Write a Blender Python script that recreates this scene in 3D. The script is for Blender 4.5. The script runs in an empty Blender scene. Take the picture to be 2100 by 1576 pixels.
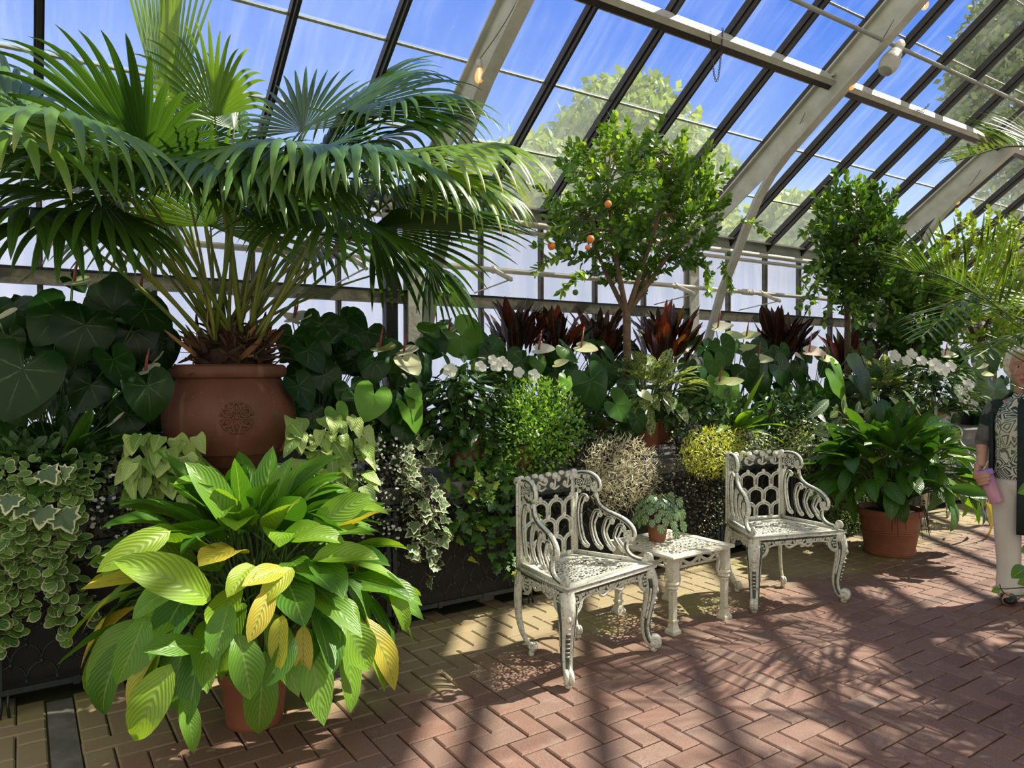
import bpy, math, random
import numpy as np
from mathutils import Matrix, Vector

random.seed(7)
RNG = np.random.default_rng(7)
PI = math.pi
SC = bpy.context.scene
COL = SC.collection

# ------------------------------------------------------------------ camera
W_PX, H_PX = 2100.0, 1576.0
FPX = 1500.9
YAW, PITCH, ROLL = 0.591855, -0.016453, -0.004443
CAM_Z = 1.37
c_f = np.array([math.sin(YAW) * math.cos(PITCH), math.cos(YAW) * math.cos(PITCH), math.sin(PITCH)])
_r = np.array([math.cos(YAW), -math.sin(YAW), 0.0])
_u = np.cross(_r, c_f)
c_r = _r * math.cos(ROLL) + _u * math.sin(ROLL)
c_u = -_r * math.sin(ROLL) + _u * math.cos(ROLL)
cam_data = bpy.data.cameras.new('camera')
cam_data.sensor_fit = 'HORIZONTAL'
cam_data.sensor_width = 36.0
cam_data.lens = FPX / W_PX * 36.0
cam_data.clip_start = 0.05
cam_data.clip_end = 400
cam = bpy.data.objects.new('camera', cam_data)
COL.objects.link(cam)
cam.matrix_world = Matrix(((c_r[0], c_u[0], -c_f[0], 0), (c_r[1], c_u[1], -c_f[1], 0),
                           (c_r[2], c_u[2], -c_f[2], CAM_Z), (0, 0, 0, 1)))
SC.camera = cam

# ------------------------------------------------------------------ light and exposure
SC.view_settings.view_transform = 'Standard'
SC.view_settings.look = 'None'
SC.view_settings.gamma = 1.0
SC.view_settings.use_curve_mapping = False
SC.view_settings.exposure = 0.0
SC.cycles.max_bounces = 6
SC.cycles.diffuse_bounces = 3
SC.cycles.glossy_bounces = 2
SC.cycles.transmission_bounces = 4
SC.cycles.transparent_max_bounces = 10
SC.cycles.sample_clamp_indirect = 4.0
SC.cycles.caustics_reflective = False
SC.cycles.caustics_refractive = False
SC.cycles.use_adaptive_sampling = True
SC.cycles.adaptive_threshold = 0.03

SUN_DIR = Vector((-0.66, 0.11, -0.74))          # the way the sunlight travels
sun_data = bpy.data.lights.new('sun', 'SUN')
sun_data.energy = 10.5
sun_data.angle = 0.012
sun_data.color = (1.0, 0.93, 0.78)
sun = bpy.data.objects.new('sun', sun_data)
COL.objects.link(sun)
sun.rotation_euler = SUN_DIR.to_track_quat('-Z', 'Y').to_euler()
sun.location = (8, 0, 12)

world = bpy.data.worlds.new('sky')
SC.world = world
world.use_nodes = True
wt = world.node_tree
wt.nodes.clear()


def build_sky():
    N, L = wt.nodes, wt.links
    out = N.new('ShaderNodeOutputWorld')
    bg = N.new('ShaderNodeBackground')
    L.new(bg.outputs[0], out.inputs[0])
    tc = N.new('ShaderNodeTexCoord')
    sep = N.new('ShaderNodeSeparateXYZ')
    L.new(tc.outputs['Generated'], sep.inputs[0])
    # clear blue quarter over the back wall, unseen white cloud added elsewhere for neutral fill
    dot = N.new('ShaderNodeVectorMath'); dot.operation = 'DOT_PRODUCT'
    L.new(tc.outputs['Generated'], dot.inputs[0])
    dot.inputs[1].default_value = (0.62, 0.66, 0.42)
    noise = N.new('ShaderNodeTexNoise')
    noise.inputs['Scale'].default_value = 2.6
    noise.inputs['Detail'].default_value = 6
    noise.inputs['Roughness'].default_value = 0.6
    L.new(tc.outputs['Generated'], noise.inputs['Vector'])
    ma = N.new('ShaderNodeMath'); ma.operation = 'MULTIPLY_ADD'
    L.new(dot.outputs['Value'], ma.inputs[0]); ma.inputs[1].default_value = -0.75
    L.new(noise.outputs['Fac'], ma.inputs[2])
    cr = N.new('ShaderNodeValToRGB')
    cr.color_ramp.elements[0].position = 0.02; cr.color_ramp.elements[0].color = (0, 0, 0, 1)
    cr.color_ramp.elements[1].position = 0.42; cr.color_ramp.elements[1].color = (1, 1, 1, 1)
    L.new(ma.outputs[0], cr.inputs[0])
    grad = N.new('ShaderNodeValToRGB')
    e = grad.color_ramp.elements
    e[0].position = 0.0; e[0].color = (0.9, 0.9, 0.92, 1)
    e[1].position = 1.0; e[1].color = (0.035, 0.16, 0.80, 1)
    for p, c in ((0.04, (1.25, 1.30, 1.40, 1)), (0.15, (0.55, 0.75, 1.15, 1)), (0.26, (0.16, 0.36, 0.98, 1)), (0.40, (0.085, 0.255, 0.93, 1))):
        q = e.new(p); q.color = c
    L.new(sep.outputs['Z'], grad.inputs[0])
    mix = N.new('ShaderNodeMix'); mix.data_type = 'RGBA'
    L.new(cr.outputs[0], mix.inputs[0])
    L.new(grad.outputs[0], mix.inputs[6])
    mix.inputs[7].default_value = (1.02, 0.98, 0.88, 1)
    L.new(mix.outputs[2], bg.inputs[0])
    bg.inputs[1].default_value = 1.0


build_sky()

# ------------------------------------------------------------------ helpers
def ray(px, py):
    return c_r * ((px - W_PX / 2) / FPX) - c_u * ((py - H_PX / 2) / FPX) + c_f


def at_y(px, py, y):
    d = ray(px, py); p = d * (y / d[1]); p[2] += CAM_Z
    return p


def at_x(px, py, x):
    d = ray(px, py); p = d * (x / d[0]); p[2] += CAM_Z
    return p


def on_floor(px, py, z=0.0):
    d = ray(px, py); p = d * ((z - CAM_Z) / d[2]); p[2] += CAM_Z
    return p


def mpp(px, y):
    """metres per photo pixel at that column and distance"""
    return (y / ray(px, 763)[1]) / FPX


def nrm(v):
    v = np.asarray(v, float)
    return v / np.maximum(np.linalg.norm(v, axis=-1, keepdims=True), 1e-9)


def tag(o, label=None, cat=None, group=None, kind=None):
    if label: o['label'] = label
    if cat: o['category'] = cat
    if group: o['group'] = group
    if kind: o['kind'] = kind
    return o


def thing(name, label, cat, loc=(0, 0, 0), group=None, rz=0.0):
    o = bpy.data.objects.new(name, None)
    o.empty_display_size = 0.1
    COL.objects.link(o)
    o.location = loc
    o.rotation_euler = (0, 0, rz)
    return tag(o, label, cat, group)


def dup(o, parent=None):
    c = o.copy(); COL.objects.link(c); c.parent = parent
    for ch in list(o.children):
        dup(ch, c)
    return c


def root_loc(o):
    p = np.zeros(3)
    while o is not None:
        p = p + np.array(o.location); o = o.parent
    return p


class MB:
    """collects shapes; build() links them as ONE mesh object"""
    def __init__(self):
        self.v, self.q, self.t, self.a, self.qm, self.tm, self.n = [], [], [], [], [], [], 0
        self.ng = []

    def add(self, v, quads=None, tris=None, luv=None, mi=0):
        v = np.asarray(v, float).reshape(-1, 3)
        if luv is None:
            luv = np.zeros((len(v), 3))
        self.v.append(v); self.a.append(np.asarray(luv, float).reshape(-1, 3))
        if quads is not None and len(quads):
            q = np.asarray(quads, int).reshape(-1, 4) + self.n
            self.q.append(q); self.qm.append(np.full(len(q), mi))
        if tris is not None and len(tris):
            t = np.asarray(tris, int).reshape(-1, 3) + self.n
            self.t.append(t); self.tm.append(np.full(len(t), mi))
        self.n += len(v)
        return self

    def box(self, c, s, mi=0, rot=None, rnd=0.0):
        x, y, z = np.array(s) / 2.0
        v = np.array([(-x, -y, -z), (x, -y, -z), (x, y, -z), (-x, y, -z), (-x, -y, z), (x, -y, z), (x, y, z), (-x, y, z)])
        if rot is not None:
            v = v @ np.array(rot).T
        return self.add(v + np.array(c), [(0, 3, 2, 1), (4, 5, 6, 7), (0, 1, 5, 4), (1, 2, 6, 5), (2, 3, 7, 6), (3, 0, 4, 7)],
                        luv=np.tile((0, 0, rnd), (8, 1)), mi=mi)

    def bar(self, p0, p1, w, h, up=(0, 0, 1), mi=0):
        """rectangular bar between two points; w across, h along up"""
        p0, p1 = np.array(p0, float), np.array(p1, float)
        d = nrm(p1 - p0); s = nrm(np.cross(d, up)); n = np.cross(s, d)
        o = [s * a * w / 2 + n * b * h / 2 for a, b in ((-1, -1), (1, -1), (1, 1), (-1, 1))]
        v = [p0 + k for k in o] + [p1 + k for k in o]
        return self.add(v, [(0, 1, 2, 3), (7, 6, 5, 4), (0, 4, 5, 1), (1, 5, 6, 2), (2, 6, 7, 3), (3, 7, 4, 0)], mi=mi)

    def tube(self, path, r, n=6, mi=0, cap=True, closed=False, flat=None, up=None):
        """round (or flattened) tube along a polyline; flat=(factor along the frame's second axis)"""
        p = np.asarray(path, float); m = len(p)
        r = np.full(m, r, float) if np.isscalar(r) else np.asarray(r, float)
        if closed:
            t = nrm(np.roll(p, -1, 0) - np.roll(p, 1, 0))
        else:
            t = nrm(np.gradient(p, axis=0))
        ref = np.array(up if up is not None else ((0, 0, 1) if abs(t[0][2]) < 0.9 else (1, 0, 0)), float)
        s = np.zeros((m, 3)); prev = nrm(np.cross(t[0], ref))
        for i in range(m):
            if up is not None:
                k = np.cross(t[i], ref)
                prev = nrm(k) if np.linalg.norm(k) > 1e-4 else prev
            else:
                prev = nrm(prev - t[i] * np.dot(prev, t[i]))
            s[i] = prev
        b = np.cross(t, s)
        ang = np.arange(n) * 2 * PI / n
        ca, sa = np.cos(ang), np.sin(ang) * (flat if flat else 1.0)
        v = p[:, None, :] + r[:, None, None] * (s[:, None, :] * ca[None, :, None] + b[:, None, :] * sa[None, :, None])
        i = np.arange(m if closed else m - 1)[:, None]; j = np.arange(n)[None, :]
        i2 = (i + 1) % m
        q = np.stack([i * n + j, i * n + (j + 1) % n, i2 * n + (j + 1) % n, i2 * n + j], -1).reshape(-1, 4)
        v = v.reshape(-1, 3)
        luv = np.zeros((m * n, 3)); luv[:, 1] = np.repeat(np.linspace(0, 1, m), n)
        tr = []
        if cap and not closed:
            v = np.vstack([v, p[:1], p[-1:]]); luv = np.vstack([luv, [[0, 0, 0], [0, 1, 0]]])
            for k in range(n):
                tr.append((m * n, (k + 1) % n, k)); tr.append((m * n + 1, (m - 1) * n + k, (m - 1) * n + (k + 1) % n))
        return self.add(v, q, tr, luv, mi)

    def lathe(self, prof, c=(0, 0, 0), n=40, mi=0, cap=True, rnd=0.0):
        p = np.asarray(prof, float); m = len(p); ang = np.arange(n) * 2 * PI / n
        v = np.stack([p[:, 0:1] * np.cos(ang), p[:, 0:1] * np.sin(ang), np.repeat(p[:, 1:2], n, 1)], -1).reshape(-1, 3) + np.array(c)
        i = np.arange(m - 1)[:, None]; j = np.arange(n)[None, :]
        q = np.stack([i * n + j, i * n + (j + 1) % n, (i + 1) * n + (j + 1) % n, (i + 1) * n + j], -1).reshape(-1, 4)
        luv = np.zeros((m * n, 3)); luv[:, 1] = np.repeat(np.linspace(0, 1, m), n); luv[:, 2] = rnd
        return self.add(v, q, None, luv, mi)

    def ball(self, c, r, n=8, mi=0, sq=(1, 1, 1)):
        th = np.linspace(0, PI, n // 2 + 1)
        c = np.array(c, float); ang = np.arange(n) * 2 * PI / n
        m = len(th)
        v = np.stack([np.sin(th)[:, None] * np.cos(ang), np.sin(th)[:, None] * np.sin(ang), np.repeat(np.cos(th)[:, None], n, 1)], -1)
        v = v.reshape(-1, 3) * r * np.array(sq) + c
        i = np.arange(m - 1)[:, None]; j = np.arange(n)[None, :]
        q = np.stack([i * n + j, (i + 1) * n + j, (i + 1) * n + (j + 1) % n, i * n + (j + 1) % n], -1).reshape(-1, 4)
        return self.add(v, q, None, None, mi)

    def prism(self, outline, p0, ax, ay, thick, mi=0):
        """a flat plate: 2-D outline (convex or star-shaped round its mean) in the plane ax, ay, given a thickness"""
        o = np.asarray(outline, float); m = len(o)
        ax, ay = np.array(ax, float), np.array(ay, float); nz = np.cross(ax, ay)
        base = np.array(p0) + o[:, :1] * ax + o[:, 1:] * ay
        c = base.mean(0)
        v = np.vstack([base - nz * thick / 2, base + nz * thick / 2, [c - nz * thick / 2], [c + nz * thick / 2]])
        k = np.arange(m); k2 = (k + 1) % m
        q = np.stack([k, k2, k2 + m, k + m], -1)
        t = np.vstack([np.stack([k2, k, np.full(m, 2 * m)], -1), np.stack([k + m, k2 + m, np.full(m, 2 * m + 1)], -1)])
        return self.add(v, q, t, None, mi)

    def build(self, name, mats, parent=None, smooth=True, world=True, kind=None):
        me = bpy.data.meshes.new(name)
        v = np.vstack(self.v) if self.v else np.zeros((0, 3))
        if world and parent is not None:
            v = v - root_loc(parent)
        q = np.vstack(self.q) if self.q else np.zeros((0, 4), int)
        t = np.vstack(self.t) if self.t else np.zeros((0, 3), int)
        me.vertices.add(len(v)); me.vertices.foreach_set('co', v.astype(np.float32).ravel())
        nl = q.size + t.size
        me.loops.add(nl); me.loops.foreach_set('vertex_index', np.concatenate([q.ravel(), t.ravel()]).astype(np.int32))
        np_ = len(q) + len(t)
        me.polygons.add(np_)
        st = np.concatenate([np.arange(len(q)) * 4, q.size + np.arange(len(t)) * 3]).astype(np.int32)
        me.polygons.foreach_set('loop_start', st)
        mi = np.concatenate((self.qm or [np.zeros(0)]) + (self.tm or [np.zeros(0)])).astype(np.int32)
        me.polygons.foreach_set('material_index', mi)
        me.polygons.foreach_set('use_smooth', np.full(np_, smooth))
        me.update(calc_edges=True)
        a = me.attributes.new('luv', 'FLOAT_VECTOR', 'POINT')
        a.data.foreach_set('vector', np.vstack(self.a).astype(np.float32).ravel())
        for m in (mats if isinstance(mats, (list, tuple)) else [mats]):
            me.materials.append(m)
        o = bpy.data.objects.new(name, me); COL.objects.link(o)
        if parent is not None:
            o.parent = parent
        if kind: o['kind'] = kind
        return o


def auto_smooth(o, deg=35):
    """flat across sharp edges"""
    me = o.data
    me.update()
    try:
        me.set_sharp_from_angle(angle=math.radians(deg))
    except Exception:
        pass
    return o


# ------------------------------------------------------------------ node shorthand
class NT:
    def __init__(self, name):
        self.m = bpy.data.materials.new(name); self.m.use_nodes = True
        self.t = self.m.node_tree; self.t.nodes.clear()
        self.out = self.t.nodes.new('ShaderNodeOutputMaterial')

    def put(self, sock, val):
        if isinstance(val, bpy.types.NodeSocket):
            self.t.links.new(val, sock)
        elif val is not None:
            if isinstance(val, (tuple, list)) and sock.type == 'RGBA' and len(val) == 3:
                val = (*val, 1.0)
            sock.default_value = val

    def node(self, typ, **kw):
        n = self.t.nodes.new(typ)
        for k, v in kw.items():
            if k in n.inputs: self.put(n.inputs[k], v)
            elif k.replace('_', ' ') in n.inputs: self.put(n.inputs[k.replace('_', ' ')], v)
            else: setattr(n, k, v)
        return n

    def math(self, op, a, b=None, c=None, clamp=False):
        n = self.t.nodes.new('ShaderNodeMath'); n.operation = op; n.use_clamp = clamp
        for i, x in enumerate((a, b, c)):
            if x is not None: self.put(n.inputs[i], x)
        return n.outputs[0]

    def mix(self, f, a, b, blend='MIX'):
        n = self.t.nodes.new('ShaderNodeMix'); n.data_type = 'RGBA'; n.blend_type = blend
        self.put(n.inputs[0], f); self.put(n.inputs[6], a); self.put(n.inputs[7], b)
        return n.outputs[2]

    def step(self, x, lo, hi):
        n = self.t.nodes.new('ShaderNodeMapRange'); n.interpolation_type = 'SMOOTHSTEP'
        self.put(n.inputs[0], x); n.inputs[1].default_value = lo; n.inputs[2].default_value = hi
        return n.outputs[0]

    def noise(self, scale, detail=3, vec=None, rough=0.55):
        n = self.node('ShaderNodeTexNoise', Scale=scale, Detail=detail, Roughness=rough)
        if vec is None: vec = self.obj()
        self.put(n.inputs['Vector'], vec)
        return n.outputs['Fac']

    def obj(self):
        return self.node('ShaderNodeNewGeometry').outputs['Position']

    def luv(self):
        a = self.node('ShaderNodeAttribute', attribute_name='luv')
        s = self.node('ShaderNodeSeparateXYZ'); self.put(s.inputs[0], a.outputs['Vector'])
        return s.outputs

    def ramp(self, f, stops, interp='LINEAR'):
        n = self.t.nodes.new('ShaderNodeValToRGB'); n.color_ramp.interpolation = interp
        e = n.color_ramp.elements
        while len(e) < len(stops): e.new(0.5)
        for k, (p, c) in enumerate(stops):
            e[k].position = p; e[k].color = (*c, 1) if len(c) == 3 else c
        self.put(n.inputs[0], f)
        return n.outputs[0]

    def bump(self, h, strength=0.3, dist=0.01):
        return self.node('ShaderNodeBump', Height=h, Strength=strength, Distance=dist).outputs[0]

    def principled(self, color, rough=0.5, metal=0.0, bump=None, spec=0.5, **kw):
        n = self.node('ShaderNodeBsdfPrincipled', **{'Base Color': color, 'Roughness': rough, 'Metallic': metal, 'Specular IOR Level': spec})
        for k, v in kw.items(): self.put(n.inputs[k], v)
        if bump is not None: self.put(n.inputs['Normal'], bump)
        return n.outputs[0]

    def finish(self, shader):
        self.put(self.out.inputs[0], shader)
        return self.m

    def shmix(self, f, a, b):
        n = self.t.nodes.new('ShaderNodeMixShader')
        self.put(n.inputs[0], f); self.put(n.inputs[1], a); self.put(n.inputs[2], b)
        return n.outputs[0]

# ------------------------------------------------------------------ materials
def leafmat(name, stops, rough=0.38, trans=0.35, vein=None, midrib=None, margin=None, spots=None, tip=None, polar=False,
            bumpk=0.4, tcol=1.25, back=None, spec=0.5):
    """stops: colour ramp over each leaf's own random number; luv = (across / distance from middle, along / angle, random)"""
    N = NT(name)
    u, v, r = N.luv()
    au = N.math('ABSOLUTE', u)
    if max(stops[0][1]) < 0.3:
        stops = [(p, tuple(min(.9, a * g) for a, g in zip(c, (1.42, 1.32, 1.0)))) for p, c in stops]
    col = N.ramp(r, stops)
    pos = N.obj()
    mott = N.noise(14.0, 2, pos)
    col = N.mix(N.math('MULTIPLY', mott, 0.35), col, N.mix(1.0, col, (0.55, 0.6, 0.5), 'MULTIPLY'))
    h = None
    if vein:
        vc, vs, k, sl = vein[:4]
        lo = vein[4] if len(vein) > 4 else 0.90
        if polar:
            w = N.math('COSINE', N.math('MULTIPLY', v, 2 * PI * k))
            line = N.step(w, lo, min(1.0, lo + .3))
            line = N.math('MULTIPLY', line, N.step(au, 1.0, 0.0 if lo > .8 else 0.85))
        else:
            w = N.math('SINE', N.math('MULTIPLY', N.math('SUBTRACT', v, N.math('MULTIPLY', N.math('POWER', au, 1.4), sl)), 2 * PI * k))
            line = N.step(w, 0.35, 1.0)
        h = w
        col = N.mix(N.math('MULTIPLY', line, vs), col, vc)
    if spots:
        sc, lo, hi, scol = spots
        nz = N.noise(sc, 3, pos, 0.7)
        f = N.step(nz, lo, hi)
        f = N.math('MULTIPLY', f, N.step(au, 1.0, 0.75))
        col = N.mix(f, col, scol)
    if margin:
        mc, w0, nw = margin
        nz = N.noise(40.0, 2, pos)
        e = N.math('ADD', au, N.math('MULTIPLY', N.math('SUBTRACT', nz, 0.5), nw))
        col = N.mix(N.step(e, 1 - w0 - 0.06, 1 - w0 + 0.06), col, mc)
    if midrib:
        mc, w0 = midrib
        if polar:
            pass
        else:
            col = N.mix(N.step(au, w0, w0 * 0.4), col, mc)
    if tip:
        tc, t0, rth = tip
        f = N.math('MULTIPLY', N.step(v, t0, 1.0), N.step(r, rth, rth + 0.25))
        col = N.mix(f, col, tc)
    bmp = N.bump(h, bumpk, 0.004) if (h is not None and bumpk) else None
    p = N.principled(col, rough, 0.0, bmp, spec)
    if trans:
        tr = N.node('ShaderNodeBsdfTranslucent')
        N.put(tr.inputs[0], N.mix(1.0, col, (tcol * 1.1, tcol, tcol * (0.45 if stops[0][1][0] < .4 else .85)), 'MULTIPLY'))
        p = N.shmix(trans, p, tr.outputs[0])
    return N.finish(p)


def plain(name, c1, c2=None, scale=12.0, rough=0.5, bump=0.0, metal=0.0, spec=0.5, detail=4, bscale=None):
    N = NT(name)
    if c2 is None:
        col = c1
    else:
        col = N.mix(N.step(N.noise(scale, detail), 0.3, 0.7), c1, c2)
    b = N.bump(N.noise(bscale or scale * 4, 4), bump, 0.01) if bump else None
    return N.finish(N.principled(col, rough, metal, b, spec))


M = {}
# --- ground and building
def mk_brick():
    N = NT('brick_paver')
    g = N.node('ShaderNodeNewGeometry')
    rnd = g.outputs['Random Per Island']
    pos = g.outputs['Position']
    col = N.ramp(rnd, [(0.0, (0.165, 0.090, 0.068)), (0.3, (0.210, 0.115, 0.086)), (0.55, (0.195, 0.122, 0.096)),
                       (0.8, (0.235, 0.122, 0.090)), (1.0, (0.210, 0.138, 0.110))])
    grit = N.noise(260.0, 2, pos)
    col = N.mix(N.math('MULTIPLY', N.step(grit, 0.45, 0.75), 0.5), col, (0.36, 0.25, 0.20))
    col = N.mix(N.math('MULTIPLY', N.step(grit, 0.5, 0.25), 0.5), col, (0.09, 0.05, 0.038))
    wear = N.noise(9.0, 4, pos, 0.7)
    col = N.mix(N.math('MULTIPLY', N.step(wear, 0.52, 0.75), 0.4), col, (0.32, 0.26, 0.215))
    sep = N.node('ShaderNodeSeparateXYZ'); N.put(sep.inputs[0], pos)
    big = N.noise(2.2, 4, pos)
    yy = N.math('ADD', sep.outputs['Y'], N.math('MULTIPLY', N.math('SUBTRACT', big, 0.5), 0.7))
    moss = N.math('MULTIPLY', N.step(yy, 2.66, 3.15), 0.72)       # algae on the damp bricks along the benches
    col = N.mix(moss, col, (0.36, 0.30, 0.165))
    lim = N.math('MULTIPLY', N.math('MULTIPLY', N.step(big, 0.5, 0.68), N.step(sep.outputs['Y'], 2.6, 2.9)), 0.35)
    col = N.mix(lim, col, (0.34, 0.35, 0.08))
    return N.finish(N.principled(col, 0.72, 0.0, N.bump(grit, 0.25, 0.002), 0.35))


M['brick'] = mk_brick()
M['joint'] = plain('joint_sand', (0.035, 0.03, 0.018), (0.06, 0.075, 0.015), 6.0, 0.95)
M['concrete'] = plain('concrete', (0.10, 0.10, 0.088), (0.17, 0.165, 0.15), 8.0, 0.85, 0.4)
M['concrete_dark'] = plain('stained_concrete', (0.10, 0.10, 0.085), (0.20, 0.19, 0.16), 6.0, 0.9, 0.5)
M['rafter'] = plain('dark_glazing_bar', (0.007, 0.006, 0.005), (0.020, 0.015, 0.011), 20.0, 0.5)
M['rail'] = plain('weathered_rail', (0.07, 0.065, 0.045), (0.16, 0.15, 0.10), 9.0, 0.7, 0.2)
M['white_paint'] = plain('aged_white_paint', (0.50, 0.50, 0.44), (0.40, 0.39, 0.32), 7.0, 0.6, 0.25)
M['pipe_paint'] = plain('cream_pipe_paint', (0.66, 0.62, 0.52), (0.56, 0.52, 0.42), 9.0, 0.4, 0.1)
M['eave'] = plain('grey_eave_paint', (0.30, 0.31, 0.28), (0.24, 0.25, 0.22), 5.0, 0.6)
M['lap'] = plain('glass_lap_sealant', (0.34, 0.34, 0.25), (0.22, 0.23, 0.16), 30.0, 0.6)
M['black'] = plain('black_iron', (0.012, 0.012, 0.012), None, rough=0.5)
M['nursery'] = plain('black_nursery_plastic', (0.012, 0.012, 0.012), (0.02, 0.018, 0.016), 9.0, 0.6)
M['soil'] = plain('potting_soil', (0.012, 0.009, 0.006), (0.03, 0.02, 0.012), 40.0, 0.95, 0.6)


def mk_roof_glass():
    N = NT('roof_glass')
    pos = N.obj()
    mp = N.node('ShaderNodeMapping'); mp.inputs['Scale'].default_value = (9.0, 0.9, 0.9); N.put(mp.inputs['Vector'], pos)
    streak = N.noise(1.0, 6, mp.outputs[0], 0.65)
    blot = N.noise(1.3, 4, pos)
    sep = N.node('ShaderNodeSeparateXYZ'); N.put(sep.inputs[0], pos)
    low = N.step(sep.outputs['Y'], 3.2, 4.9)                # milkier towards the eave
    f = N.math('ADD', N.math('MULTIPLY', N.step(streak, 0.42, 0.72), 0.07), N.math('MULTIPLY', N.step(blot, 0.45, 0.7), 0.04))
    f = N.math('ADD', f, N.math('MULTIPLY', low, 0.12))
    f = N.math('ADD', f, 0.018)
    tr = N.node('ShaderNodeBsdfTransparent'); tr.inputs[0].default_value = (0.97, 0.985, 0.98, 1)
    tl = N.node('ShaderNodeBsdfTranslucent'); tl.inputs[0].default_value = (0.80, 0.86, 0.72, 1)
    gl = N.node('ShaderNodeBsdfGlossy'); gl.inputs['Roughness'].default_value = 0.03
    fr = N.node('ShaderNodeFresnel', IOR=1.45)
    a = N.shmix(f, tr.outputs[0], tl.outputs[0])
    a = N.shmix(N.math('MULTIPLY', fr.outputs[0], 0.25), a, gl.outputs[0])
    return N.finish(a)


def mk_wall_glass():
    N = NT('whitewashed_glass')
    pos = N.obj()
    mp = N.node('ShaderNodeMapping'); mp.inputs['Scale'].default_value = (6.0, 1.0, 0.7); N.put(mp.inputs['Vector'], pos)
    st = N.noise(1.4, 6, mp.outputs[0], 0.65)
    col = N.mix(N.step(st, 0.35, 0.7), (0.70, 0.75, 0.83), (0.84, 0.86, 0.90))
    tl = N.node('ShaderNodeBsdfTranslucent'); N.put(tl.inputs[0], col)
    df = N.node('ShaderNodeBsdfDiffuse'); N.put(df.inputs[0], col)
    tr = N.node('ShaderNodeBsdfTransparent'); tr.inputs[0].default_value = (0.95, 0.97, 1.0, 1)
    a = N.shmix(0.10, tl.outputs[0], df.outputs[0])
    a = N.shmix(0.25, a, tr.outputs[0])
    return N.finish(a)


M['roof_glass'] = mk_roof_glass()
M['wall_glass'] = mk_wall_glass()
M['bounce_ground'] = plain('pale_bounce_ground', (0.60, 0.58, 0.55), (0.70, 0.68, 0.64), 0.6, 0.9)


# --- pots
def mk_terracotta(name, c1, c2, stain):
    N = NT(name)
    pos = N.obj()
    col = N.mix(N.step(N.noise(7.0, 5, pos), 0.3, 0.7), c1, c2)
    mp = N.node('ShaderNodeMapping'); mp.inputs['Scale'].default_value = (14.0, 14.0, 1.5); N.put(mp.inputs['Vector'], pos)
    col = N.mix(N.math('MULTIPLY', N.step(N.noise(1.0, 4, mp.outputs[0]), 0.58, 0.78), stain), col, (0.45, 0.30, 0.20))
    scr = N.noise(60.0, 3, pos, 0.8)
    col = N.mix(N.math('MULTIPLY', N.step(scr, 0.66, 0.74), 0.6), col, (0.5, 0.36, 0.27))
    return N.finish(N.principled(col, 0.55, 0.0, N.bump(N.noise(90.0, 3, pos), 0.12, 0.003), 0.35))


M['urn'] = mk_terracotta('dark_terracotta', (0.150, 0.056, 0.031), (0.115, 0.042, 0.024), 0.22)
M['terra'] = mk_terracotta('terracotta', (0.30, 0.110, 0.058), (0.24, 0.085, 0.046), 0.15)
M['terra2'] = mk_terracotta('old_terracotta', (0.33, 0.130, 0.068), (0.27, 0.10, 0.052), 0.2)


# --- cast iron furniture
def mk_iron(name, c1, c2, dirt):
    N = NT(name)
    pos = N.obj()
    col = N.mix(N.step(N.noise(25.0, 4, pos), 0.35, 0.7), c1, c2)
    chip = N.noise(70.0, 3, pos, 0.75)
    col = N.mix(N.math('MULTIPLY', N.step(chip, 0.55, 0.66), dirt), col, (0.06, 0.065, 0.05))
    return N.finish(N.principled(col, 0.42, 0.0, N.bump(N.noise(120.0, 3, pos), 0.2, 0.002), 0.5))


M['iron'] = mk_iron('white_cast_iron', (0.70, 0.70, 0.61), (0.58, 0.58, 0.48), 0.75)
M['iron_t'] = mk_iron('cream_cast_iron', (0.72, 0.70, 0.58), (0.64, 0.61, 0.48), 0.5)
M['patina'] = plain('dark_patina', (0.035, 0.042, 0.034), (0.10, 0.11, 0.09), 45.0, 0.6)
M['lattice'] = plain('green_black_iron', (0.008, 0.016, 0.016), (0.02, 0.032, 0.030), 30.0, 0.45)

# --- leaves
G1, G2, G3 = (0.018, 0.062, 0.014), (0.045, 0.135, 0.022), (0.11, 0.26, 0.035)
M['palm'] = leafmat('fan_palm_leaf', [(0, (0.016, 0.055, 0.010)), (0.5, (0.05, 0.13, 0.018)), (1, (0.17, 0.30, 0.035))], 0.30, 0.34,
                    vein=((0.16, 0.26, 0.09), 0.25, 1.0, -2.2), tip=((0.42, 0.38, 0.06), 0.86, 0.55), bumpk=0.0, spec=0.7)
M['petiole'] = leafmat('palm_petiole', [(0, (0.06, 0.11, 0.02)), (1, (0.16, 0.19, 0.035))], 0.4, 0.0)
M['fibre'] = leafmat('palm_fibre', [(0, (0.018, 0.008, 0.004)), (0.6, (0.07, 0.032, 0.014)), (1, (0.22, 0.125, 0.055))], 0.8, 0.0)
M['lily'] = leafmat('peace_lily_leaf', [(0, (0.028, 0.10, 0.014)), (0.35, (0.07, 0.20, 0.022)), (0.70, (0.17, 0.34, 0.032)), (0.84, (0.27, 0.42, 0.045)), (0.93, (0.45, 0.42, 0.06)), (1, (0.55, 0.45, 0.09))],
                    0.40, 0.38, vein=((0.03, 0.10, 0.012), 0.34, 10, 0.42), midrib=((0.24, 0.36, 0.09), 0.06), bumpk=0.22)
M['lily_far'] = leafmat('tall_peace_lily_leaf', [(0, (0.018, 0.075, 0.012)), (0.6, (0.06, 0.17, 0.02)), (0.93, (0.18, 0.34, 0.03)), (1, (0.45, 0.40, 0.06))],
                        0.33, 0.32, vein=((0.010, 0.04, 0.008), 0.3, 9, 0.42), midrib=((0.1, 0.2, 0.05), 0.05), bumpk=0.3)
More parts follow.
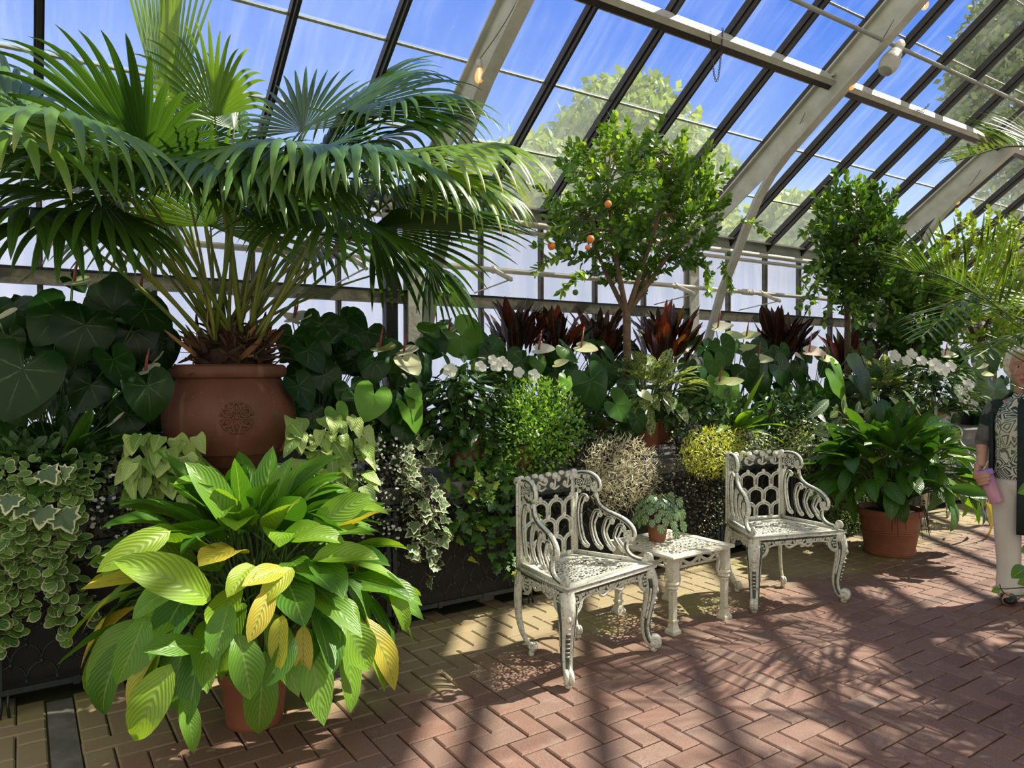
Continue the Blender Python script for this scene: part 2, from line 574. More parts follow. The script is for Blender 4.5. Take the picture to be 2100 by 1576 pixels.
M['anth'] = leafmat('anthurium_leaf', [(0, (0.005, 0.024, 0.005)), (0.5, (0.013, 0.056, 0.009)), (1, (0.10, 0.25, 0.030))], 0.33, 0.22,
                    vein=((0.12, 0.21, 0.055), 0.75, 8, 0), polar=True, bumpk=0.10, spec=0.28)
M['spathe'] = leafmat('anthurium_spathe', [(0, (0.80, 0.78, 0.62)), (0.5, (0.62, 0.66, 0.30)), (0.8, (0.36, 0.46, 0.12)), (1, (0.80, 0.62, 0.52))], 0.3, 0.35,
                      vein=((0.55, 0.6, 0.3), 0.3, 5, 0), polar=True, bumpk=0.1, tcol=1.0)
M['spadix'] = plain('red_spadix', (0.22, 0.035, 0.04), (0.36, 0.10, 0.08), 90.0, 0.6, 0.4)
M['syng'] = leafmat('syngonium_leaf', [(0, (0.13, 0.24, 0.07)), (0.5, (0.27, 0.42, 0.14)), (1, (0.48, 0.62, 0.29))], 0.42, 0.32,
                    vein=((0.16, 0.30, 0.09), 0.35, 6, 0.5), midrib=((0.55, 0.62, 0.35), 0.06), bumpk=0.25, tcol=1.05)
M['plect'] = leafmat('swedish_ivy_leaf', [(0, (0.05, 0.14, 0.03)), (1, (0.15, 0.29, 0.06))], 0.5, 0.28,
                     vein=((0.02, 0.07, 0.02), 0.4, 8, 0), margin=((0.55, 0.58, 0.36), 0.10, 0.10), polar=True, bumpk=0.3)
M['ivyvar'] = leafmat('variegated_ivy_leaf', [(0, (0.045, 0.10, 0.055)), (1, (0.12, 0.20, 0.10))], 0.45, 0.2,
                      vein=((0.16, 0.25, 0.14), 0.5, 5, 0), margin=((0.66, 0.66, 0.42), 0.16, 0.45), polar=True, bumpk=0.2)
M['ivy'] = leafmat('ivy_leaf', [(0, (0.016, 0.058, 0.012)), (0.7, (0.045, 0.14, 0.02)), (0.92, (0.17, 0.32, 0.04)), (1, (0.40, 0.45, 0.08))], 0.45, 0.28,
                   vein=((0.11, 0.2, 0.05), 0.5, 5, 0), polar=True, bumpk=0.2)
M['fern'] = leafmat('birds_nest_leaf', [(0, (0.022, 0.08, 0.015)), (1, (0.07, 0.19, 0.025))], 0.35, 0.35,
                    vein=((0.04, 0.12, 0.02), 0.3, 16, 0.3), midrib=((0.05, 0.05, 0.02), 0.06), bumpk=0.4)
M['fernlit'] = leafmat('lime_crested_fern_leaf', [(0, (0.06, 0.18, 0.02)), (1, (0.20, 0.38, 0.04))], 0.33, 0.4,
                       vein=((0.08, 0.2, 0.02), 0.3, 12, 0.3), midrib=((0.16, 0.28, 0.06), 0.06), bumpk=0.4)
M['smallfern'] = leafmat('sword_fern_leaf', [(0, (0.02, 0.07, 0.014)), (1, (0.06, 0.15, 0.025))], 0.5, 0.3, bumpk=0)
M['ferndark'] = leafmat('dark_strap_leaf', [(0, (0.014, 0.05, 0.012)), (1, (0.045, 0.12, 0.022))], 0.42, 0.25, bumpk=0)
M['diamond'] = leafmat('fine_bush_leaf', [(0, (0.05, 0.15, 0.018)), (0.5, (0.13, 0.31, 0.035)), (1, (0.30, 0.50, 0.08))], 0.45, 0.42, midrib=((0.2, 0.4, 0.1), 0.12), bumpk=0)
M['whitefl'] = leafmat('white_petal', [(0, (0.72, 0.74, 0.66)), (1, (0.86, 0.87, 0.84))], 0.5, 0.25, bumpk=0, tcol=0.95)
M['imp'] = leafmat('impatiens_leaf', [(0, (0.012, 0.045, 0.012)), (0.7, (0.03, 0.09, 0.02)), (1, (0.08, 0.18, 0.03))], 0.3, 0.2,
                   vein=((0.06, 0.13, 0.04), 0.4, 8, 0.5), midrib=((0.14, 0.2, 0.08), 0.07), bumpk=0.4)
M['croton'] = leafmat('croton_leaf', [(0, (0.010, 0.005, 0.006)), (0.5, (0.022, 0.007, 0.008)), (0.76, (0.060, 0.011, 0.010)), (0.90, (0.25, 0.04, 0.018)), (0.95, (0.06, 0.12, 0.025)), (1, (0.12, 0.16, 0.04))], 0.3, 0.22,
                      vein=((0.03, 0.05, 0.015), 0.35, 8, 0.5), midrib=((0.30, 0.07, 0.03), 0.05), bumpk=0.4)
M['agla'] = leafmat('aglaonema_leaf', [(0, (0.30, 0.40, 0.12)), (1, (0.55, 0.62, 0.30))], 0.35, 0.3,
                    spots=(70.0, 0.47, 0.56, (0.03, 0.10, 0.02)), margin=((0.05, 0.14, 0.025), 0.07, 0.15), midrib=((0.62, 0.68, 0.42), 0.06), bumpk=0)
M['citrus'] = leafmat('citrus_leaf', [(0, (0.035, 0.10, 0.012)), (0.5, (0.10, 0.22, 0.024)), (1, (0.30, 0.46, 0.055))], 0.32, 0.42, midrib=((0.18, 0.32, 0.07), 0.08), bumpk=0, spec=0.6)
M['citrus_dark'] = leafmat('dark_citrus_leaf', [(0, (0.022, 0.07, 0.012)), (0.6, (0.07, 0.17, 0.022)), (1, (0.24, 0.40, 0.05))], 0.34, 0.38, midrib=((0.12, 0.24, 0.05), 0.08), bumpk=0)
M['limebush'] = leafmat('lime_bush_leaf', [(0, (0.11, 0.22, 0.025)), (1, (0.32, 0.44, 0.06))], 0.4, 0.4, bumpk=0)
M['bark'] = plain('grey_brown_bark', (0.20, 0.13, 0.075), (0.12, 0.08, 0.05), 18.0, 0.85, 0.5)
M['darkbark'] = plain('dark_stem', (0.07, 0.045, 0.028), (0.12, 0.08, 0.045), 18.0, 0.85, 0.4)
M['stem'] = plain('green_stem', (0.045, 0.10, 0.02), (0.09, 0.16, 0.035), 20.0, 0.5)
M['dryStem'] = plain('dry_stem', (0.10, 0.075, 0.04), (0.05, 0.035, 0.02), 20.0, 0.8)
M['orange'] = plain('orange_peel', (0.85, 0.22, 0.04), (0.75, 0.30, 0.06), 8.0, 0.4, 0.25, bscale=220.0)
M['greenfruit'] = plain('green_peel', (0.05, 0.13, 0.02), (0.08, 0.17, 0.03), 8.0, 0.4, 0.2, bscale=220.0)
M['straw'] = leafmat('straw_sedge_leaf', [(0, (0.44, 0.41, 0.25)), (0.5, (0.70, 0.66, 0.46)), (1, (0.88, 0.85, 0.68))], 0.5, 0.4, bumpk=0, tcol=0.95)
M['silver'] = leafmat('small_dark_leaf', [(0, (0.014, 0.020, 0.016)), (0.6, (0.04, 0.05, 0.038)), (0.82, (0.16, 0.18, 0.14)), (1, (0.50, 0.50, 0.44))], 0.35, 0.15, bumpk=0)
M['sedum'] = leafmat('lime_sedum_leaf', [(0, (0.36, 0.44, 0.04)), (0.6, (0.66, 0.70, 0.09)), (1, (0.84, 0.84, 0.20))], 0.45, 0.35, bumpk=0)
M['palebush'] = leafmat('pale_small_leaf', [(0, (0.05, 0.12, 0.03)), (0.5, (0.20, 0.30, 0.10)), (1, (0.45, 0.52, 0.26))], 0.45, 0.3, bumpk=0)
M['darkbush'] = leafmat('dark_creeper_leaf', [(0, (0.010, 0.016, 0.012)), (1, (0.035, 0.048, 0.030))], 0.4, 0.15, bumpk=0)
M['pepero'] = leafmat('watermelon_peperomia_leaf', [(0, (0.03, 0.09, 0.035)), (1, (0.07, 0.17, 0.06))], 0.25, 0.15,
                      vein=((0.42, 0.50, 0.34), 0.8, 9, 0, 0.2), polar=True, bumpk=0.15)
M['dieff'] = leafmat('dieffenbachia_leaf', [(0, (0.025, 0.085, 0.025)), (1, (0.07, 0.17, 0.05))], 0.3, 0.25,
                     vein=((0.66, 0.72, 0.58), 0.75, 9, 0.45), midrib=((0.72, 0.76, 0.62), 0.10), bumpk=0.2)
M['areca'] = leafmat('areca_leaflet', [(0, (0.025, 0.075, 0.012)), (0.6, (0.065, 0.14, 0.02)), (1, (0.16, 0.24, 0.04))], 0.33, 0.30, midrib=((0.22, 0.30, 0.08), 0.2), bumpk=0)
M['pothos'] = leafmat('creeper_leaf', [(0, (0.06, 0.19, 0.03)), (1, (0.22, 0.40, 0.06))], 0.35, 0.4, midrib=((0.3, 0.45, 0.12), 0.08), vein=((0.05, 0.15, 0.02), 0.3, 6, 0.5), bumpk=0.2)
M['farleaf'] = leafmat('outdoor_tree_leaf', [(0, (0.09, 0.17, 0.045)), (1, (0.26, 0.36, 0.11))], 0.6, 0.35, bumpk=0)
M['farneedle'] = leafmat('outdoor_conifer_leaf', [(0, (0.07, 0.12, 0.05)), (1, (0.19, 0.25, 0.11))], 0.6, 0.25, bumpk=0)


def mk_bulb_glass():
    N = NT('amber_bulb_glass')
    g = N.node('ShaderNodeBsdfTransparent'); g.inputs[0].default_value = (1.0, 0.80, 0.52, 1)
    gl = N.node('ShaderNodeBsdfGlossy'); gl.inputs['Roughness'].default_value = 0.05
    e = N.node('ShaderNodeEmission', Color=(1.0, 0.45, 0.16), Strength=0.55)
    a = N.shmix(0.12, g.outputs[0], gl.outputs[0])
    add = N.t.nodes.new('ShaderNodeAddShader'); N.put(add.inputs[0], a); N.put(add.inputs[1], e.outputs[0])
    return N.finish(add.outputs[0])


def mk_emit(name, c, s):
    N = NT(name)
    return N.finish(N.node('ShaderNodeEmission', Color=c, Strength=s).outputs[0])


M['bulb'] = mk_bulb_glass()
M['filament'] = mk_emit('glowing_filament', (1.0, 0.62, 0.22), 12.0)

# --- person
M['skin'] = plain('skin', (0.58, 0.32, 0.235), (0.50, 0.25, 0.18), 30.0, 0.5, 0.15)
M['hair'] = plain('white_hair', (0.80, 0.76, 0.68), (0.66, 0.61, 0.52), 60.0, 0.55, 0.6, bscale=180.0)
M['cardigan'] = plain('dark_green_knit', (0.010, 0.022, 0.022), (0.018, 0.034, 0.034), 40.0, 0.85, 0.4, bscale=300.0)
M['sleeve'] = plain('grey_sheer_sleeve', (0.10, 0.10, 0.095), (0.14, 0.14, 0.13), 40.0, 0.8)
M['trousers'] = plain('off_white_cotton', (0.72, 0.68, 0.63), (0.66, 0.62, 0.57), 6.0, 0.8, 0.2)
M['shoe'] = plain('black_leather', (0.012, 0.011, 0.011), None, rough=0.35)
M['eyewhite'] = plain('eye', (0.6, 0.58, 0.55), None, rough=0.2)
M['iris'] = plain('iris', (0.05, 0.06, 0.07), None, rough=0.2)
M['lip'] = plain('lip', (0.42, 0.13, 0.11), None, rough=0.45)
M['brow'] = plain('pale_brow', (0.42, 0.33, 0.26), None, rough=0.8)
M['silver_chain'] = plain('silver_chain', (0.7, 0.68, 0.62), None, rough=0.25, metal=1.0)


def mk_paisley():
    N = NT('paisley_print')
    pos = N.obj()
    wv = N.node('ShaderNodeTexVoronoi', Scale=14.0, feature='DISTANCE_TO_EDGE'); N.put(wv.inputs['Vector'], pos)
    n1 = N.node('ShaderNodeTexNoise', Scale=7.0, Detail=1.0); N.put(n1.inputs['Vector'], pos)
    rings = N.math('SINE', N.math('MULTIPLY', N.math('ADD', n1.outputs['Fac'], N.math('MULTIPLY', wv.outputs['Distance'], 0.9)), 40.0))
    sep = N.node('ShaderNodeSeparateXYZ'); N.put(sep.inputs[0], pos)
    dark = N.mix(N.step(sep.outputs['Z'], 1.06, 1.10), (0.14, 0.16, 0.11), (0.025, 0.05, 0.085))
    dark = N.mix(N.step(sep.outputs['Z'], 0.86, 0.84), dark, (0.05, 0.065, 0.06))
    col = N.mix(N.step(rings, -0.15, 0.25), (0.60, 0.62, 0.50), dark)
    return N.finish(N.principled(col, 0.7))


M['paisley'] = mk_paisley()


def mk_tumbler():
    N = NT('tinted_plastic')
    sep = N.node('ShaderNodeSeparateXYZ'); N.put(sep.inputs[0], N.obj())
    col = N.mix(N.step(sep.outputs['Z'], 0.80, 0.66), (0.50, 0.30, 0.62), (0.80, 0.42, 0.55))
    p = N.principled(col, 0.2)
    tr = N.node('ShaderNodeBsdfTransparent'); N.put(tr.inputs[0], (0.85, 0.65, 0.85))
    return N.finish(N.shmix(0.30, p, tr.outputs[0]))


M['tumbler'] = mk_tumbler()
M['lid'] = plain('violet_plastic', (0.40, 0.22, 0.66), None, rough=0.25)

# ================================================================== THE BUILDING
YW = 5.10            # inner face of the glazed wall
ZE = 2.756           # eave
TS = math.tan(0.638786)
CS, SS = math.cos(0.638786), math.sin(0.638786)
X0, X1 = -2.3, 14.5
R_TOP_Y = -1.5       # the slope runs up over the camera


def roof_z(y, off=0.0):
    return ZE + (YW - y) * TS - off


def roof_pt(px, py, off=0.0):
    d = ray(px, py)
    k = (ZE - off + YW * TS - CAM_Z) / (d[2] + d[1] * TS)
    return d * k + np.array([0, 0, CAM_Z])


# ---- floor: bedding plane with real herringbone pavers
fl = MB()
fl.add([(X0, -3, -0.012), (X1, -3, -0.012), (X1, 5.6, -0.012), (X0, 5.6, -0.012)], [(0, 1, 2, 3)], mi=1)
BX, BY = 0.07, 0.036


def paver(x0, y0, x1, y1):
    j = 0.0028; b = 0.006
    t = RNG.normal(0, 0.0009)
    dx, dy = RNG.normal(0, 0.0008, 2)
    x0 += j + dx; x1 -= j - dx; y0 += j + dy; y1 -= j - dy
    v = [(x0 + b, y0 + b, t), (x1 - b, y0 + b, t), (x1 - b, y1 - b, t), (x0 + b, y1 - b, t),
         (x0, y0, t - 0.005), (x1, y0, t - 0.005), (x1, y1, t - 0.005), (x0, y1, t - 0.005),
         (x0, y0, -0.03), (x1, y0, -0.03), (x1, y1, -0.03), (x0, y1, -0.03)]
    q = [(0, 1, 2, 3)]
    for a in range(4):
        c = (a + 1) % 4
        q += [(4 + a, 4 + c, c, a), (8 + a, 8 + c, 4 + c, 4 + a)]
    fl.add(v, q)


for ix in range(-24, 144):
    for iy in range(-29, 36):
        k = (ix + iy + 1) % 4
        x, y = BX + ix * 0.1, BY + iy * 0.1
        if ix == 0:
            continue
        if k == 0:
            if ix == -1: paver(x, y, x + 0.1, y + 0.1)
            else: paver(x, y, x + 0.2, y + 0.1)
        elif k == 1 and ix == 1:
            paver(x, y, x + 0.1, y + 0.1)
        elif k == 2:
            paver(x, y, x + 0.1, y + 0.2)
floor = fl.build('floor', [M['brick'], M['joint']], smooth=False)
tag(floor, 'red brick floor laid in a herringbone pattern', kind='structure')
st = MB().box((BX + 0.05, 0.3, -0.014), (0.092, 6.6, 0.026))
tag(st.build('trim_1', M['concrete_dark'], smooth=False), 'grey concrete strip set into the brick floor', kind='structure')

# ---- outdoors: unseen ground under the trees, made pale to light the wall glass
lw = MB().add([(-40, 5.6, -0.3), (90, 5.6, -0.3), (90, 90, -0.3), (-40, 90, -0.3)], [(0, 1, 2, 3)])
tag(lw.build('ground', M['bounce_ground']), kind='structure')

# ---- glazed wall
wall = bpy.data.objects.new('wall_back', None); COL.objects.link(wall)
tag(wall, 'whitewashed glass side wall with dark bars and a weathered rail', kind='structure')
MB().box(((X0 + X1) / 2, YW + 0.05, 0.42), (X1 - X0, 0.2, 0.9)).build('masonry_base', M['concrete_dark'], wall, smooth=False)
g = MB()
xs = [0.105 + 0.605 * k for k in range(-4, 24)]
for a, b in zip(xs[:-1], xs[1:]):
    for z0, z1 in ((0.87, 1.90), (1.97, 2.62)):
        g.box(((a + b) / 2, YW + 0.03, (z0 + z1) / 2), (b - a - 0.01, 0.005, z1 - z0))
g.build('pane', M['wall_glass'], wall, smooth=False)
for x in xs:
    m = MB()
    m.box((x, YW + 0.005, 1.75), (0.030, 0.045, 1.76)); m.box((x, YW - 0.02, 1.75), (0.014, 0.02, 1.76))
    m.build('glazing_bar', M['rail'], wall, smooth=False)
m = MB().box((2.31, YW - 0.03, 1.75), (0.095, 0.07, 1.78)); m.build('dark_post', M['rafter'], wall, smooth=False)
m = MB()
m.box(((X0 + X1) / 2, YW - 0.02, 1.935), (X1 - X0, 0.075, 0.075))
m.box(((X0 + X1) / 2, YW - 0.045, 1.905), (X1 - X0, 0.075, 0.03))
m.build('rail', M['rail'], wall, smooth=False)
MB().box(((X0 + X1) / 2, YW - 0.025, 1.981), (X1 - X0, 0.05, 0.02)).build('rail_cap', M['black'], wall, smooth=False)
MB().box(((X0 + X1) / 2, YW - 0.02, 0.885), (X1 - X0, 0.10, 0.04)).build('sill', M['rail'], wall, smooth=False)

# ---- eave beam
e = MB()
e.box(((X0 + X1) / 2, YW + 0.0, 2.685), (X1 - X0, 0.06, 0.125))
e.box(((X0 + X1) / 2, YW - 0.035, 2.742), (X1 - X0, 0.11, 0.016))
e.box(((X0 + X1) / 2, YW - 0.03, 2.628), (X1 - X0, 0.10, 0.012))
tag(e.build('trim_2', M['eave'], smooth=False), 'grey eave beam between the glass wall and the glass roof', kind='structure')

# ---- glass roof
ceil = bpy.data.objects.new('ceiling', None); COL.objects.link(ceil)
tag(ceil, 'sloping glass roof with dark rafters and thin pane joints', kind='structure')
lap_y = [5.12, 4.66, 4.20, 3.72, 3.25, 2.78, 2.31, 1.84, 1.37, 0.9, 0.43, -0.04, -0.51, -1.0, -1.5]
rx = [0.105 + 0.605 * k for k in range(-4, 24)]
g = MB()
for a, b in zip(rx[:-1], rx[1:]):
    for ya, yb in zip(lap_y[:-1], lap_y[1:]):
        dz = RNG.normal(0, 0.002, 2)
        g.add([(a, ya + 0.01, roof_z(ya + 0.01, -0.004) + dz[0]), (b, ya + 0.01, roof_z(ya + 0.01, -0.004) + dz[0]),
               (b, yb - 0.01, roof_z(yb - 0.01, -0.010) + dz[1]), (a, yb - 0.01, roof_z(yb - 0.01, -0.010) + dz[1])], [(0, 1, 2, 3)])
g.build('glass', M['roof_glass'], ceil, smooth=False)
nup = (0, SS, CS)
for x in rx:
    m = MB()
    m.bar((x, YW + 0.02, roof_z(YW + 0.02, 0.03)), (x, R_TOP_Y, roof_z(R_TOP_Y, 0.03)), 0.046, 0.055, nup)
    m.bar((x, YW + 0.02, roof_z(YW + 0.02, 0.08)), (x, R_TOP_Y, roof_z(R_TOP_Y, 0.08)), 0.022, 0.05, nup)
    m.build('rafter', M['rafter'], ceil, smooth=False)
for ly in lap_y[1:-1]:
    MB().bar((X0, ly, roof_z(ly, 0.004)), (X1, ly, roof_z(ly, 0.004)), 0.016, 0.014, nup).build('pane_joint', M['lap'], ceil, smooth=False)
# purlin: an angle carried below the rafters
pz = 0.135
py_ = float(roof_pt(1480, 70, pz)[1])
m = MB()
m.bar((X0, py_, roof_z(py_, pz + 0.03)), (X1, py_, roof_z(py_, pz + 0.03)), 0.045, 0.115, nup)
m.bar((X0, py_, roof_z(py_, pz + 0.092)), (X1, py_, roof_z(py_, pz + 0.092)), 0.060, 0.008, nup, mi=1)  # dark strip paints in the shade on the purlin's underside
for xc in (2.52, 5.57, 8.60):
    m.box((xc, py_, roof_z(py_, pz + 0.01)), (0.14, 0.10, 0.02))
tag(m.build('trim_3', [M['white_paint'], M['rafter']], smooth=False), 'pale iron purlin crossing under the dark rafters', kind='structure')

# ---- trusses: web plate under a rafter, chord that swings down as a leg, wall post
def truss(name, xr, label):
    root = bpy.data.objects.new(name, None); COL.objects.link(root)
    root.location = (xr, YW, 0)
    tag(root, label, kind='structure')
    xw = xr + 0.055
    n = 24
    ys = np.linspace(YW, R_TOP_Y, n)
    w = MB()
    for s, (o0, o1) in (('web', (0.06, 0.37)),):
        v = []
        for y in ys:
            d1 = 0.37 if y < 4.0 else 0.37 - (y - 4.0) * 0.12
            for dx in (-0.006, 0.006):
                v.append((xw + dx, y, roof_z(y, o0))); v.append((xw + dx, y, roof_z(y, d1)))
        q = []
        for k in range(n - 1):
            b = 4 * k
            q += [(b, b + 1, b + 5, b + 4), (b + 2, b + 6, b + 7, b + 3), (b, b + 4, b + 6, b + 2), (b + 1, b + 3, b + 7, b + 5)]
        w.add(v, q)
    w.bar((xw - 0.02, YW, roof_z(YW, 0.09)), (xw - 0.02, R_TOP_Y, roof_z(R_TOP_Y, 0.09)), 0.05, 0.014, nup)
    w.build('web', M['white_paint'], root, smooth=False)
    # chord and leg
    pts = []
    for y in np.linspace(R_TOP_Y, 3.95, 12):
        pts.append((xw, y, roof_z(y, 0.375)))
    for y, z in ((4.10, 3.10), (4.24, 2.92), (4.38, 2.66), (4.52, 2.38), (4.66, 2.11), (4.78, 1.78), (4.86, 1.55), (4.92, 1.15), (4.95, 0.80)):
        pts.append((xw, y, z))
    pts = np.array(pts)
    t = nrm(np.gradient(pts, axis=0)); s = np.array((1.0, 0, 0)); b = np.cross(t, s)
    c = MB()
    for wd, th, ds in ((0.095, 0.014, 0.0), (0.016, 0.05, 0.03)):
        v = []
        for p, bb in zip(pts, b):
            p = p - bb * ds
            v += [p - s * wd / 2 - bb * th / 2, p + s * wd / 2 - bb * th / 2, p + s * wd / 2 + bb * th / 2, p - s * wd / 2 + bb * th / 2]
        q = []
        for k in range(len(pts) - 1):
            for a in range(4):
                q.append((4 * k + a, 4 * k + (a + 1) % 4, 4 * k + 4 + (a + 1) % 4, 4 * k + 4 + a))
        c.add(v, q)
    c.build('chord', M['white_paint'], root, smooth=False)
    pmb = MB()
    pmb.box((xw, YW - 0.10, 1.72), (0.12, 0.016, 1.9)); pmb.box((xw, YW - 0.05, 1.72), (0.016, 0.10, 1.9)); pmb.box((xw, YW - 0.02, 1.72), (0.12, 0.016, 1.9))
    pmb.build('post', M['white_paint'], root, smooth=False)
    return root


truss('beam', -0.60 + 0.0, 'white iron arched truss at the far left end of the greenhouse')
truss('beam', 2.43, 'white iron arched truss with a bulb behind the tall fan palm')
truss('beam', 5.48, 'white iron arched truss carrying the flood lamp, right of the big citrus tree')
truss('beam', 8.50, 'white iron arched truss behind the areca palm fronds')
truss('beam', 11.55, 'farthest white iron arched truss')

# ---- pipes
def pipe(name, label, y, z, r, mat, x0=X0, x1=X1, clamps=()):
    root = thing(name, label, 'pipe', (0, y, z))
    MB().tube([(x0, y, z), ((x0 + x1) / 2, y, z), (x1, y, z)], r, 12).build('tube', mat, root)
    for c in clamps:
        q = MB()
        for d in (-0.035, 0, 0.035):
            q.lathe([(r * 0.8, -0.008), (r * 1.45, -0.008), (r * 1.45, 0.008), (r * 0.8, 0.008)], (0, 0, 0), 14)
            q.v[-1] = q.v[-1][:, [2, 0, 1]] + np.array((c + d, y, z))
        q.build('clamp', mat, root)
    return root


vp = pipe('vent_shaft_pipe', 'cream vent-opener pipe with bent arms running along the glass wall', 4.80, 2.163, 0.021, M['pipe_paint'],
          clamps=(0.45, 0.55, 6.06, 6.12))
for px in (93, 720, 1012, 1385, 1560):
    x = float(at_y(px, 600, 4.8)[0])
    a = MB()
    el = np.array((x + 0.03, 4.60, 2.07))
    a.bar((x, 4.8, 2.163), el, 0.016, 0.034, (0, 0, 1)); a.ball(el, 0.018, 8)
    a.tube([el, (x - 0.005, 5.07, 2.01)], 0.006, 6)
    a.ball((x, 4.8, 2.163), 0.032, 10, sq=(0.8, 1, 1))
    a.build('opener_arm', M['pipe_paint'], vp)
pipe('heating_pipe', 'upper and thicker of the two cream pipes just under the eave', 4.975, 2.592, 0.026, M['pipe_paint'])
pipe('heating_pipe', 'lower and thinner of the two cream pipes just under the eave', 4.995, 2.528, 0.019, M['pipe_paint'])
cp0 = roof_pt(1700, 32, 0.36)
pipe('conduit_pipe', 'grey conduit pipe under the roof holding the white flood lamp', float(cp0[1]), float(cp0[2]), 0.016, M['eave'], 3.4, X1)

# ---- lamp bulbs on the trusses
def light_bulb(label, p, s=1.0, cord_to=None):
    p = np.array(p, float)
    t = thing('light_bulb', label, 'light bulb', p, 'pear bulbs along the trusses')
    MB().lathe([(0.004, 0.085), (0.019, 0.083), (0.021, 0.045), (0.018, 0.03), (0.0, 0.03)], p, 16).build('socket', M['white_paint'], t)
    MB().lathe([(0.014 * s, 0.032), (0.017 * s, 0.02), (0.028 * s, -0.010), (0.031 * s, -0.030), (0.026 * s, -0.050), (0.014 * s, -0.062), (0.001, -0.066)], p, 20).build('bulb_glass', M['bulb'], t)
    MB().tube([p + (0, 0, 0.03), p + (0.006, 0, -0.012), p + (-0.004, 0, -0.022), p + (0.004, 0, -0.036), p + (0, 0.004, -0.044)], 0.0035, 6).build('filament', M['filament'], t)
    if cord_to is not None:
        c = np.array(cord_to, float); top = p + (0, 0, 0.085)
        pts = [top + (c - top) * k + np.array((0, 0, -0.06 * math.sin(PI * k))) for k in np.linspace(0, 1, 14)]
        MB().tube(pts, 0.003, 5).build('cord', M['rail'], t)
    return t


light_bulb('small glowing bulb on the truss above the right side of the fan palm', at_x(983, 150, 2.44), 1.0, (2.44, 3.2, roof_z(3.2, 0.36)))
light_bulb('glowing amber bulb just below the white flood lamp', at_x(1745, 168, 5.58), 1.0, (5.50, 3.0, roof_z(3.0, 0.3)))
light_bulb('bulb tucked where the truss forks, up and left of the second citrus tree', at_x(1607, 302, 5.62), 0.9, (5.50, 3.75, roof_z(3.75, 0.22)))
light_bulb('bulb at the top edge of the picture above the flood lamp', at_x(1896, 2, 5.62), 0.95, (5.55, 2.3, roof_z(2.3, 0.3)))
light_bulb('far bulb on the truss behind the areca fronds', at_x(1962, 408, 8.60), 1.1, (8.5, 3.7, roof_z(3.7, 0.3)))

# ---- flood lamp
fp = np.array(at_x(1800, 78, 5.62))
t = thing('flood_lamp', 'white bell-shaped flood lamp hanging from a round junction box on the truss', 'lamp', fp)
jb = MB().lathe([(0.0, 0.03), (0.055, 0.03), (0.062, 0.02), (0.062, -0.02), (0.055, -0.035), (0.0, -0.035)], fp + (0, 0, 0.0), 24)
jb.tube([fp + (-0.09, 0, 0), fp + (0.09, 0, 0)], 0.022, 12); jb.tube([fp + (0, 0.02, 0.02), fp + (0, 0.05, 0.08)], 0.02, 10)
jb.build('junction_box', M['eave'], t)
ax = nrm(np.array(at_x(1805, 165, 5.50)) - np.array(at_x(1845, 92, 5.72)))
p0 = np.array(at_x(1845, 92, 5.72))
kb = MB().tube([fp + (0.01, -0.01, -0.02), fp * 0.45 + p0 * 0.55 + (0, 0, -0.01), p0 + ax * 0.03], 0.016, 8); kb.build('knuckle', M['white_paint'], t)
prof = np.array([(0.001, -0.03), (0.030, -0.026), (0.042, -0.005), (0.043, 0.055), (0.041, 0.075), (0.050, 0.085), (0.056, 0.10), (0.057, 0.125), (0.068, 0.15), (0.074, 0.185), (0.074, 0.215), (0.066, 0.252), (0.050, 0.285)])
sx = nrm(np.cross(ax, (0, 0, 1))); sy = np.cross(sx, ax)
lm = MB().lathe(prof, (0, 0, 0), 28)
v = lm.v[-1]; lm.v[-1] = v[:, :1] * sx + v[:, 1:2] * sy + v[:, 2:] * ax + p0
lm.build('lamp_shade', M['white_paint'], t)
lf = MB().lathe([(0.050, 0.285), (0.034, 0.292), (0.0, 0.295)], (0, 0, 0), 28)
v = lf.v[-1]; lf.v[-1] = v[:, :1] * sx + v[:, 1:2] * sy + v[:, 2:] * ax + p0
lf.build('lens', M['eave'], t)

# ---- hanging chains
def chain(label, pts, nlink):
    pts = np.array(pts, float)
    seg = np.r_[0, np.cumsum(np.linalg.norm(np.diff(pts, axis=0), axis=1))]
    q = MB()
    for k in range(nlink):
        s = (k + 0.5) / nlink * seg[-1]
        c = np.array([np.interp(s, seg, pts[:, a]) for a in range(3)])
        c2 = np.array([np.interp(min(s + 0.005, seg[-1]), seg, pts[:, a]) for a in range(3)])
        c1 = np.array([np.interp(max(s - 0.005, 0), seg, pts[:, a]) for a in range(3)])
        d = nrm(c2 - c1); sd = nrm(np.cross(d, (0.3, 1, 0.2))); sd = sd if k % 2 else np.cross(d, sd)
        a = np.linspace(0, 2 * PI, 10, endpoint=False); ln = seg[-1] / nlink * 0.72
        q.tube([c + d * math.cos(x) * ln + sd * math.sin(x) * ln * 0.55 for x in a], 0.0022, 4, closed=True)
    o = q.build('chain', M['black'])
    return tag(o, label, 'chain')


def hang(p0, p1, dip, n=20):
    p0, p1 = np.array(p0, float), np.array(p1, float)
    return [p0 + (p1 - p0) * k - np.array((0, 0, dip * (1 - (2 * k - 1) ** 2))) for k in np.linspace(0, 1, n)]


chain('black chain hanging in a loop from the pale purlin', hang(roof_pt(1457, 65, pz + 0.08), roof_pt(1482, 58, pz + 0.02), 0.36), 44)
chain('short black chain scrap draped over the purlin, right of the flood lamp', hang(roof_pt(1878, 225, pz + 0.1), roof_pt(1906, 213, pz - 0.02), 0.03, 8), 10)

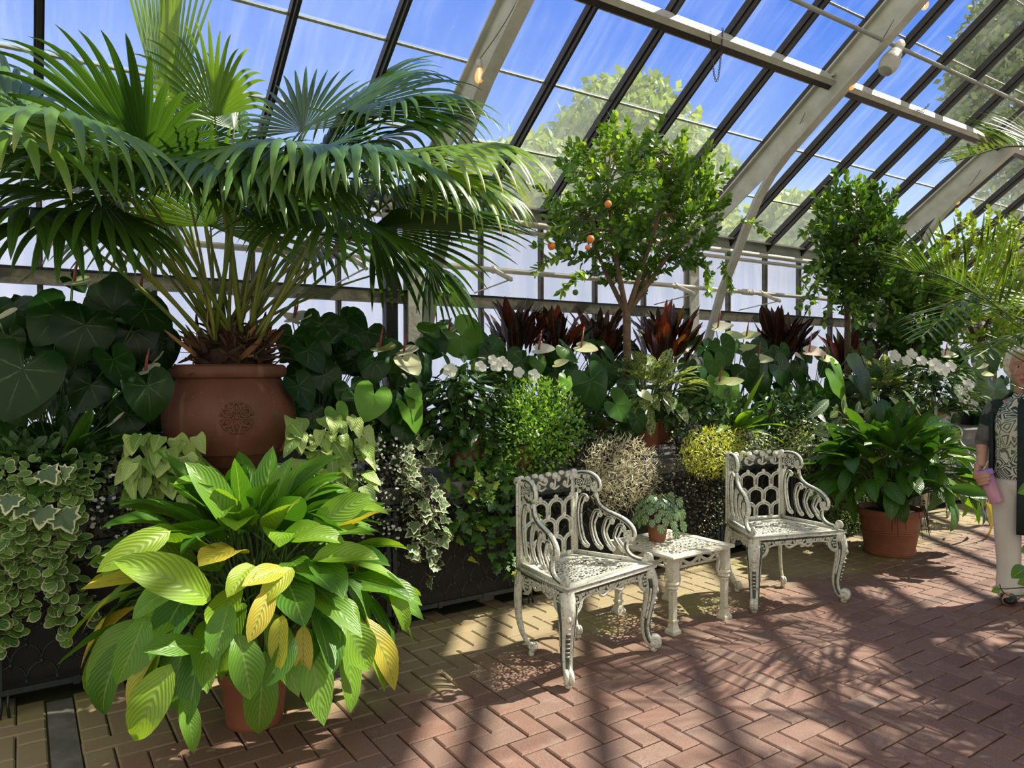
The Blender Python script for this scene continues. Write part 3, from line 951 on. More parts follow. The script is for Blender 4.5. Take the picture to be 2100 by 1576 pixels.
# ---- planting benches
def bench(label, x0, x1):
    t = thing('planting_bench', label, 'bench', ((x0 + x1) / 2, 4.25, 0))
    b = MB()
    b.box(((x0 + x1) / 2, 4.26, 0.715), (x1 - x0, 1.42, 0.085))
    b.build('bench_top', M['concrete'], t, smooth=False)
    for x in np.arange(x0 + 0.1, x1, 1.5):
        MB().box((x, 3.75, 0.335), (0.10, 0.10, 0.67)).build('leg', M['concrete_dark'], t, smooth=False)
        MB().box((x, 4.8, 0.335), (0.10, 0.10, 0.67)).build('leg', M['concrete_dark'], t, smooth=False)
    MB().box(((x0 + x1) / 2, 3.585, 0.64), (x1 - x0, 0.03, 0.06)).build('apron', M['lattice'], t, smooth=False)
    MB().box(((x0 + x1) / 2, 3.64, 0.35), (x1 - x0, 0.03, 0.60)).build('shade_board', M['black'], t, smooth=False)  # black sheet stands in for the deep shade under the bench
    return t


bench('long grey-topped planting bench along the glass wall', X0, 9.6)

# ---- scalloped cast iron panels in front of the benches
LAT_LABELS = ['dark green scalloped iron panel at the left edge, under the variegated creeper',
              'dark green scalloped iron panel behind the left side of the front peace lily',
              'dark green scalloped iron panel behind the right side of the front peace lily',
              'dark green scalloped iron panel under the trailing ivies, left of the first chair',
              'dark green scalloped iron panel behind the first white chair',
              'dark green scalloped iron panel behind the side table',
              'dark green scalloped iron panel behind the second white chair',
              'dark green scalloped iron panel left of the far terracotta tub',
              'dark green scalloped iron panel behind the far terracotta tub',
              'dark green scalloped iron panel at the far right, beyond the tub']
PW = 0.84


def lattice_panel():
    t = thing('iron_lattice_panel', LAT_LABELS[0], 'fence panel', (0, 0, 0), 'scalloped iron panels under the bench')
    m = MB()
    w, h, n, rows = PW, 0.075, 8, 7
    cw = w / n
    for r in range(rows):
        for k in range(-1, n + 1):
            cx = (k + 0.5 + 0.5 * (r % 2)) * cw
            z0 = 0.115 + r * h
            pts = []
            for a in np.linspace(PI, 0, 11):
                x, z = cx + 0.5 * cw * math.cos(a), z0 + 0.02 + (h - 0.005) * math.sin(a)
                if 0 <= x <= w: pts.append((x, 0, z))
            if len(pts) > 2: m.tube(pts, 0.0045, 4)
            x = cx
            if 0 < x < w: m.ball((x, -0.004, z0 + h + 0.018), 0.010, 6)
            if 0 < cx - cw / 2 < w: m.bar((cx - cw / 2, 0, z0), (cx - cw / 2, 0, z0 + 0.03), 0.007, 0.007, (0, 1, 0))
    m.build('lattice', M['lattice'], t, world=False)
    f = MB()
    f.box((w / 2, 0, 0.105), (w, 0.016, 0.022)); f.box((w / 2, 0, 0.655), (w, 0.02, 0.03)); f.box((w / 2, 0.004, 0.60), (w, 0.01, 0.012))
    for x in (0.012, w - 0.012):
        f.box((x, 0, 0.38), (0.024, 0.02, 0.56))
    f.build('frame', M['lattice'], t, smooth=False, world=False)
    for x in (0.03, w - 0.03):
        q = MB()
        for s in (-1, 1):
            q.tube([(x + s * 0.014, 0, 0.10), (x + s * 0.010, 0, 0.05), (x + s * 0.016, -0.01, 0.006)], 0.006, 5)
        q.build('foot', M['lattice'], t, world=False)
    for x in (w * 0.33, w * 0.67):
        MB().box((x, -0.010, 0.103), (0.024, 0.006, 0.034)).build('clip', M['lattice'], t, smooth=False, world=False)
    return t


pan0 = lattice_panel()
for k, lab in enumerate(LAT_LABELS):
    o = pan0 if k == 0 else dup(pan0)
    o.location = (-0.95 + k * (PW + 0.012), 3.52, 0)
    o['label'] = lab

# ---- floor drain
dc = np.array((1.155, 3.26, 0.0))
t = thing('floor_drain', 'round black iron drain grate in the bricks behind the front peace lily', 'drain', dc)
MB().lathe([(0.115, -0.004), (0.115, 0.006), (0.135, 0.006), (0.14, -0.004)], dc, 36).build('ring', M['black'], t)
q = MB()
for k in np.linspace(-0.10, 0.10, 11):
    hw = math.sqrt(max(0.115 ** 2 - k * k, 0)); q.box(dc + (0, k, 0.002), (2 * hw, 0.008, 0.006))
q.build('grate', M['black'], t, smooth=False)

# ================================================================== CAST IRON FURNITURE
def spiral(c, r0, r1, a0, turns, n=18):
    k = np.linspace(0, 1, n)
    r = r0 + (r1 - r0) * k; a = a0 + turns * 2 * PI * k
    return np.stack([c[0] + r * np.cos(a), c[1] + r * np.sin(a)], -1)


def smooth2(pts, n=24):
    """Catmull-Rom through 2-D or 3-D points"""
    p = np.asarray(pts, float)
    p = np.vstack([2 * p[0] - p[1], p, 2 * p[-1] - p[-2]])
    out = []
    m = len(p) - 3
    per = max(2, n // m)
    for i in range(m):
        a, b, c, d = p[i:i + 4]
        for t in np.linspace(0, 1, per, endpoint=False):
            out.append(0.5 * ((2 * b) + (c - a) * t + (2 * a - 5 * b + 4 * c - d) * t * t + (-a + 3 * b - 3 * c + d) * t ** 3))
    out.append(p[-2])
    return np.array(out)


class Plane2:
    """maps (s, z) drawings onto an upright plane"""
    def __init__(self, p0, d, up=(0, 0, 1)):
        self.p0, self.d, self.up = np.array(p0, float), nrm(np.array(d, float)), np.array(up, float)
        self.n = np.cross(self.d, self.up)

    def __call__(self, pts, off=0.0):
        p = np.asarray(pts, float).reshape(-1, 2)
        return self.p0 + p[:, :1] * self.d + p[:, 1:] * self.up + self.n * off


def rosette_iron(mb, P, c, r, petals=6, off=0.0, sq=1.0):
    a = np.linspace(0, 2 * PI, 18, endpoint=False)
    mb.tube(P(np.stack([c[0] + r * np.cos(a), c[1] + sq * r * np.sin(a)], -1), off), r * 0.16, 5, closed=True)
    for k in range(petals):
        t = 2 * PI * k / petals
        mb.ball(P((c[0] + 0.5 * r * math.cos(t), c[1] + sq * 0.5 * r * math.sin(t)), off)[0], r * 0.26, 6)
    mb.ball(P(c, off)[0], r * 0.22, 6)


def scroll_s(mb, P, a, b, r, w, off=0.0, flip=1):
    """an S scroll between two points with a curl at each end"""
    a, b = np.array(a, float), np.array(b, float)
    d = b - a; L = np.linalg.norm(d); t = d / L; n = np.array((-t[1], t[0])) * flip
    pts = [a + t * 0.02 * L + n * r * 0.4]
    mid = smooth2([a + n * r, a + t * L * 0.25 + n * r * 1.2, a + t * L * 0.5, a + t * L * 0.75 - n * r * 1.2, b - n * r], 16)
    mb.tube(P(mid, off), w, 5)
    ang = math.atan2(t[1], t[0])
    for c, s in ((a, 1), (b, -1)):
        a0 = ang + (PI / 2 if s * flip > 0 else -PI / 2)
        sp = spiral(c, r, r * 0.2, a0, 1.15 * flip * 1, 14)
        mb.tube(P(sp, off), w, 5)
        mb.ball(P(c, off)[0], w * 1.5, 6)


def tri_ring(mb, outer, inner, z0, z1, mi=0):
    o, i = np.array(outer, float), np.array(inner, float); n = len(o)
    def lift(p, z): return np.c_[p, np.full(len(p), z)]
    v = np.vstack([lift(o, z1), lift(i, z1), lift(o, z0), lift(i, z0)])
    q = []
    for k in range(n):
        k2 = (k + 1) % n
        q += [(k, k2, n + k2, n + k), (2 * n + k2, 2 * n + k, 3 * n + k, 3 * n + k2), (2 * n + k, 2 * n + k2, k2, k), (n + k, n + k2, 3 * n + k2, 3 * n + k)]
    mb.add(v, q, mi=mi)


def pierced(mb, inside, bounds, cell, z, w=0.0042, th=0.6, seed=3):
    rg = np.random.default_rng(seed)
    x0, y0, x1, y1 = bounds
    P = Plane2((0, 0, z), (1, 0, 0), (0, 1, 0))
    ny = int(round((y1 - y0) / cell))
    nx = int(round((x1 - x0) / cell))
    for j in range(ny):
        for i in range(nx):
            cx, cy = x0 + (i + .5) * (x1 - x0) / nx, y0 + (j + .5) * (y1 - y0) / ny
            if not inside(cx, cy): continue
            s = 1 if (i + j) % 2 else -1
            a0 = rg.uniform(0, 2 * PI)
            sp = spiral((cx, cy), cell * 0.56, cell * 0.12, a0, 1.25 * s, 16)
            mb.tube(P(sp), w, 5, flat=th, up=(0, 0, 1))
            t = a0 + PI * 0.9
            sp = smooth2([(cx + cell * .5 * math.cos(t), cy + cell * .5 * math.sin(t)), (cx + cell * .75 * math.cos(t + .5), cy + cell * .75 * math.sin(t + .5)),
                          (cx + cell * .62 * math.cos(t + 1.1), cy + cell * .62 * math.sin(t + 1.1))], 6)
            mb.tube(P(sp), w * 1.2, 4, flat=th, up=(0, 0, 1))


FW, BWD, FY, BY_ = 0.305, 0.19, -0.205, 0.205
SZ = 0.428


def make_chair():
    t = thing('garden_armchair', '-', 'chair')
    I = [M['iron'], M['patina']]
    # --- seat
    s = MB()
    out = [(-FW - .008, FY - .012), (FW + .008, FY - .012), (BWD + .012, BY_ + .01), (-BWD - .012, BY_ + .01)]
    inn = [(-FW + .065, FY + .055), (FW - .065, FY + .055), (BWD - .035, BY_ - .05), (-BWD + .035, BY_ - .05)]
    tri_ring(s, out, inn, SZ - 0.020, SZ)
    out2 = [(-FW - .002, FY - .005), (FW + .002, FY - .005), (BWD + .006, BY_ + .004), (-BWD - .006, BY_ + .004)]
    tri_ring(s, out2, [(x * .93, y * .93) for x, y in out2], SZ - 0.034, SZ - 0.020, mi=1)
    s.tube([(x, y, SZ - 0.010) for x, y in out], 0.0105, 8, closed=True)
    def ins(x, y):
        k = (y - FY) / (BY_ - FY); hw = (FW - .052) + (BWD - .028 - FW + .052) * k
        return abs(x) < hw and FY + .05 < y < BY_ - .045
    so = s.build('seat', I, t, world=False)
    m = MB(); pierced(m, ins, (-0.27, FY + .05, 0.27, BY_ - .045), 0.043, SZ - 0.006, 0.0042)
    m.build('pierced_panel', I, so, world=False)
    # --- back
    b = MB()
    P = Plane2((0, BY_, 0), (1, 0, 0))
    for sx in (-1, 1):
        for k, dx in enumerate((-0.022, -0.009, 0.004, 0.017)):
            b.tube([(sx * (BWD - dx) , BY_ - 0.004 * (k % 2), SZ), (sx * (BWD - dx), BY_ - 0.004 * (k % 2), 0.835)], 0.0078, 6)
        b.box((sx * (BWD + .002), BY_ + 0.006, 0.635), (0.045, 0.008, 0.41), mi=1)
    w = (BWD - 0.02) * 2; nb = 3; cw = w / nb; rh = 0.094
    for r in range(4):
        z0 = SZ + 0.022 + r * rh
        if r == 3: z0 = SZ + 0.022 + 3 * rh
        for k in range(-1, nb + 1):
            cx = -w / 2 + (k + 0.5 + 0.5 * ((r + 1) % 2)) * cw
            for rr, off in ((0.5, 0.0), (0.40, 0.0)):
                pts = [(cx - rr * cw, z0)] if rr == 0.5 else [(cx - rr * cw, z0 + 0.006)]
                for a in np.linspace(PI, 0, 11):
                    pts.append((cx + rr * cw * math.cos(a), z0 + rh * 0.50 + (rh * 0.46 - (0.5 - rr) * cw) * math.sin(a)))
                pts.append((cx + rr * cw, z0))
                pts = [p for p in pts if abs(p[0]) <= w / 2 + 0.002 and p[1] < 0.80]
                if len(pts) > 2 and (r < 3):
                    b.tube(P(pts, 0), 0.0060, 5)
                    if rr == 0.5: b.tube(P([(cx + (x_ - cx) * .89, z_ - .004) for x_, z_ in pts], 0), 0.0046, 4, mi=1)
            if abs(cx) <= w / 2 + .004 and r < 3:
                b.ball(P((cx, z0 + rh * 1.0), 0)[0], 0.0145, 8, sq=(1, .8, 1.2))
            if r == 0 and abs(cx - cw / 2) <= w / 2 + .004:
                b.ball(P((cx - cw / 2, z0), 0)[0], 0.013, 8)
    b.box((0, BY_, SZ + 0.011), (2 * BWD, 0.014, 0.022))
    b.build('backrest', I, t, world=False)
    cr = MB()
    cr.box((0, BY_, 0.803), (2 * BWD, 0.004, 0.05), mi=1)
    for k in range(4):
        x = -BWD + 0.048 + k * 0.095
        f = 1 if k < 2 else -1
        scroll_s(cr, P, (x - 0.022, 0.800), (x + 0.026, 0.826), 0.015, 0.0066, 0, f)
        cr.tube(P(spiral((x, 0.840), 0.018, 0.005, PI if f > 0 else 0, -1.1 * f, 14), 0), 0.0075, 6)
        cr.tube(P(smooth2([(x - .03, .79), (x, .778), (x + .03, .79)], 8), 0), 0.006, 5)
    for x in np.linspace(-BWD, BWD, 9):
        cr.ball((x, BY_ - 0.002, 0.848 + 0.008 * math.cos(x * 66)), 0.016, 8, sq=(1.2, 1, .8))
    for sx in (-1, 1):
        cr.tube([(sx * BWD, BY_ - .03, .838), (sx * BWD, BY_ + .03, .838)], 0.020, 12)
    cr.build('crest', I, t, world=False)
    # --- side wings with the arms
    for sx in (-1, 1):
        a = np.array((sx * BWD, BY_, 0.0)); e = np.array((sx * (FW - .005), FY, 0.0))
        P = Plane2(a, e - a)
        io = 0.0
        L = np.linalg.norm(e - a)
        A = MB()
        top = smooth2([(0, .842), (.05, .852), (.10, .848), (.135, .825), (.147, .79), (.138, .765)], 26)
        A.tube(P(top), 0.0125, 8)
        A.tube(P(spiral((.122, .785), .026, .006, -0.6, -1.3, 16)), 0.008, 6); A.ball(P((.122, .785))[0], 0.010, 8)
        mid = smooth2([(.128, .752), (.132, .722), (.15, .690), (.19, .664), (.245, .646), (.29, .626), (.325, .594), (.333, .560), (.318, .535)], 36)
        A.tube(P(mid), np.linspace(0.010, 0.015, len(mid)), 8)
        for o_ in (-1, 1):
            A.tube(P(top[3:-3], .0095 * o_), .0052, 5, mi=1); A.tube(P(mid[3:-3] , .0105 * o_), .0056, 5, mi=1)
        A.tube(P(spiral((.305, .556), .026, .006, -0.4, -1.4, 18)), 0.0085, 6); A.ball(P((.305, .556))[0], 0.011, 8)
        fr = smooth2([(.300, .535), (.291, .505), (.298, .475), (.325, .452), (.37, .442), (.41, .447)], 26)
        A.tube(P(fr), 0.0115, 8)
        for o_ in (-1, 1): A.tube(P(fr[2:-4], .0085 * o_), .0052, 5, mi=1)
        A.tube(P(spiral((L - .018, .458), .022, .006, -0.9, 1.3, 16)), 0.009, 6); A.ball(P((L - .018, .458))[0], 0.011, 8)
        A.bar(P((0, SZ + .010))[0], P((L - .02, SZ + .008))[0], 0.014, 0.020)
        A.tube([P((-.002, SZ))[0], P((-.002, .84))[0]], 0.010, 6)
        A.build('armrest', I, t, world=False)
        H = MB()
        for s0, zt in ((.022, .735), (.098, .662), (.165, .632), (.226, .600)):
            bar = smooth2([(s0 + .060, zt - .020), (s0 + .046, zt), (s0 + .022, zt - .004), (s0 + .004, zt - .05), (s0 + .002, (zt + .47) / 2), (s0 + .020, .505), (s0 + .048, .472)], 26)
            H.tube(P(bar, io), 0.0082, 6)
            for o_ in (-1, 1): H.tube(P(bar[3:-3], .0062 * o_), .0034, 4, mi=1)
            bar2 = smooth2([(s0 + .040, zt - .025), (s0 + .024, zt - .06), (s0 + .022, (zt + .47) / 2), (s0 + .038, .515), (s0 + .06, .485)], 18)
            H.tube(P(bar2, io), 0.0056, 5)
            H.tube(P(spiral((s0 + .048, zt - .018), .016, .004, 1.6, -1.2, 12), io), 0.0055, 5)
            H.tube(P(spiral((s0 + .056, .480), .013, .004, -2.4, 1.2, 12), io), 0.005, 5)
            for f in (0.25, 0.5, 0.75):
                k = int(f * (len(bar2) - 1)); H.ball(P(bar2[k], io)[0] , 0.0065, 6)
        # flower spray in the upper corner
        fl_ = MB()
        fl_.prism([(.0, .745), (.05, .752), (.105, .775), (.12, .80), (.10, .838), (.05, .842), (.0, .832)], P.p0, P.d, P.up, 0.003, mi=1)
        rosette_iron(fl_, P, (.036, .798), .021, 5, 0); rosette_iron(fl_, P, (.082, .808), .019, 5, 0)
        for q in ((.015, .775, .035, .755), (.06, .775, .085, .77), (.012, .825, .03, .835), (.062, .83, .085, .835)):
            scroll_s(fl_, P, q[:2], q[2:], .008, 0.0045, 0)
        for s_, z_ in ((.17, .665), (.215, .648), (.26, .632)):
            rosette_iron(H, P, (s_ + .01, z_ - .012), .011, 4, io)
        h = H.build('harp_bars', I, t, world=False)
        fl_.build('flower_panel', I, h, world=False)
    # --- aprons
    def apron(p0, p1, ends=0.055):
        p0, p1 = np.array(p0, float), np.array(p1, float)
        P = Plane2(p0, p1 - p0); L = np.linalg.norm(p1 - p0)
        m = MB()
        z1 = SZ - 0.024
        low = smooth2([(0, .300), (ends, .315), (ends * 1.6, .365), (L * .36, .372), (L * .44, .362), (L / 2, .368), (L * .56, .362), (L * .64, .372), (L - ends * 1.6, .365), (L - ends, .315), (L, .300)], 40)
        # dark recessed web, strip by strip
        v, q = [], []
        for k, (x, z) in enumerate(low):
            v += [P((x, z), -.0015)[0], P((x, z1), -.0015)[0], P((x, z), .0015)[0], P((x, z1), .0015)[0]]
            if k: b_ = 4 * k; q += [(b_ - 4, b_, b_ + 1, b_ - 3), (b_ - 2, b_ - 1, b_ + 3, b_ + 2), (b_ - 4, b_ - 2, b_ + 2, b_)]
        m.add(v, q, mi=1)
        for off in (-0.004, ):
            m.tube(P(low, 0), 0.0062, 6)
            for c, f in ((ends * .62, 1), (L - ends * .62, -1)):
                rosette_iron(m, P, (c, .356), .030, 6, 0, 1.25); rosette_iron(m, P, (c + f * .012, .318), .011, 5, 0)
                m.tube(P(spiral((c, .352), .046, .036, PI / 2, f * -0.8, 16), 0), 0.0068, 5)
            nsc = max(2, int(L / .085))
            for k in range(nsc):
                x0 = ends * 1.35 + k * (L - 2.7 * ends) / nsc; x1 = x0 + (L - 2.7 * ends) / nsc
                scroll_s(m, P, (x0 + .012, .388), (x1 - .012, .384), 0.012, 0.0065, 0, 1 if k < nsc / 2 else -1)
            for f in (-1, 1):
                m.tube(P(smooth2([(L / 2, .376), (L / 2 + f * .03, .362), (L / 2 + f * .065, .350), (L / 2 + f * .085, .362), (L / 2 + f * .075, .374)], 16), 0), 0.0075, 6)
            for x in np.linspace(ends * 1.2, L - ends * 1.2, 14):
                m.ball(P((x, .398), 0)[0], 0.0075, 6)
        return m.build('apron', I, t, world=False)
    apron((-FW + .02, FY + .002, 0), (FW - .02, FY + .002, 0))
    for sx in (-1, 1):
        if sx < 0: apron((-BWD - .0, BY_ - .02, 0), (-FW + .005, FY + .03, 0), .05)
        else: apron((FW - .005, FY + .03, 0), (BWD, BY_ - .02, 0), .05)
    # --- legs
    for sx in (-1, 1):
        o = nrm(np.array((sx * 0.62, -0.78, 0.0)))
        base = np.array((sx * (FW - .020), FY + .020, 0.0))
        prof = smooth2([(.004, .405), (.016, .365), (.022, .320), (.016, .26), (.002, .19), (-.006, .13), (.0, .08), (.016, .048), (.036, .036)], 28)
        path = np.array([base + o * a + np.array((0, 0, z)) for a, z in prof])
        g = MB()
        rad = np.interp(prof[:, 1], [.03, .10, .25, .33, .41], [.021, .023, .029, .037, .036])
        g.tube(path, rad, 8, up=np.cross(o, (0, 0, 1)))
        c = base + o * 0.040
        Pn = Plane2(c, o)
        for d in (-0.010, 0.010):
            g.tube(Pn(spiral((0.0, 0.052), .028, .005, -PI / 2, 1.4, 20), d), 0.0125, 6)
        g.tube(Pn([(0.0, 0.052), (0.0, 0.0525)], 0) + np.outer((-1, 1), Pn.n) * 0.016, 0.012, 8)
        g.lathe([(0.0, 0.0), (0.013, 0.0), (0.017, 0.008), (0.014, 0.018), (0.010, 0.03)], base + o * .036, 12)
        sd = np.cross(o, (0, 0, 1))
        for d in (-1, 1):
            g.tube(path[2:-2] + sd * d * rad[2:-2, None] * 0.75 + o * rad[2:-2, None] * .55, 0.0050, 5)
        for z in np.linspace(.135, .265, 7):
            k = int(np.argmin(abs(prof[:, 1] - z)))
            g.ball(path[k] + o * rad[k] * .93, rad[k] * .42, 6, sq=(1, 1, .45))
        kk = slice(10, -4)
        g.tube(path[kk] + o * rad[kk, None] * .62, rad[kk] * .52, 6, mi=1)
        for d in (-1, 1):
            g.tube(path[3:-3] + sd * d * rad[3:-3, None] * .92 + o * rad[3:-3, None] * .05, rad[3:-3] * .30, 5, mi=1)
        g.ball(path[7] + o * rad[7] * .8, .014, 8, sq=(1, 1, 1.4))
        for d in (-1, 1):
            g.tube(path[6:14] + sd * d * (rad[6:14, None] * .95 + .004), 0.006, 5)
        g.build('leg', I, t, world=False)
        # back leg, plain
        base = np.array((sx * (BWD - .005), BY_ - .005, 0.0)); o = nrm(np.array((sx * 0.35, .9, 0)))
        prof = smooth2([(0, .41), (.018, .36), (.026, .28), (.022, .19), (.002, .11), (-.03, .06), (-.045, .04)], 22)
        path = np.array([base + o * a + np.array((0, 0, z)) for a, z in prof])
        g = MB()
        g.tube(path, np.interp(prof[:, 1], [.03, .2, .41], [.013, .019, .025]), 8, flat=.6, up=np.cross(o, (0, 0, 1)))
        Pn = Plane2(base - o * .05, o)
        for d in (-0.007, 0.007):
            g.tube(Pn(spiral((0, .046), .020, .004, -PI / 2, -1.3, 16), d), 0.009, 6)
        g.lathe([(0.0, 0.0), (0.012, 0.0), (0.015, 0.008), (0.011, 0.03)], base - o * .045, 12)
        Pk = Plane2(base + o * .022, np.cross(o, (0, 0, 1)))
        rosette_iron(g, Pk, (0, .37), .022, 6, .004, 1.3)
        g.build('leg', I, t, world=False)
    return t


GC = 'white garden armchairs'
ch1 = make_chair()
ch2 = dup(ch1); ch3 = dup(ch1)
_a = math.radians(9.0)
ch1.location = (2.222, 2.735, 0); ch1.rotation_euler.z = _a
ch1['label'] = 'nearest ornate white iron armchair, left of the side table'
ch2.location = (3.790, 2.775, 0); ch2.rotation_euler.z = math.radians(-17)
ch2['label'] = 'second ornate white iron armchair, right of the side table'
ch3.location = (6.92, 3.32, 0); ch3.rotation_euler.z = math.radians(-30)
ch3['label'] = 'white iron armchair mostly hidden behind the far terracotta tub, one scroll leg showing'
for c in (ch1, ch2, ch3): c['group'] = GC


def make_table():
    t = thing('side_table', 'small square cream iron side table between the two white armchairs', 'table', (3.014, 2.897, 0), rz=0.02)
    I = [M['iron_t'], M['patina']]
    h = 0.245; zt = 0.412
    s = MB()
    o = [(-h, -h), (h, -h), (h, h), (-h, h)]; i = [(x * .80, y * .80) for x, y in o]
    tri_ring(s, o, i, zt - .016, zt); s.tube([(x, y, zt - .008) for x, y in o], .008, 6, closed=True)
    tp = s.build('table_top', I, t, smooth=False, world=False)
    m = MB(); pierced(m, lambda x, y: abs(x) < h * .8 and abs(y) < h * .8, (-h * .8, -h * .8, h * .8, h * .8), 0.052, zt - .006, 0.0054, 0.55, 9)
    m.tube([(x * .7, 0, zt - .006) for x in (-h, 0, h)], .005, 4); m.tube([(0, x * .7, zt - .006) for x in (-h, 0, h)], .005, 4)
    m.build('pierced_panel', I, tp, world=False)
    for k in range(4):
        a = k * PI / 2; d = np.array((math.cos(a), math.sin(a), 0)); n = np.array((math.sin(a), -math.cos(a), 0))
        p0 = n * (h - .045) - d * (h - .05)
        P = Plane2(p0, d); L = 2 * (h - .05)
        m = MB()
        m.bar(P((0, zt - .024))[0], P((L, zt - .024))[0], .010, .018)
        m.bar(P((0.02, .338))[0], P((L - .02, .338))[0], .010, .012)
        for f in range(2):
            x0 = .055 + f * (L - .11) / 2; x1 = x0 + (L - .11) / 2
            for dz in (0, -.010):
                sw = smooth2([(x0, .39 + dz), (x0 + .02, .372 + dz), ((x0 + x1) / 2, .352 + dz), (x1 - .02, .372 + dz), (x1, .39 + dz)], 16)
                m.tube(P(sw, .004), .0052, 5)
        for x in (.05, L / 2, L - .05):
            m.ball(P((x, .388), .004)[0], .013, 8); m.ball(P((x, .360), .004)[0], .008, 6, sq=(1, 1, 2.2))
        m.build('apron', I, t, world=False)
    for sx in (-1, 1):
        for sy in (-1, 1):
            c = np.array((sx * .205, sy * .205, 0))
            g = MB()
            g.box(c + (0, 0, .338), (.046, .046, .125))
            g.lathe([(.030, .275), (.034, .262), (.026, .25), (.031, .24), (.020, .228), (.023, .222)], c, 4 * 5)
            v = []
            def sq(prof):
                for (r0, z0), (r1, z1) in zip(prof[:-1], prof[1:]):
                    q = [(-1, -1), (1, -1), (1, 1), (-1, 1)]
                    vv = [c + (a * r0, b * r0, z0) for a, b in q] + [c + (a * r1, b * r1, z1) for a, b in q]
                    g.add(vv, [(0, 1, 5, 4), (1, 2, 6, 5), (2, 3, 7, 6), (3, 0, 4, 7)])
            sq([(.016, .225), (.015, .075), (.021, .074), (.021, .062), (.016, .058), (.022, .030), (.030, .016), (.030, .0)])
            g.add([c + (a * .030, b * .030, 0) for a, b in ((-1, -1), (1, -1), (1, 1), (-1, 1))], [(3, 2, 1, 0)])
            for d in (np.array((-sx, 0, 0.0)), np.array((0, -sy, 0.0))):
                P = Plane2(c, d)
                ly = smooth2([(.03, .385), (.056, .382), (.062, .366), (.048, .352), (.040, .33), (.050, .295), (.052, .268), (.034, .245), (.02, .25)], 28)
                g.tube(P(ly), .0065, 6); g.tube(P(spiral((.050, .378), .013, .004, 0, 1.2, 10)), .005, 5)
                for k in range(5): g.ball(P((.044 - .004 * k, .250 + .006 * k))[0], .008, 6)
            auto_smooth(g.build('leg', I, t, world=False))
    return t


make_table()

# ================================================================== PLANTS
def grid_leaf(prof, nx=4, ny=8):
    """template: x = -1..1 times the half width at y, y = 0..1"""
    v, uv, q = [], [], []
    for j in range(ny + 1):
        y = j / ny; w = prof(y)
        for i in range(nx + 1):
            u = -1 + 2 * i / nx
            v.append((u * w, y)); uv.append((u, y))
    for j in range(ny):
        for i in range(nx):
            a = j * (nx + 1) + i
            q.append((a, a + 1, a + nx + 2, a + nx + 1))
    return dict(v=np.array(v), uv=np.array(uv), q=np.array(q), t=np.zeros((0, 3), int))


def polar_leaf(half, rings=(0.45, 0.8, 1.0)):
    """template from half an outline (x >= 0, from the notch to the tip), middle at the petiole"""
    h = np.array(half, float)
    full = np.vstack([h, (h[1:-1] * (-1, 1))[::-1]])
    n = len(full); ring = np.vstack([full, full[:1]])
    v = [(0, 0)] * n; uv = [(0, (k + .5) / n) for k in range(n)]
    for r in rings:
        for k in range(n + 1):
            v.append(tuple(ring[k] * r)); uv.append((r, k / n))
    t = [(k, n + k, n + k + 1) for k in range(n)]
    q = []
    for a in range(len(rings) - 1):
        for k in range(n):
            b = n + a * (n + 1); c = b + n + 1
            q.append((b + k, c + k, c + k + 1, b + k + 1))
    return dict(v=np.array(v, float), uv=np.array(uv, float), q=np.array(q).reshape(-1, 4), t=np.array(t))


def pw(a, b, c=1.0):
    m = (a / (a + b)) ** a * (b / (a + b)) ** b
    return lambda y: c * (max(y, 0) ** a) * (max(1 - y, 0) ** b) / m + 0.012


T_LILY = grid_leaf(pw(0.75, 0.85), 4, 9)
T_LANCE = grid_leaf(pw(0.8, 0.9), 2, 6)
T_ELL = grid_leaf(pw(0.6, 0.6), 2, 4)
T_CIT = grid_leaf(pw(0.7, 0.8), 2, 4)
T_TINY = grid_leaf(pw(0.6, 0.7), 2, 2)
T_STRAP = grid_leaf(pw(0.35, 0.55), 2, 10)
T_SYNG = grid_leaf(lambda y: (1.0 if y > .2 else .78 + y) * max(1 - y, 0) ** .75 * (0.75 + .6 * min(y, .3)) + .01, 4, 7)
T_HEART = polar_leaf([(0, -.03), (.05, -.2), (.15, -.42), (.33, -.52), (.52, -.45), (.65, -.26), (.69, -.02), (.65, .22), (.53, .46), (.36, .70), (.17, .89), (0, 1.0)], (.25, .5, .75, 1.0))
T_SPATHE = polar_leaf([(0, .0), (.12, -.12), (.34, -.16), (.56, -.04), (.66, .2), (.6, .48), (.42, .74), (.2, .92), (0, 1.0)])
T_ROUND = polar_leaf([(0, -.2), (.3, -.16), (.62, .0), (.82, .25), (.86, .48), (.72, .72), (.42, .92), (0, 1.0)], (0.5, 0.85, 1.0))
T_PEP = polar_leaf([(0, -.10), (.2, -.26), (.5, -.24), (.78, -.02), (.86, .28), (.72, .60), (.40, .86), (0, 1.0)], (0.5, 0.85, 1.0))
T_IVY = polar_leaf([(0, -.04), (.14, -.22), (.38, -.30), (.50, -.12), (.92, -.06), (.62, .22), (.70, .46), (.38, .50), (.22, .78), (0, 1.0)], (0.5, 0.85, 1.0))
T_PETAL5 = polar_leaf([(0, -.5), (.22, -.42), (.20, -.2), (.52, -.22), (.72, .02), (.50, .18), (.62, .44), (.36, .66), (.16, .46), (0, .62)], (0.5, 1.0))


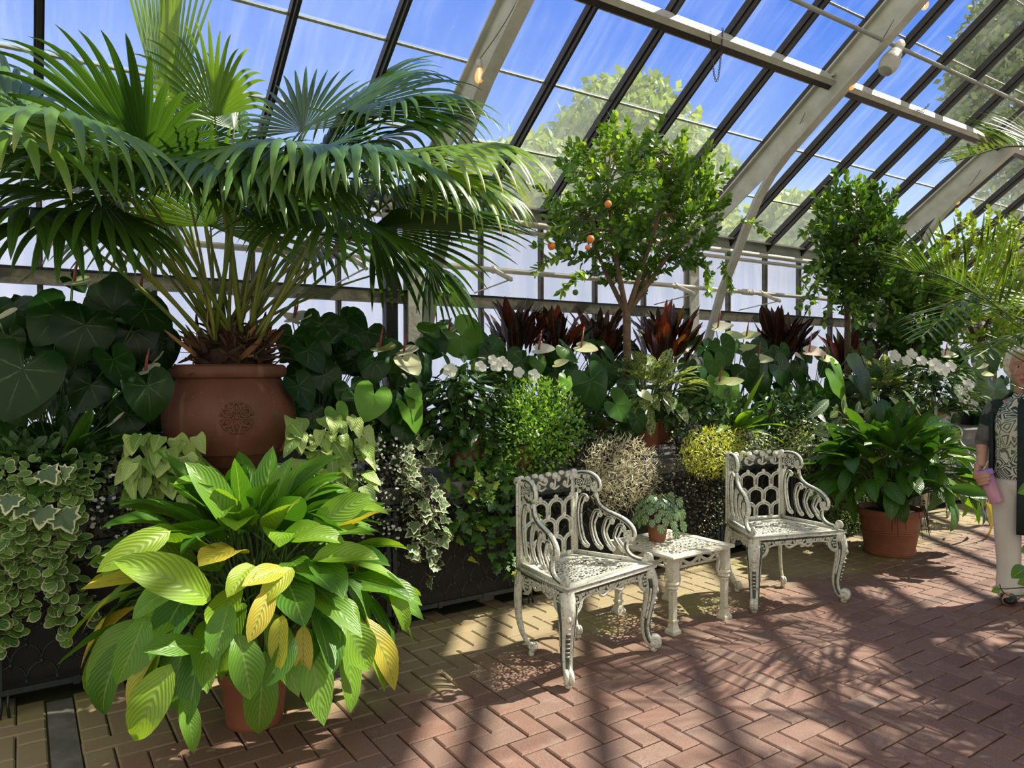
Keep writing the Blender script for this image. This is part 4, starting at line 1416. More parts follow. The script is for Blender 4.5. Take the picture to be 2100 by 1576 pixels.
def leaves(mb, T, base, d, up, L, W, bend=0.0, fold=0.0, wav=0.0, rnd=None, mi=0, cup=0.0):
    base = np.asarray(base, float).reshape(-1, 3); n = len(base)
    d = nrm(np.broadcast_to(np.asarray(d, float), (n, 3))); up = np.broadcast_to(np.asarray(up, float), (n, 3))
    f = lambda a: np.broadcast_to(np.asarray(a, float), (n,))[:, None]
    L, W, bend, fold, wav, cup = f(L), f(W), f(bend), f(fold), f(wav), f(cup)
    s = np.cross(d, up); bad = np.linalg.norm(s, axis=1) < 1e-3
    s[bad] = np.cross(d[bad], (1, 0.3, 0)); s = nrm(s); nn = np.cross(s, d)
    x, y = T['v'][None, :, 0], T['v'][None, :, 1]
    b = np.where(abs(bend) < 1e-3, 1e-3, bend)
    th = b * y
    ay = np.sin(th) / b * L; az = -(1 - np.cos(th)) / b * L
    ph = RNG.uniform(0, 6.28, (n, 1))
    lift = fold * np.abs(x) * W + wav * np.sin(8 * y + ph + 1.5 * x) * np.abs(x) * W + cup * x * x * W
    xw = x * W
    P = base[:, None, :] + d[:, None, :] * (ay + lift * np.sin(th))[..., None] + nn[:, None, :] * (az + lift * np.cos(th))[..., None] + s[:, None, :] * xw[..., None]
    m = len(T['v'])
    if rnd is None: rnd = RNG.uniform(0, 1, n)
    rnd = np.broadcast_to(np.asarray(rnd, float), (n,))
    luv = np.empty((n, m, 3)); luv[:, :, 0] = T['uv'][:, 0]; luv[:, :, 1] = T['uv'][:, 1]; luv[:, :, 2] = rnd[:, None]
    off = (np.arange(n) * m)[:, None, None]
    q = (T['q'][None] + off).reshape(-1, 4) if len(T['q']) else None
    t = (T['t'][None] + off).reshape(-1, 3) if len(T['t']) else None
    mb.add(P.reshape(-1, 3), q, t, luv.reshape(-1, 3), mi)


U = lambda a, b, n=None: RNG.uniform(a, b, n)
Z3 = np.array((0, 0, 1.0))


def sph(n):
    return nrm(RNG.normal(0, 1, (n, 3)))


def pot(t, c, r_top, r_bot, h, mat, bands=(), rim=0.035, soil=True, name='pot'):
    c = np.array(c, float)
    pr = [(0.0, 0.0), (r_bot * .96, 0.0), (r_bot, 0.006)]
    zs = [0.02] + [b for b in bands] + [h - rim]
    for z in sorted(zs):
        r = r_bot + (r_top * .94 - r_bot) * z / h
        if z in bands:
            pr += [(r, z - .012), (r + .006, z - .006), (r + .006, z + .002), (r + .001, z + .005), (r + .006, z + .009), (r + .006, z + .016), (r, z + .02)]
        else:
            pr.append((r, z))
    pr += [(r_top * .985, h - rim + .004), (r_top, h - rim + .012), (r_top, h - .008), (r_top * .985, h), (r_top * .92, h), (r_top * .88, h - .03), (r_top * .86, h - .05)]
    o = auto_smooth(MB().lathe(pr, c, 44).build(name, mat, t), 40)
    if soil:
        m = MB().lathe([(r_top * .88, h - .035), (r_top * .5, h - .025), (0, h - .02)], c, 24)
        m.build('soil', M['soil'], t)
    return o


def stems_mb(p0, p1, r, bow=0.06, n=6, mb=None):
    mb = mb or MB()
    for a, b in zip(np.atleast_2d(p0), np.atleast_2d(p1)):
        mid = (a + b) / 2 + np.array((0, 0, bow * np.linalg.norm(b - a)))
        k = np.linspace(0, 1, n)[:, None]
        mb.tube((1 - k) ** 2 * a + 2 * k * (1 - k) * mid + k * k * b, r, 5, cap=False)
    return mb


# ------------------------------------------------------------------ 1. fan palm in the urn
URN = np.array((0.878, 3.85, 0.758))
palm = thing('potted_fan_palm', 'huge fan palm in a big brown clay urn with a rosette, on the bench', 'potted palm', URN)
up_ = [(0.0, 0), (.145, 0.0), (.158, .012), (.160, .05), (.150, .075), (.172, .118), (.205, .150), (.214, .158), (.220, .160), (.262, .215), (.268, .222), (.276, .224), (.300, .285),
       (.316, .350), (.318, .410), (.306, .480), (.280, .540), (.248, .580), (.244, .588), (.262, .592), (.272, .606), (.274, .626), (.268, .645), (.255, .655), (.236, .655), (.228, .62)]
urn = auto_smooth(MB().lathe(up_, URN, 64).build('urn', M['urn'], palm), 30)
# raised rosette on the urn, on the side turned to the path
rd = nrm(np.array((on_floor(490, 1300)[0] * 0 - URN[0] + 0.26, -URN[1], 0)))
rd = nrm(np.array((-0.14, -0.99, 0)))
sd = np.cross(Z3, rd)
def urn_surf(a, z):
    zz = np.array([p[1] for p in up_[6:]]); rr = np.array([p[0] for p in up_[6:]])
    r = float(np.interp(z, zz[:12], rr[:12]))
    ang = math.atan2(rd[1], rd[0]) + a / r
    return URN + np.array((r * math.cos(ang), r * math.sin(ang), z)), np.array((math.cos(ang), math.sin(ang), 0))
em = MB()
def eu(x, z):
    p, n = urn_surf(x, .405 + z); return p + n * 0.002
for k in range(6):
    a = 2 * PI * k / 6 + PI / 2
    for side in (-1, 1):
        pts = []
        for s_ in np.linspace(0, 1, 9):
            rr = .022 + .050 * s_; w = side * .019 * math.sin(PI * min(s_ * .95 + .05, 1)) * (1 if s_ < .9 else .8)
            pts.append(eu(rr * math.cos(a) - w * math.sin(a), rr * math.sin(a) + w * math.cos(a)))
        em.tube(pts, .0060, 6)
    pts = [eu(rr * math.cos(a), rr * math.sin(a)) for rr in np.linspace(.018, .060, 6)]
    em.tube(pts, .0048, 5)
    ca = [eu(.072 * math.cos(a + t) , .072 * math.sin(a + t)) for t in np.linspace(-.42, .42, 7)]
    em.tube(ca, .0056, 6)
em.ball(eu(0, 0), .012, 10)
em.build('rosette', M['urn'], urn)
MB().lathe([(.23, .625), (.12, .65), (0, .66)], URN, 30).build('soil', M['soil'], palm)

CROWN = URN + np.array((0, 0, .70))
# fibrous base
fb = MB()
fb.lathe([(.16, .63), (.17, .70), (.13, .78), (.07, .84), (0.0, .86)], URN, 20, rnd=.1)
n = 320
az = U(0, 2 * PI, n); el = U(-.35, 1.25, n)
rad = U(.03, .17, n)
bs = URN + np.stack([rad * np.cos(az), rad * np.sin(az), .64 + U(0, .14, n)], -1)
dd = np.stack([np.cos(az) * np.cos(el), np.sin(az) * np.cos(el), np.sin(el)], -1) + sph(n) * .35
leaves(fb, T_STRAP, bs, dd, sph(n), U(.07, .22, n), U(.004, .014, n), bend=U(-1.5, 2.2, n), fold=.4, rnd=U(0, 1, n) ** 1.8)
fb.build('fibre_base', M['fibre'], palm)


def fan(hub, D, L, droop, spread=1.75, nseg=40, N=None, roll=0.0, tone=(0, .7), cup=.25, split=.52, base_p=None, pr=0.009, g0=.40):
    hub = np.array(hub, float); D = nrm(D)
    if N is None: N = Z3
    S = nrm(np.cross(D, N)); N = np.cross(S, D)
    if roll:
        S, N = S * math.cos(roll) + N * math.sin(roll), N * math.cos(roll) - S * math.sin(roll)
    m = MB()
    ph = np.linspace(-spread, spread, nseg)
    de = spread / (nseg - 1)
    K = 13
    ln = L * (0.66 + .34 * np.cos(ph * .62)) * RNG.uniform(.92, 1.05, nseg)
    d = np.cos(ph)[:, None] * D + np.sin(ph)[:, None] * S - (cup * np.abs(np.sin(ph)) ** 1.5)[:, None] * N
    d = nrm(d)
    tn = nrm(-np.sin(ph)[:, None] * D + np.cos(ph)[:, None] * S)
    p = np.repeat(hub[None], nseg, 0)
    dr = droop * RNG.uniform(.75, 1.3, nseg)
    rows = []
    for k in range(K + 1):
        r = k / K
        w = np.where(r <= split, r * ln * de, split * ln * de * np.clip((1 - r) / (1 - split), 0, 1) ** .6)
        w = np.maximum(w, .0008)
        nn = nrm(np.cross(tn, d)); nn = nn * np.sign((nn @ N))[:, None]
        rows.append((p - tn * w[:, None], p + nn * (w * .55)[:, None], p + tn * w[:, None]))
        g = np.clip((r - g0) / (1 - g0), 0, 1) ** .8
        d = nrm(d + (dr * g * 2.6 / K)[:, None] * np.array((0, 0, -1.0)))
        p = p + d * (ln / K)[:, None]
    v = np.stack([np.stack(c, 1) for c in rows], 1)        # seg, row, 3, xyz
    luv = np.zeros(v.shape)
    luv[..., 0] = np.array((-1, 0, 1))[None, None, :]
    luv[..., 1] = (np.arange(K + 1) / K)[None, :, None]
    luv[..., 2] = (RNG.uniform(*tone) + RNG.uniform(-.12, .12, nseg)).clip(0, 1)[:, None, None]
    q = []
    for s_ in range(nseg):
        for k in range(K):
            b = s_ * (K + 1) * 3 + k * 3
            q += [(b, b + 1, b + 4, b + 3), (b + 1, b + 2, b + 5, b + 4)]
    m.add(v.reshape(-1, 3), q, None, luv.reshape(-1, 3), 0)
    if base_p is not None:
        a = np.array(base_p, float); b = hub
        h = np.linalg.norm(b - a)
        c = a + (b - a) * .5 + Z3 * h * .10
        k = np.linspace(0, 1, 12)[:, None]
        path = (1 - k) ** 2 * a + 2 * k * (1 - k) * c + k * k * b
        m.tube(path, np.linspace(pr * 1.7, pr * .6, 12), 6, mi=1, cap=False, flat=.7)
        m.a[-1][:, 2] = U(0, 1)
    return m


PF = [  # hub px, py, Y | aim px, py, Y | L, droop, spread, segs, tone, roll
    (590, 290, 3.28, 545, 285, 2.60, .60, 1.15, 1.9, 44, (.45, .75), 0),
    (622, 268, 3.90, 636, 150, 4.15, .52, .25, 1.25, 34, (.10, .3), .2),
    (715, 225, 3.80, 850, 130, 3.95, .70, .85, 1.5, 36, (.2, .45), -.2),
    (845, 305, 3.45, 1040, 300, 3.15, .72, 1.25, 1.6, 40, (.55, .85), -.1),
    (765, 465, 3.50, 1000, 475, 3.35, .72, .55, 1.45, 44, (.0, .25), .25),
    (735, 300, 3.15, 800, 300, 2.55, .62, 1.3, 1.8, 40, (.4, .7), 0),
    (155, 290, 3.60, 40, 180, 3.65, .56, .45, 1.5, 38, (.3, .6), .25),
    (112, 235, 3.15, 100, 215, 2.55, .55, 1.25, 1.8, 36, (.4, .7), 0),
    (336, 250, 3.90, 326, 10, 3.85, .80, .10, .24, 20, (.75, 1.0), .4),
    (352, 240, 3.95, 372, 10, 3.9, .66, .25, .22, 14, (.6, .9), .2),
    (300, 330, 3.60, 215, 210, 3.45, .58, .7, 1.5, 36, (.1, .4), -.2),
    (205, 405, 3.50, 75, 390, 3.30, .55, .8, 1.6, 38, (.15, .45), .3),
    (62, 425, 3.55, 10, 440, 3.2, .52, 1.1, 2.6, 40, (.0, .2), 0),
    (432, 465, 3.70, 455, 330, 3.45, .50, .5, 1.6, 38, (.25, .55), .2),
    (395, 300, 4.10, 440, 150, 4.25, .42, .8, 1.4, 34, (.35, .6), -.3),
    (480, 265, 4.05, 445, 130, 4.1, .36, .7, 1.5, 34, (.2, .5), .3),
    (540, 405, 3.60, 640, 330, 3.45, .58, .6, 1.6, 40, (.15, .4), -.2),
    (640, 480, 4.20, 770, 500, 4.35, .55, .6, 1.6, 36, (.0, .3), .2),
    (330, 420, 4.20, 215, 470, 4.3, .55, .7, 1.6, 36, (.1, .4), 0),
    (250, 290, 3.95, 185, 175, 4.1, .60, .7, 1.4, 34, (.3, .5), .2),
    (880, 425, 4.15, 1010, 430, 4.2, .50, .7, 1.5, 34, (.1, .3), 0),
    (720, 215, 4.30, 800, 135, 4.4, .55, .8, 1.4, 32, (.3, .6), .2),
    (690, 425, 3.35, 760, 470, 3.05, .55, .9, 1.7, 38, (.05, .3), 0),
    (505, 335, 3.25, 430, 345, 2.85, .55, 1.0, 1.7, 38, (.35, .6), .1),
    (440, 240, 3.7, 420, 110, 3.6, .36, .9, 1.3, 32, (.5, .8), .2),
    (810, 215, 3.75, 900, 200, 3.5, .55, 1.1, 1.5, 34, (.3, .6), -.1),
    (580, 430, 4.3, 600, 350, 4.5, .5, .6, 1.7, 34, (.1, .4), 0),
    (160, 380, 3.9, 60, 300, 4.0, .55, .7, 1.6, 34, (.05, .3), 0),
    (880, 540, 3.95, 960, 640, 3.9, .42, .7, 1.1, 26, (.2, .5), .2),
    (20, 300, 3.3, -80, 260, 3.0, .6, 1.1, 1.7, 34, (.3, .6), 0),
    (660, 330, 4.1, 700, 240, 4.2, .5, .8, 1.6, 34, (.05, .3), .3),
    (560, 300, 3.4, 480, 330, 2.9, .62, 1.2, 1.5, 40, (.4, .75), .2),
    (640, 295, 3.2, 690, 310, 2.6, .60, 1.25, 1.6, 40, (.4, .7), -.2),
    (380, 370, 3.5, 300, 330, 3.1, .55, .9, 1.7, 38, (.1, .4), .2),
    (480, 390, 3.9, 560, 300, 4.0, .5, .6, 1.6, 36, (.0, .25), -.3),
    (270, 400, 3.8, 180, 330, 3.8, .55, .6, 1.6, 38, (.0, .25), .3),
    (130, 430, 3.5, 50, 470, 3.3, .5, .9, 1.9, 38, (.05, .3), 0),
    (700, 380, 3.9, 790, 340, 3.9, .55, .7, 1.6, 38, (.0, .3), .2),
    (800, 390, 3.6, 930, 370, 3.4, .60, 1.0, 1.6, 40, (.3, .6), .0),
    (900, 340, 3.3, 1010, 380, 3.1, .55, 1.3, 1.4, 34, (.7, 1.), -.2),
    (30, 240, 3.4, -40, 150, 3.5, .55, .6, 1.5, 38, (.3, .6), .3),
    (210, 300, 3.3, 120, 290, 2.9, .5, 1.2, 1.6, 38, (.35, .65), 0),
    (440, 330, 3.3, 380, 330, 2.85, .5, 1.1, 1.7, 38, (.2, .5), .2),
    (780, 280, 3.9, 880, 240, 4.0, .55, .9, 1.5, 36, (.15, .4), .2),
]
for f in PF:
    hub = at_y(f[0], f[1], f[2]); aim = at_y(f[3], f[4], f[5])
    b0 = CROWN + np.array((RNG.uniform(-.09, .09), RNG.uniform(-.09, .09), RNG.uniform(-.05, .06)))
    fan(hub, aim - hub, f[6] * 1.18, f[7] * 1.35, f[8], int(f[9] * .72), roll=f[11], tone=f[10], base_p=b0).build('frond', [M['palm'], M['petiole']], palm)


def img_leaf(px, py, y, tip_px, tip_py, tilt=.35, dy=-.03):
    """petiole point, tip direction and face normal of a leaf seen face-on from the path"""
    a = at_y(px, py, y); b = at_y(tip_px, tip_py, y + dy)
    d = b - a; L = np.linalg.norm(d)
    n = nrm(np.array((-0.1 + RNG.normal(0, .34), -1.0, tilt + .1 + RNG.normal(0, .28))))
    return a, d / L, n, L


# ------------------------------------------------------------------ 2. front peace lily
LP = np.array((0.752, 2.945, 0.0))
lily = thing('potted_peace_lily', 'big peace lily with some yellowing leaves, in a clay pot on the bricks in front', 'potted plant', LP)
pot(lily, LP, .136, .106, .225, M['terra'], (), .05)


def peace_lily(t, c, zc, n, R, ztop, L, W, mat, seed, ysq=(.8, 1.0), yellow=.12, stem_r=.004, drop=2.35, jit=.22):
    rg = np.random.default_rng(seed)
    m, st = MB(), MB()
    lv = (np.arange(n) + .5) / n
    az = rg.permutation(np.arange(n)) * 2.39996 + rg.uniform(-.3, .3, n)
    az = np.arange(n) * 2.39996 + rg.uniform(-.25, .25, n)
    el = 1.40 - drop * lv ** .85                       # inner leaves upright, outer hanging
    r_end = R * (.10 + .62 * lv ** .75)
    z_end = zc + (ztop - zc) * (1.0 - .60 * lv ** 1.5) * rg.uniform(.80, 1.04, n)
    sy = np.where(np.sin(az) > 0, ysq[0], ysq[1])
    hx, hy = np.cos(az), np.sin(az) * sy
    c = np.array(c)
    e = np.stack([c[0] + r_end * hx, c[1] + r_end * hy, z_end], -1)
    s0 = np.stack([c[0] + .05 * hx, c[1] + .05 * hy, np.full(n, zc)], -1)
    d = np.stack([hx * np.cos(el), hy * np.cos(el), np.sin(el)], -1) + rg.normal(0, jit, (n, 3))
    d = nrm(d)
    upv = np.stack([-hx * np.sin(el), -hy * np.sin(el), np.cos(el)], -1) + rg.normal(0, .28, (n, 3))
    ll = L * rg.uniform(.75, 1.12, n); ww = W * rg.uniform(.78, 1.15, n)
    rnd = np.clip(rg.uniform(0, .62, n) + .18 * (rg.uniform(0, 1, n) < .4), 0, .8)
    yel = (rg.uniform(0, 1, n) < yellow) & (lv > .45)
    rnd[yel] = rg.uniform(.86, 1.0, yel.sum())
    leaves(m, T_LILY, e, d, upv, ll, ww, bend=rg.uniform(.25, 1.25, n), fold=rg.uniform(.05, .4, n), wav=rg.uniform(.04, .16, n), rnd=rnd)
    for a, b, dd in zip(s0, e, d):
        k = np.linspace(0, 1, 7)[:, None]
        mid = b - dd * np.linalg.norm(b - a) * .45
        st.tube((1 - k) ** 2 * a + 2 * k * (1 - k) * mid + k * k * b, np.linspace(stem_r * 1.5, stem_r, 7), 5, cap=False)
    m.build('foliage', mat, t); st.build('stem', M['stem'], t)


def lily_flower(t, p0, p1, L, W, d, rnd=.3, matp=None):
    st = MB(); stems_mb(p0, p1, .0035, .05, 8, st); st.build('flower_stem', M['stem'], t)
    m = MB(); leaves(m, T_LILY, [p1], [d], [(0.25, -1, .3)], L, W, bend=-.5, fold=.35, rnd=rnd)
    m.build('spathe', matp or M['spathe'], t)
    s = MB().tube([np.array(p1) + (0, -.012, .004), np.array(p1) + np.array((0, -.014, 0)) + np.array(d) * L * .55], .0085, 8)
    s.build('spadix', M['sedspadix'] if 'sedspadix' in M else M['fibre'], t)


peace_lily(lily, LP, .21, 175, .70, .84, .31, .060, M['lily'], 11, (.50, .95))
m = MB()
for px, py, tx, ty, y, w, rr in ((432, 1232, 300, 1146, 2.42, .085, .76), (585, 1168, 518, 1182, 2.45, .05, .90), (556, 1205, 522, 1296, 2.40, .050, .95), (600, 1165, 548, 1206, 2.44, .05, .88), (580, 1262, 556, 1350, 2.40, .048, .90),
                                 (622, 1282, 620, 1382, 2.45, .044, .97), (486, 1300, 522, 1416, 2.36, .072, .45), (598, 1300, 566, 1396, 2.40, .055, .35), (350, 1362, 268, 1506, 2.40, .075, .74), (372, 1432, 412, 1522, 2.45, .045, .5),
                                 (300, 1262, 252, 1385, 2.45, .06, .45), (700, 1270, 760, 1360, 2.5, .085, .70), (660, 1230, 745, 1250, 2.5, .07, .6), (800, 1205, 846, 1280, 2.62, .05, .72), (420, 1330, 330, 1310, 2.45, .055, .4),
                                 (470, 1090, 440, 962, 2.75, .085, .5), (560, 1080, 560, 965, 2.85, .06, .45), (640, 1075, 745, 1022, 2.7, .07, .7), (350, 1090, 225, 1150, 2.55, .06, .8), (590, 1110, 690, 1075, 2.6, .06, .72),
                                 (520, 1160, 480, 1190, 2.45, .05, .85), (640, 1150, 760, 1120, 2.55, .07, .74), (560, 1130, 620, 1060, 2.6, .06, .7), (400, 1180, 290, 1220, 2.5, .06, .5), (470, 1240, 440, 1330, 2.42, .06, .4)):
    a, d, nn, L = img_leaf(px, py, y, tx, ty, .75, -.10)
    leaves(m, T_LILY, [a], [d], [nn + sph(1)[0] * .35], L * 1.14, w * .74, bend=U(.35, 1.1), fold=U(.15, .5), wav=U(.06, .16), rnd=rr)
m.build('front_foliage', M['lily'], lily)
lily_flower(lily, LP + (.05, -.02, .22), at_y(716, 1070, 2.75), .10, .028, (.10, -.05, 1), .65)

# ------------------------------------------------------------------ 3. far peace lily in the banded tub
TP = np.array((5.385, 2.955, 0.0))
tub = thing('potted_peace_lily', 'dark leafy peace lily in a banded terracotta tub standing right of the second armchair', 'potted plant', TP)
pot(tub, TP, .232, .168, .345, M['terra2'], (.18, .025), .05)
peace_lily(tub, TP, .32, 210, .82, .90, .29, .054, M['lily_far'], 5, (.62, .8), .06, .005, 1.9, .36)
m = MB()
for px, py, tx, ty, y, w, rr in ((2022, 1030, 2066, 1118, 2.72, .055, 1.0), (2000, 1010, 2036, 1070, 2.78, .05, .8), (1985, 1000, 1990, 1060, 2.8, .045, .5), (1862, 965, 1858, 1040, 2.66, .03, .97), (1925, 1000, 1915, 1045, 2.64, .055, .4)):
    a, d, nn, L = img_leaf(px, py, y, tx, ty, .5)
    leaves(m, T_LILY, [a], [d], [nn], L * 1.1, w, bend=U(.3, .8), fold=.25, wav=.15, rnd=rr)
m.build('lower_foliage', M['lily'], tub)
rt = MB()
for k in range(16):
    a = U(-2.6, -.5); p = TP + np.array((.215 * math.cos(a), .215 * math.sin(a), .345))
    q = p + np.array((.05 * math.cos(a), .05 * math.sin(a), -U(.03, .2))); rt.tube(smooth2([p + (0, 0, -.01), p + (.02 * math.cos(a), .02 * math.sin(a), .01), q], 6), .0022, 4)
rt.build('dry_root', M['dryStem'], tub)
for px, py, y, L, r in ((1858, 850, 3.05, .13, .0), (2010, 940, 2.9, .13, .3)):
    lily_flower(tub, TP + (.05, 0, .5), at_y(px, py + 30, y), L, .05, (-.1, -.3, 1), r)

# ------------------------------------------------------------------ heart-leaved anthuriums on the bench
def anthurium(label, root_px, root_y, leaf_list, flowers=(), fill=0, fill_box=None, rnd=(0, .5), size=.16, potr=.12):
    bx = float(at_y(root_px, 900, root_y)[0])
    c = np.array((bx, root_y, .758))
    t = thing('anthurium', label, 'potted plant', c, 'white-flowered anthuriums on the bench')
    pot(t, c, potr, potr * .75, .20, M['nursery'])
    m = MB(); ends = []
    for q in leaf_list:
        px, py, tx, ty = q[:4]; y = q[4] if len(q) > 4 else root_y - .15
        a, d, n, L = img_leaf(px, py, y, tx, ty)
        rr = q[5] if len(q) > 5 else U(*rnd)
        leaves(m, T_HEART, [a], [d], [n], L, L * .98, bend=U(.15, .7), cup=U(-.4, .35), wav=U(.02, .10), rnd=rr)
        ends.append(a)
    if fill:
        x0, y0, x1, y1, ya, yb = fill_box
        for _ in range(fill):
            px, py, y = U(x0, x1), U(y0, y1), U(ya, yb)
            L = size * U(.5, .95)
            a = at_y(px, py, y); an = U(-.9, .9)
            d = nrm(c_r * math.sin(an) - Z3 * math.cos(an) * U(.5, 1) + np.array((0, -U(-.2, .5), 0)))
            n = nrm(np.array((-.0 + RNG.normal(0, .55), -1, U(0, 1.2))))
            leaves(m, T_HEART, [a], [d], [n], L, L * .95, bend=U(.1, .8), cup=U(-.4, .4), wav=U(.02, .10), rnd=U(*rnd))
            ends.append(a)
    m.build('foliage', M['anth'], t)
    e = np.array(ends)
    s0 = np.tile(c + (0, 0, .17), (len(e), 1)) + RNG.normal(0, .03, (len(e), 3)) * (1, 1, 0)
    stems_mb(s0, e, .0032, .10, 8).build('stem', M['stem'], t)
    for fx, fy, y, sz, r, ang, sp in flowers:
        p = at_y(fx, fy, y)
        fm = MB()
        d = nrm(c_r * math.cos(ang) + Z3 * math.sin(ang) * .6 + np.array((0, -.55, -.1)))
        n = nrm(np.array((-.15, -.75, .9)))
        leaves(fm, T_SPATHE, [p - d * sz * .35], [d], [n], sz, sz * .78, bend=U(-.7, .2), cup=U(.1, .3), rnd=r)
        fm.build('spathe', M['spathe'], t)
        if sp:
            b = p - d * sz * .2
            MB().tube([b, b + np.array((.005, -.01, sz * .5)), b + np.array((.016, -.012, sz * .95))], np.array((.007, .0065, .003)), 8).build('spadix', M['spadix'], t)
        stems_mb([c + (0, 0, .18)], [p - d * sz * .32], .0035, .08, 8).build('flower_stem', M['stem'], t)
    return t


anthurium('dark anthurium at the left edge with big heart leaves, above the bird\'s nest fern', 120, 4.05,
          [(174, 667, 147, 754, 3.7), (122, 642, 62, 706, 3.75), (47, 758, 2, 866, 3.62), (62, 800, 66, 864, 3.66), (185, 790, 152, 848, 3.72), (233, 738, 262, 796, 3.7),
           (232, 640, 244, 556, 3.95), (293, 636, 360, 672, 3.85), (40, 626, 30, 604, 4.1), (150, 575, 175, 600, 4.0), (22, 690, 46, 722, 3.8), (277, 680, 292, 746, 3.9),
           (205, 600, 190, 640, 4.0), (-10, 640, 14, 690, 3.9), (120, 720, 90, 780, 3.85), (250, 600, 270, 650, 4.1), (20, 820, 40, 880, 3.8)],
          ((160, 578, 3.9, .11, .70, -.1, True), (296, 590, 4.0, .11, .25, .2, True), (8, 652, 3.75, .13, .35, .4, False), (306, 760, 3.75, .11, .0, .3, True), (326, 738, 3.8, .09, .8, .8, False), (240, 862, 3.62, .09, .0, .9, False)),
          56, (-20, 620, 330, 900, 3.85, 4.6), (0, .35), .18)
anthurium('dark anthurium with one heart leaf hanging beside the left of the clay urn', 330, 4.3,
          [(302, 792, 318, 868, 3.58), (330, 700, 350, 760, 4.0), (262, 850, 240, 905, 3.7), (265, 910, 290, 950, 3.65)], (), 22, (200, 640, 350, 920, 3.9, 4.5), (0, .3), .16)
anthurium('dark anthurium close to the right side of the clay urn, reaching the rail', 650, 4.15,
          [(632, 718, 668, 764, 3.8), (660, 665, 655, 722, 4.0), (612, 792, 642, 842, 3.65), (690, 690, 720, 740, 4.05), (600, 690, 590, 745, 4.0), (668, 770, 690, 815, 3.8), (705, 660, 735, 700, 4.2),
           (640, 850, 655, 885, 3.7), (725, 712, 745, 760, 4.0), (720, 800, 735, 850, 3.75)],
          ((612, 652, 4.05, .14, .15, .15, True), (598, 655, 4.1, .10, .2, 2.8, True)), 34, (590, 670, 740, 900, 3.85, 4.6), (0, .4), .16)
anthurium('sunlit anthurium midway between the clay urn and the white impatiens', 800, 4.10,
          [(768, 742, 760, 792, 3.75), (766, 812, 748, 866, 3.55, .95), (846, 800, 868, 820, 3.6, .9), (838, 838, 864, 890, 3.58, .85), (690, 845, 705, 878, 3.6, .9), (800, 730, 850, 752, 3.8), (730, 818, 738, 860, 3.7),
           (800, 830, 815, 885, 3.65, .5), (880, 690, 930, 700, 3.9, .6), (860, 740, 885, 790, 3.8), (828, 880, 846, 915, 3.6), (720, 660, 752, 700, 4.1), (750, 680, 725, 735, 4.0)],
          ((787, 716, 3.8, .13, .72, -.3, True), (836, 722, 3.75, .12, .05, .1, True), (838, 745, 3.68, .15, .25, -1.2, False)), 44, (720, 690, 900, 910, 3.75, 4.5), (.1, .6), .15)
anthurium('anthurium under the red crotons with two white flowers, above the fine green bush', 1130, 4.10,
          [(945, 690, 992, 735, 3.95, .7), (897, 684, 920, 715, 4.0, .6), (1010, 715, 1040, 752, 3.9, .5), (1104, 740, 1112, 766, 3.7, .6), (1162, 780, 1160, 806, 3.55, 1.0), (1212, 780, 1240, 842, 3.6, .5), (1160, 715, 1190, 742, 3.8, .6),
           (1264, 830, 1300, 862, 3.6, .6), (1306, 858, 1318, 892, 3.55, .2), (1288, 790, 1290, 826, 3.7, .1), (1236, 740, 1255, 780, 3.8, .4), (1130, 800, 1150, 840, 3.7, .3), (1190, 850, 1205, 900, 3.7, .2), (1070, 740, 1050, 780, 3.8, .3),
           (930, 680, 900, 660, 4.1, .6)],
          ((1113, 718, 3.7, .13, .0, .0, True), (1200, 714, 3.72, .14, .3, -.3, True), (1150, 748, 3.65, .10, .5, .1, False), (925, 680, 4.05, .09, .6, .2, True), (1323, 812, 3.58, .10, .55, -1.3, False)), 70, (900, 690, 1310, 890, 3.8, 4.6), (.1, .6), .15)
anthurium('anthurium with clustered yellow-green flowers beside the leaning white truss leg', 1500, 4.15,
          [(1480, 712, 1500, 752, 3.9), (1465, 740, 1470, 780, 3.85), (1510, 700, 1535, 730, 3.95), (1500, 800, 1500, 838, 3.7, .8), (1475, 790, 1490, 840, 3.7, .8), (1440, 760, 1450, 790, 3.8), (1530, 755, 1560, 790, 3.85)],
          ((1480, 672, 3.95, .15, .12, .1, True), (1505, 690, 3.9, .14, .6, -.2, False), (1538, 690, 3.92, .14, .65, 0, True), (1532, 715, 3.88, .12, .6, -.2, False), (1562, 738, 3.85, .15, .45, -.5, True), (1482, 782, 3.65, .12, .7, .3, True), (1505, 785, 3.62, .12, .4, 0, False)),
          44, (1400, 700, 1570, 860, 3.85, 4.6), (.1, .6), .16)
anthurium('anthurium with a pink-white flower and long pale stems in front of the second citrus trunk', 1660, 4.15,
          [(1600, 720, 1610, 752, 3.95), (1642, 755, 1650, 792, 3.85), (1715, 772, 1742, 824, 3.65, .95), (1762, 778, 1806, 822, 3.65, .2), (1600, 755, 1625, 795, 3.85), (1575, 720, 1560, 765, 4.0), (1690, 800, 1705, 850, 3.8), (1665, 820, 1650, 860, 3.8), (1560, 770, 1590, 815, 3.85)],
          ((1668, 722, 3.78, .17, 1.0, .0, True), (1640, 732, 3.85, .11, .1, 2.6, False), (1698, 738, 3.75, .14, .5, -.6, True)), 54, (1560, 700, 1810, 880, 3.85, 4.6), (.05, .5), .17)
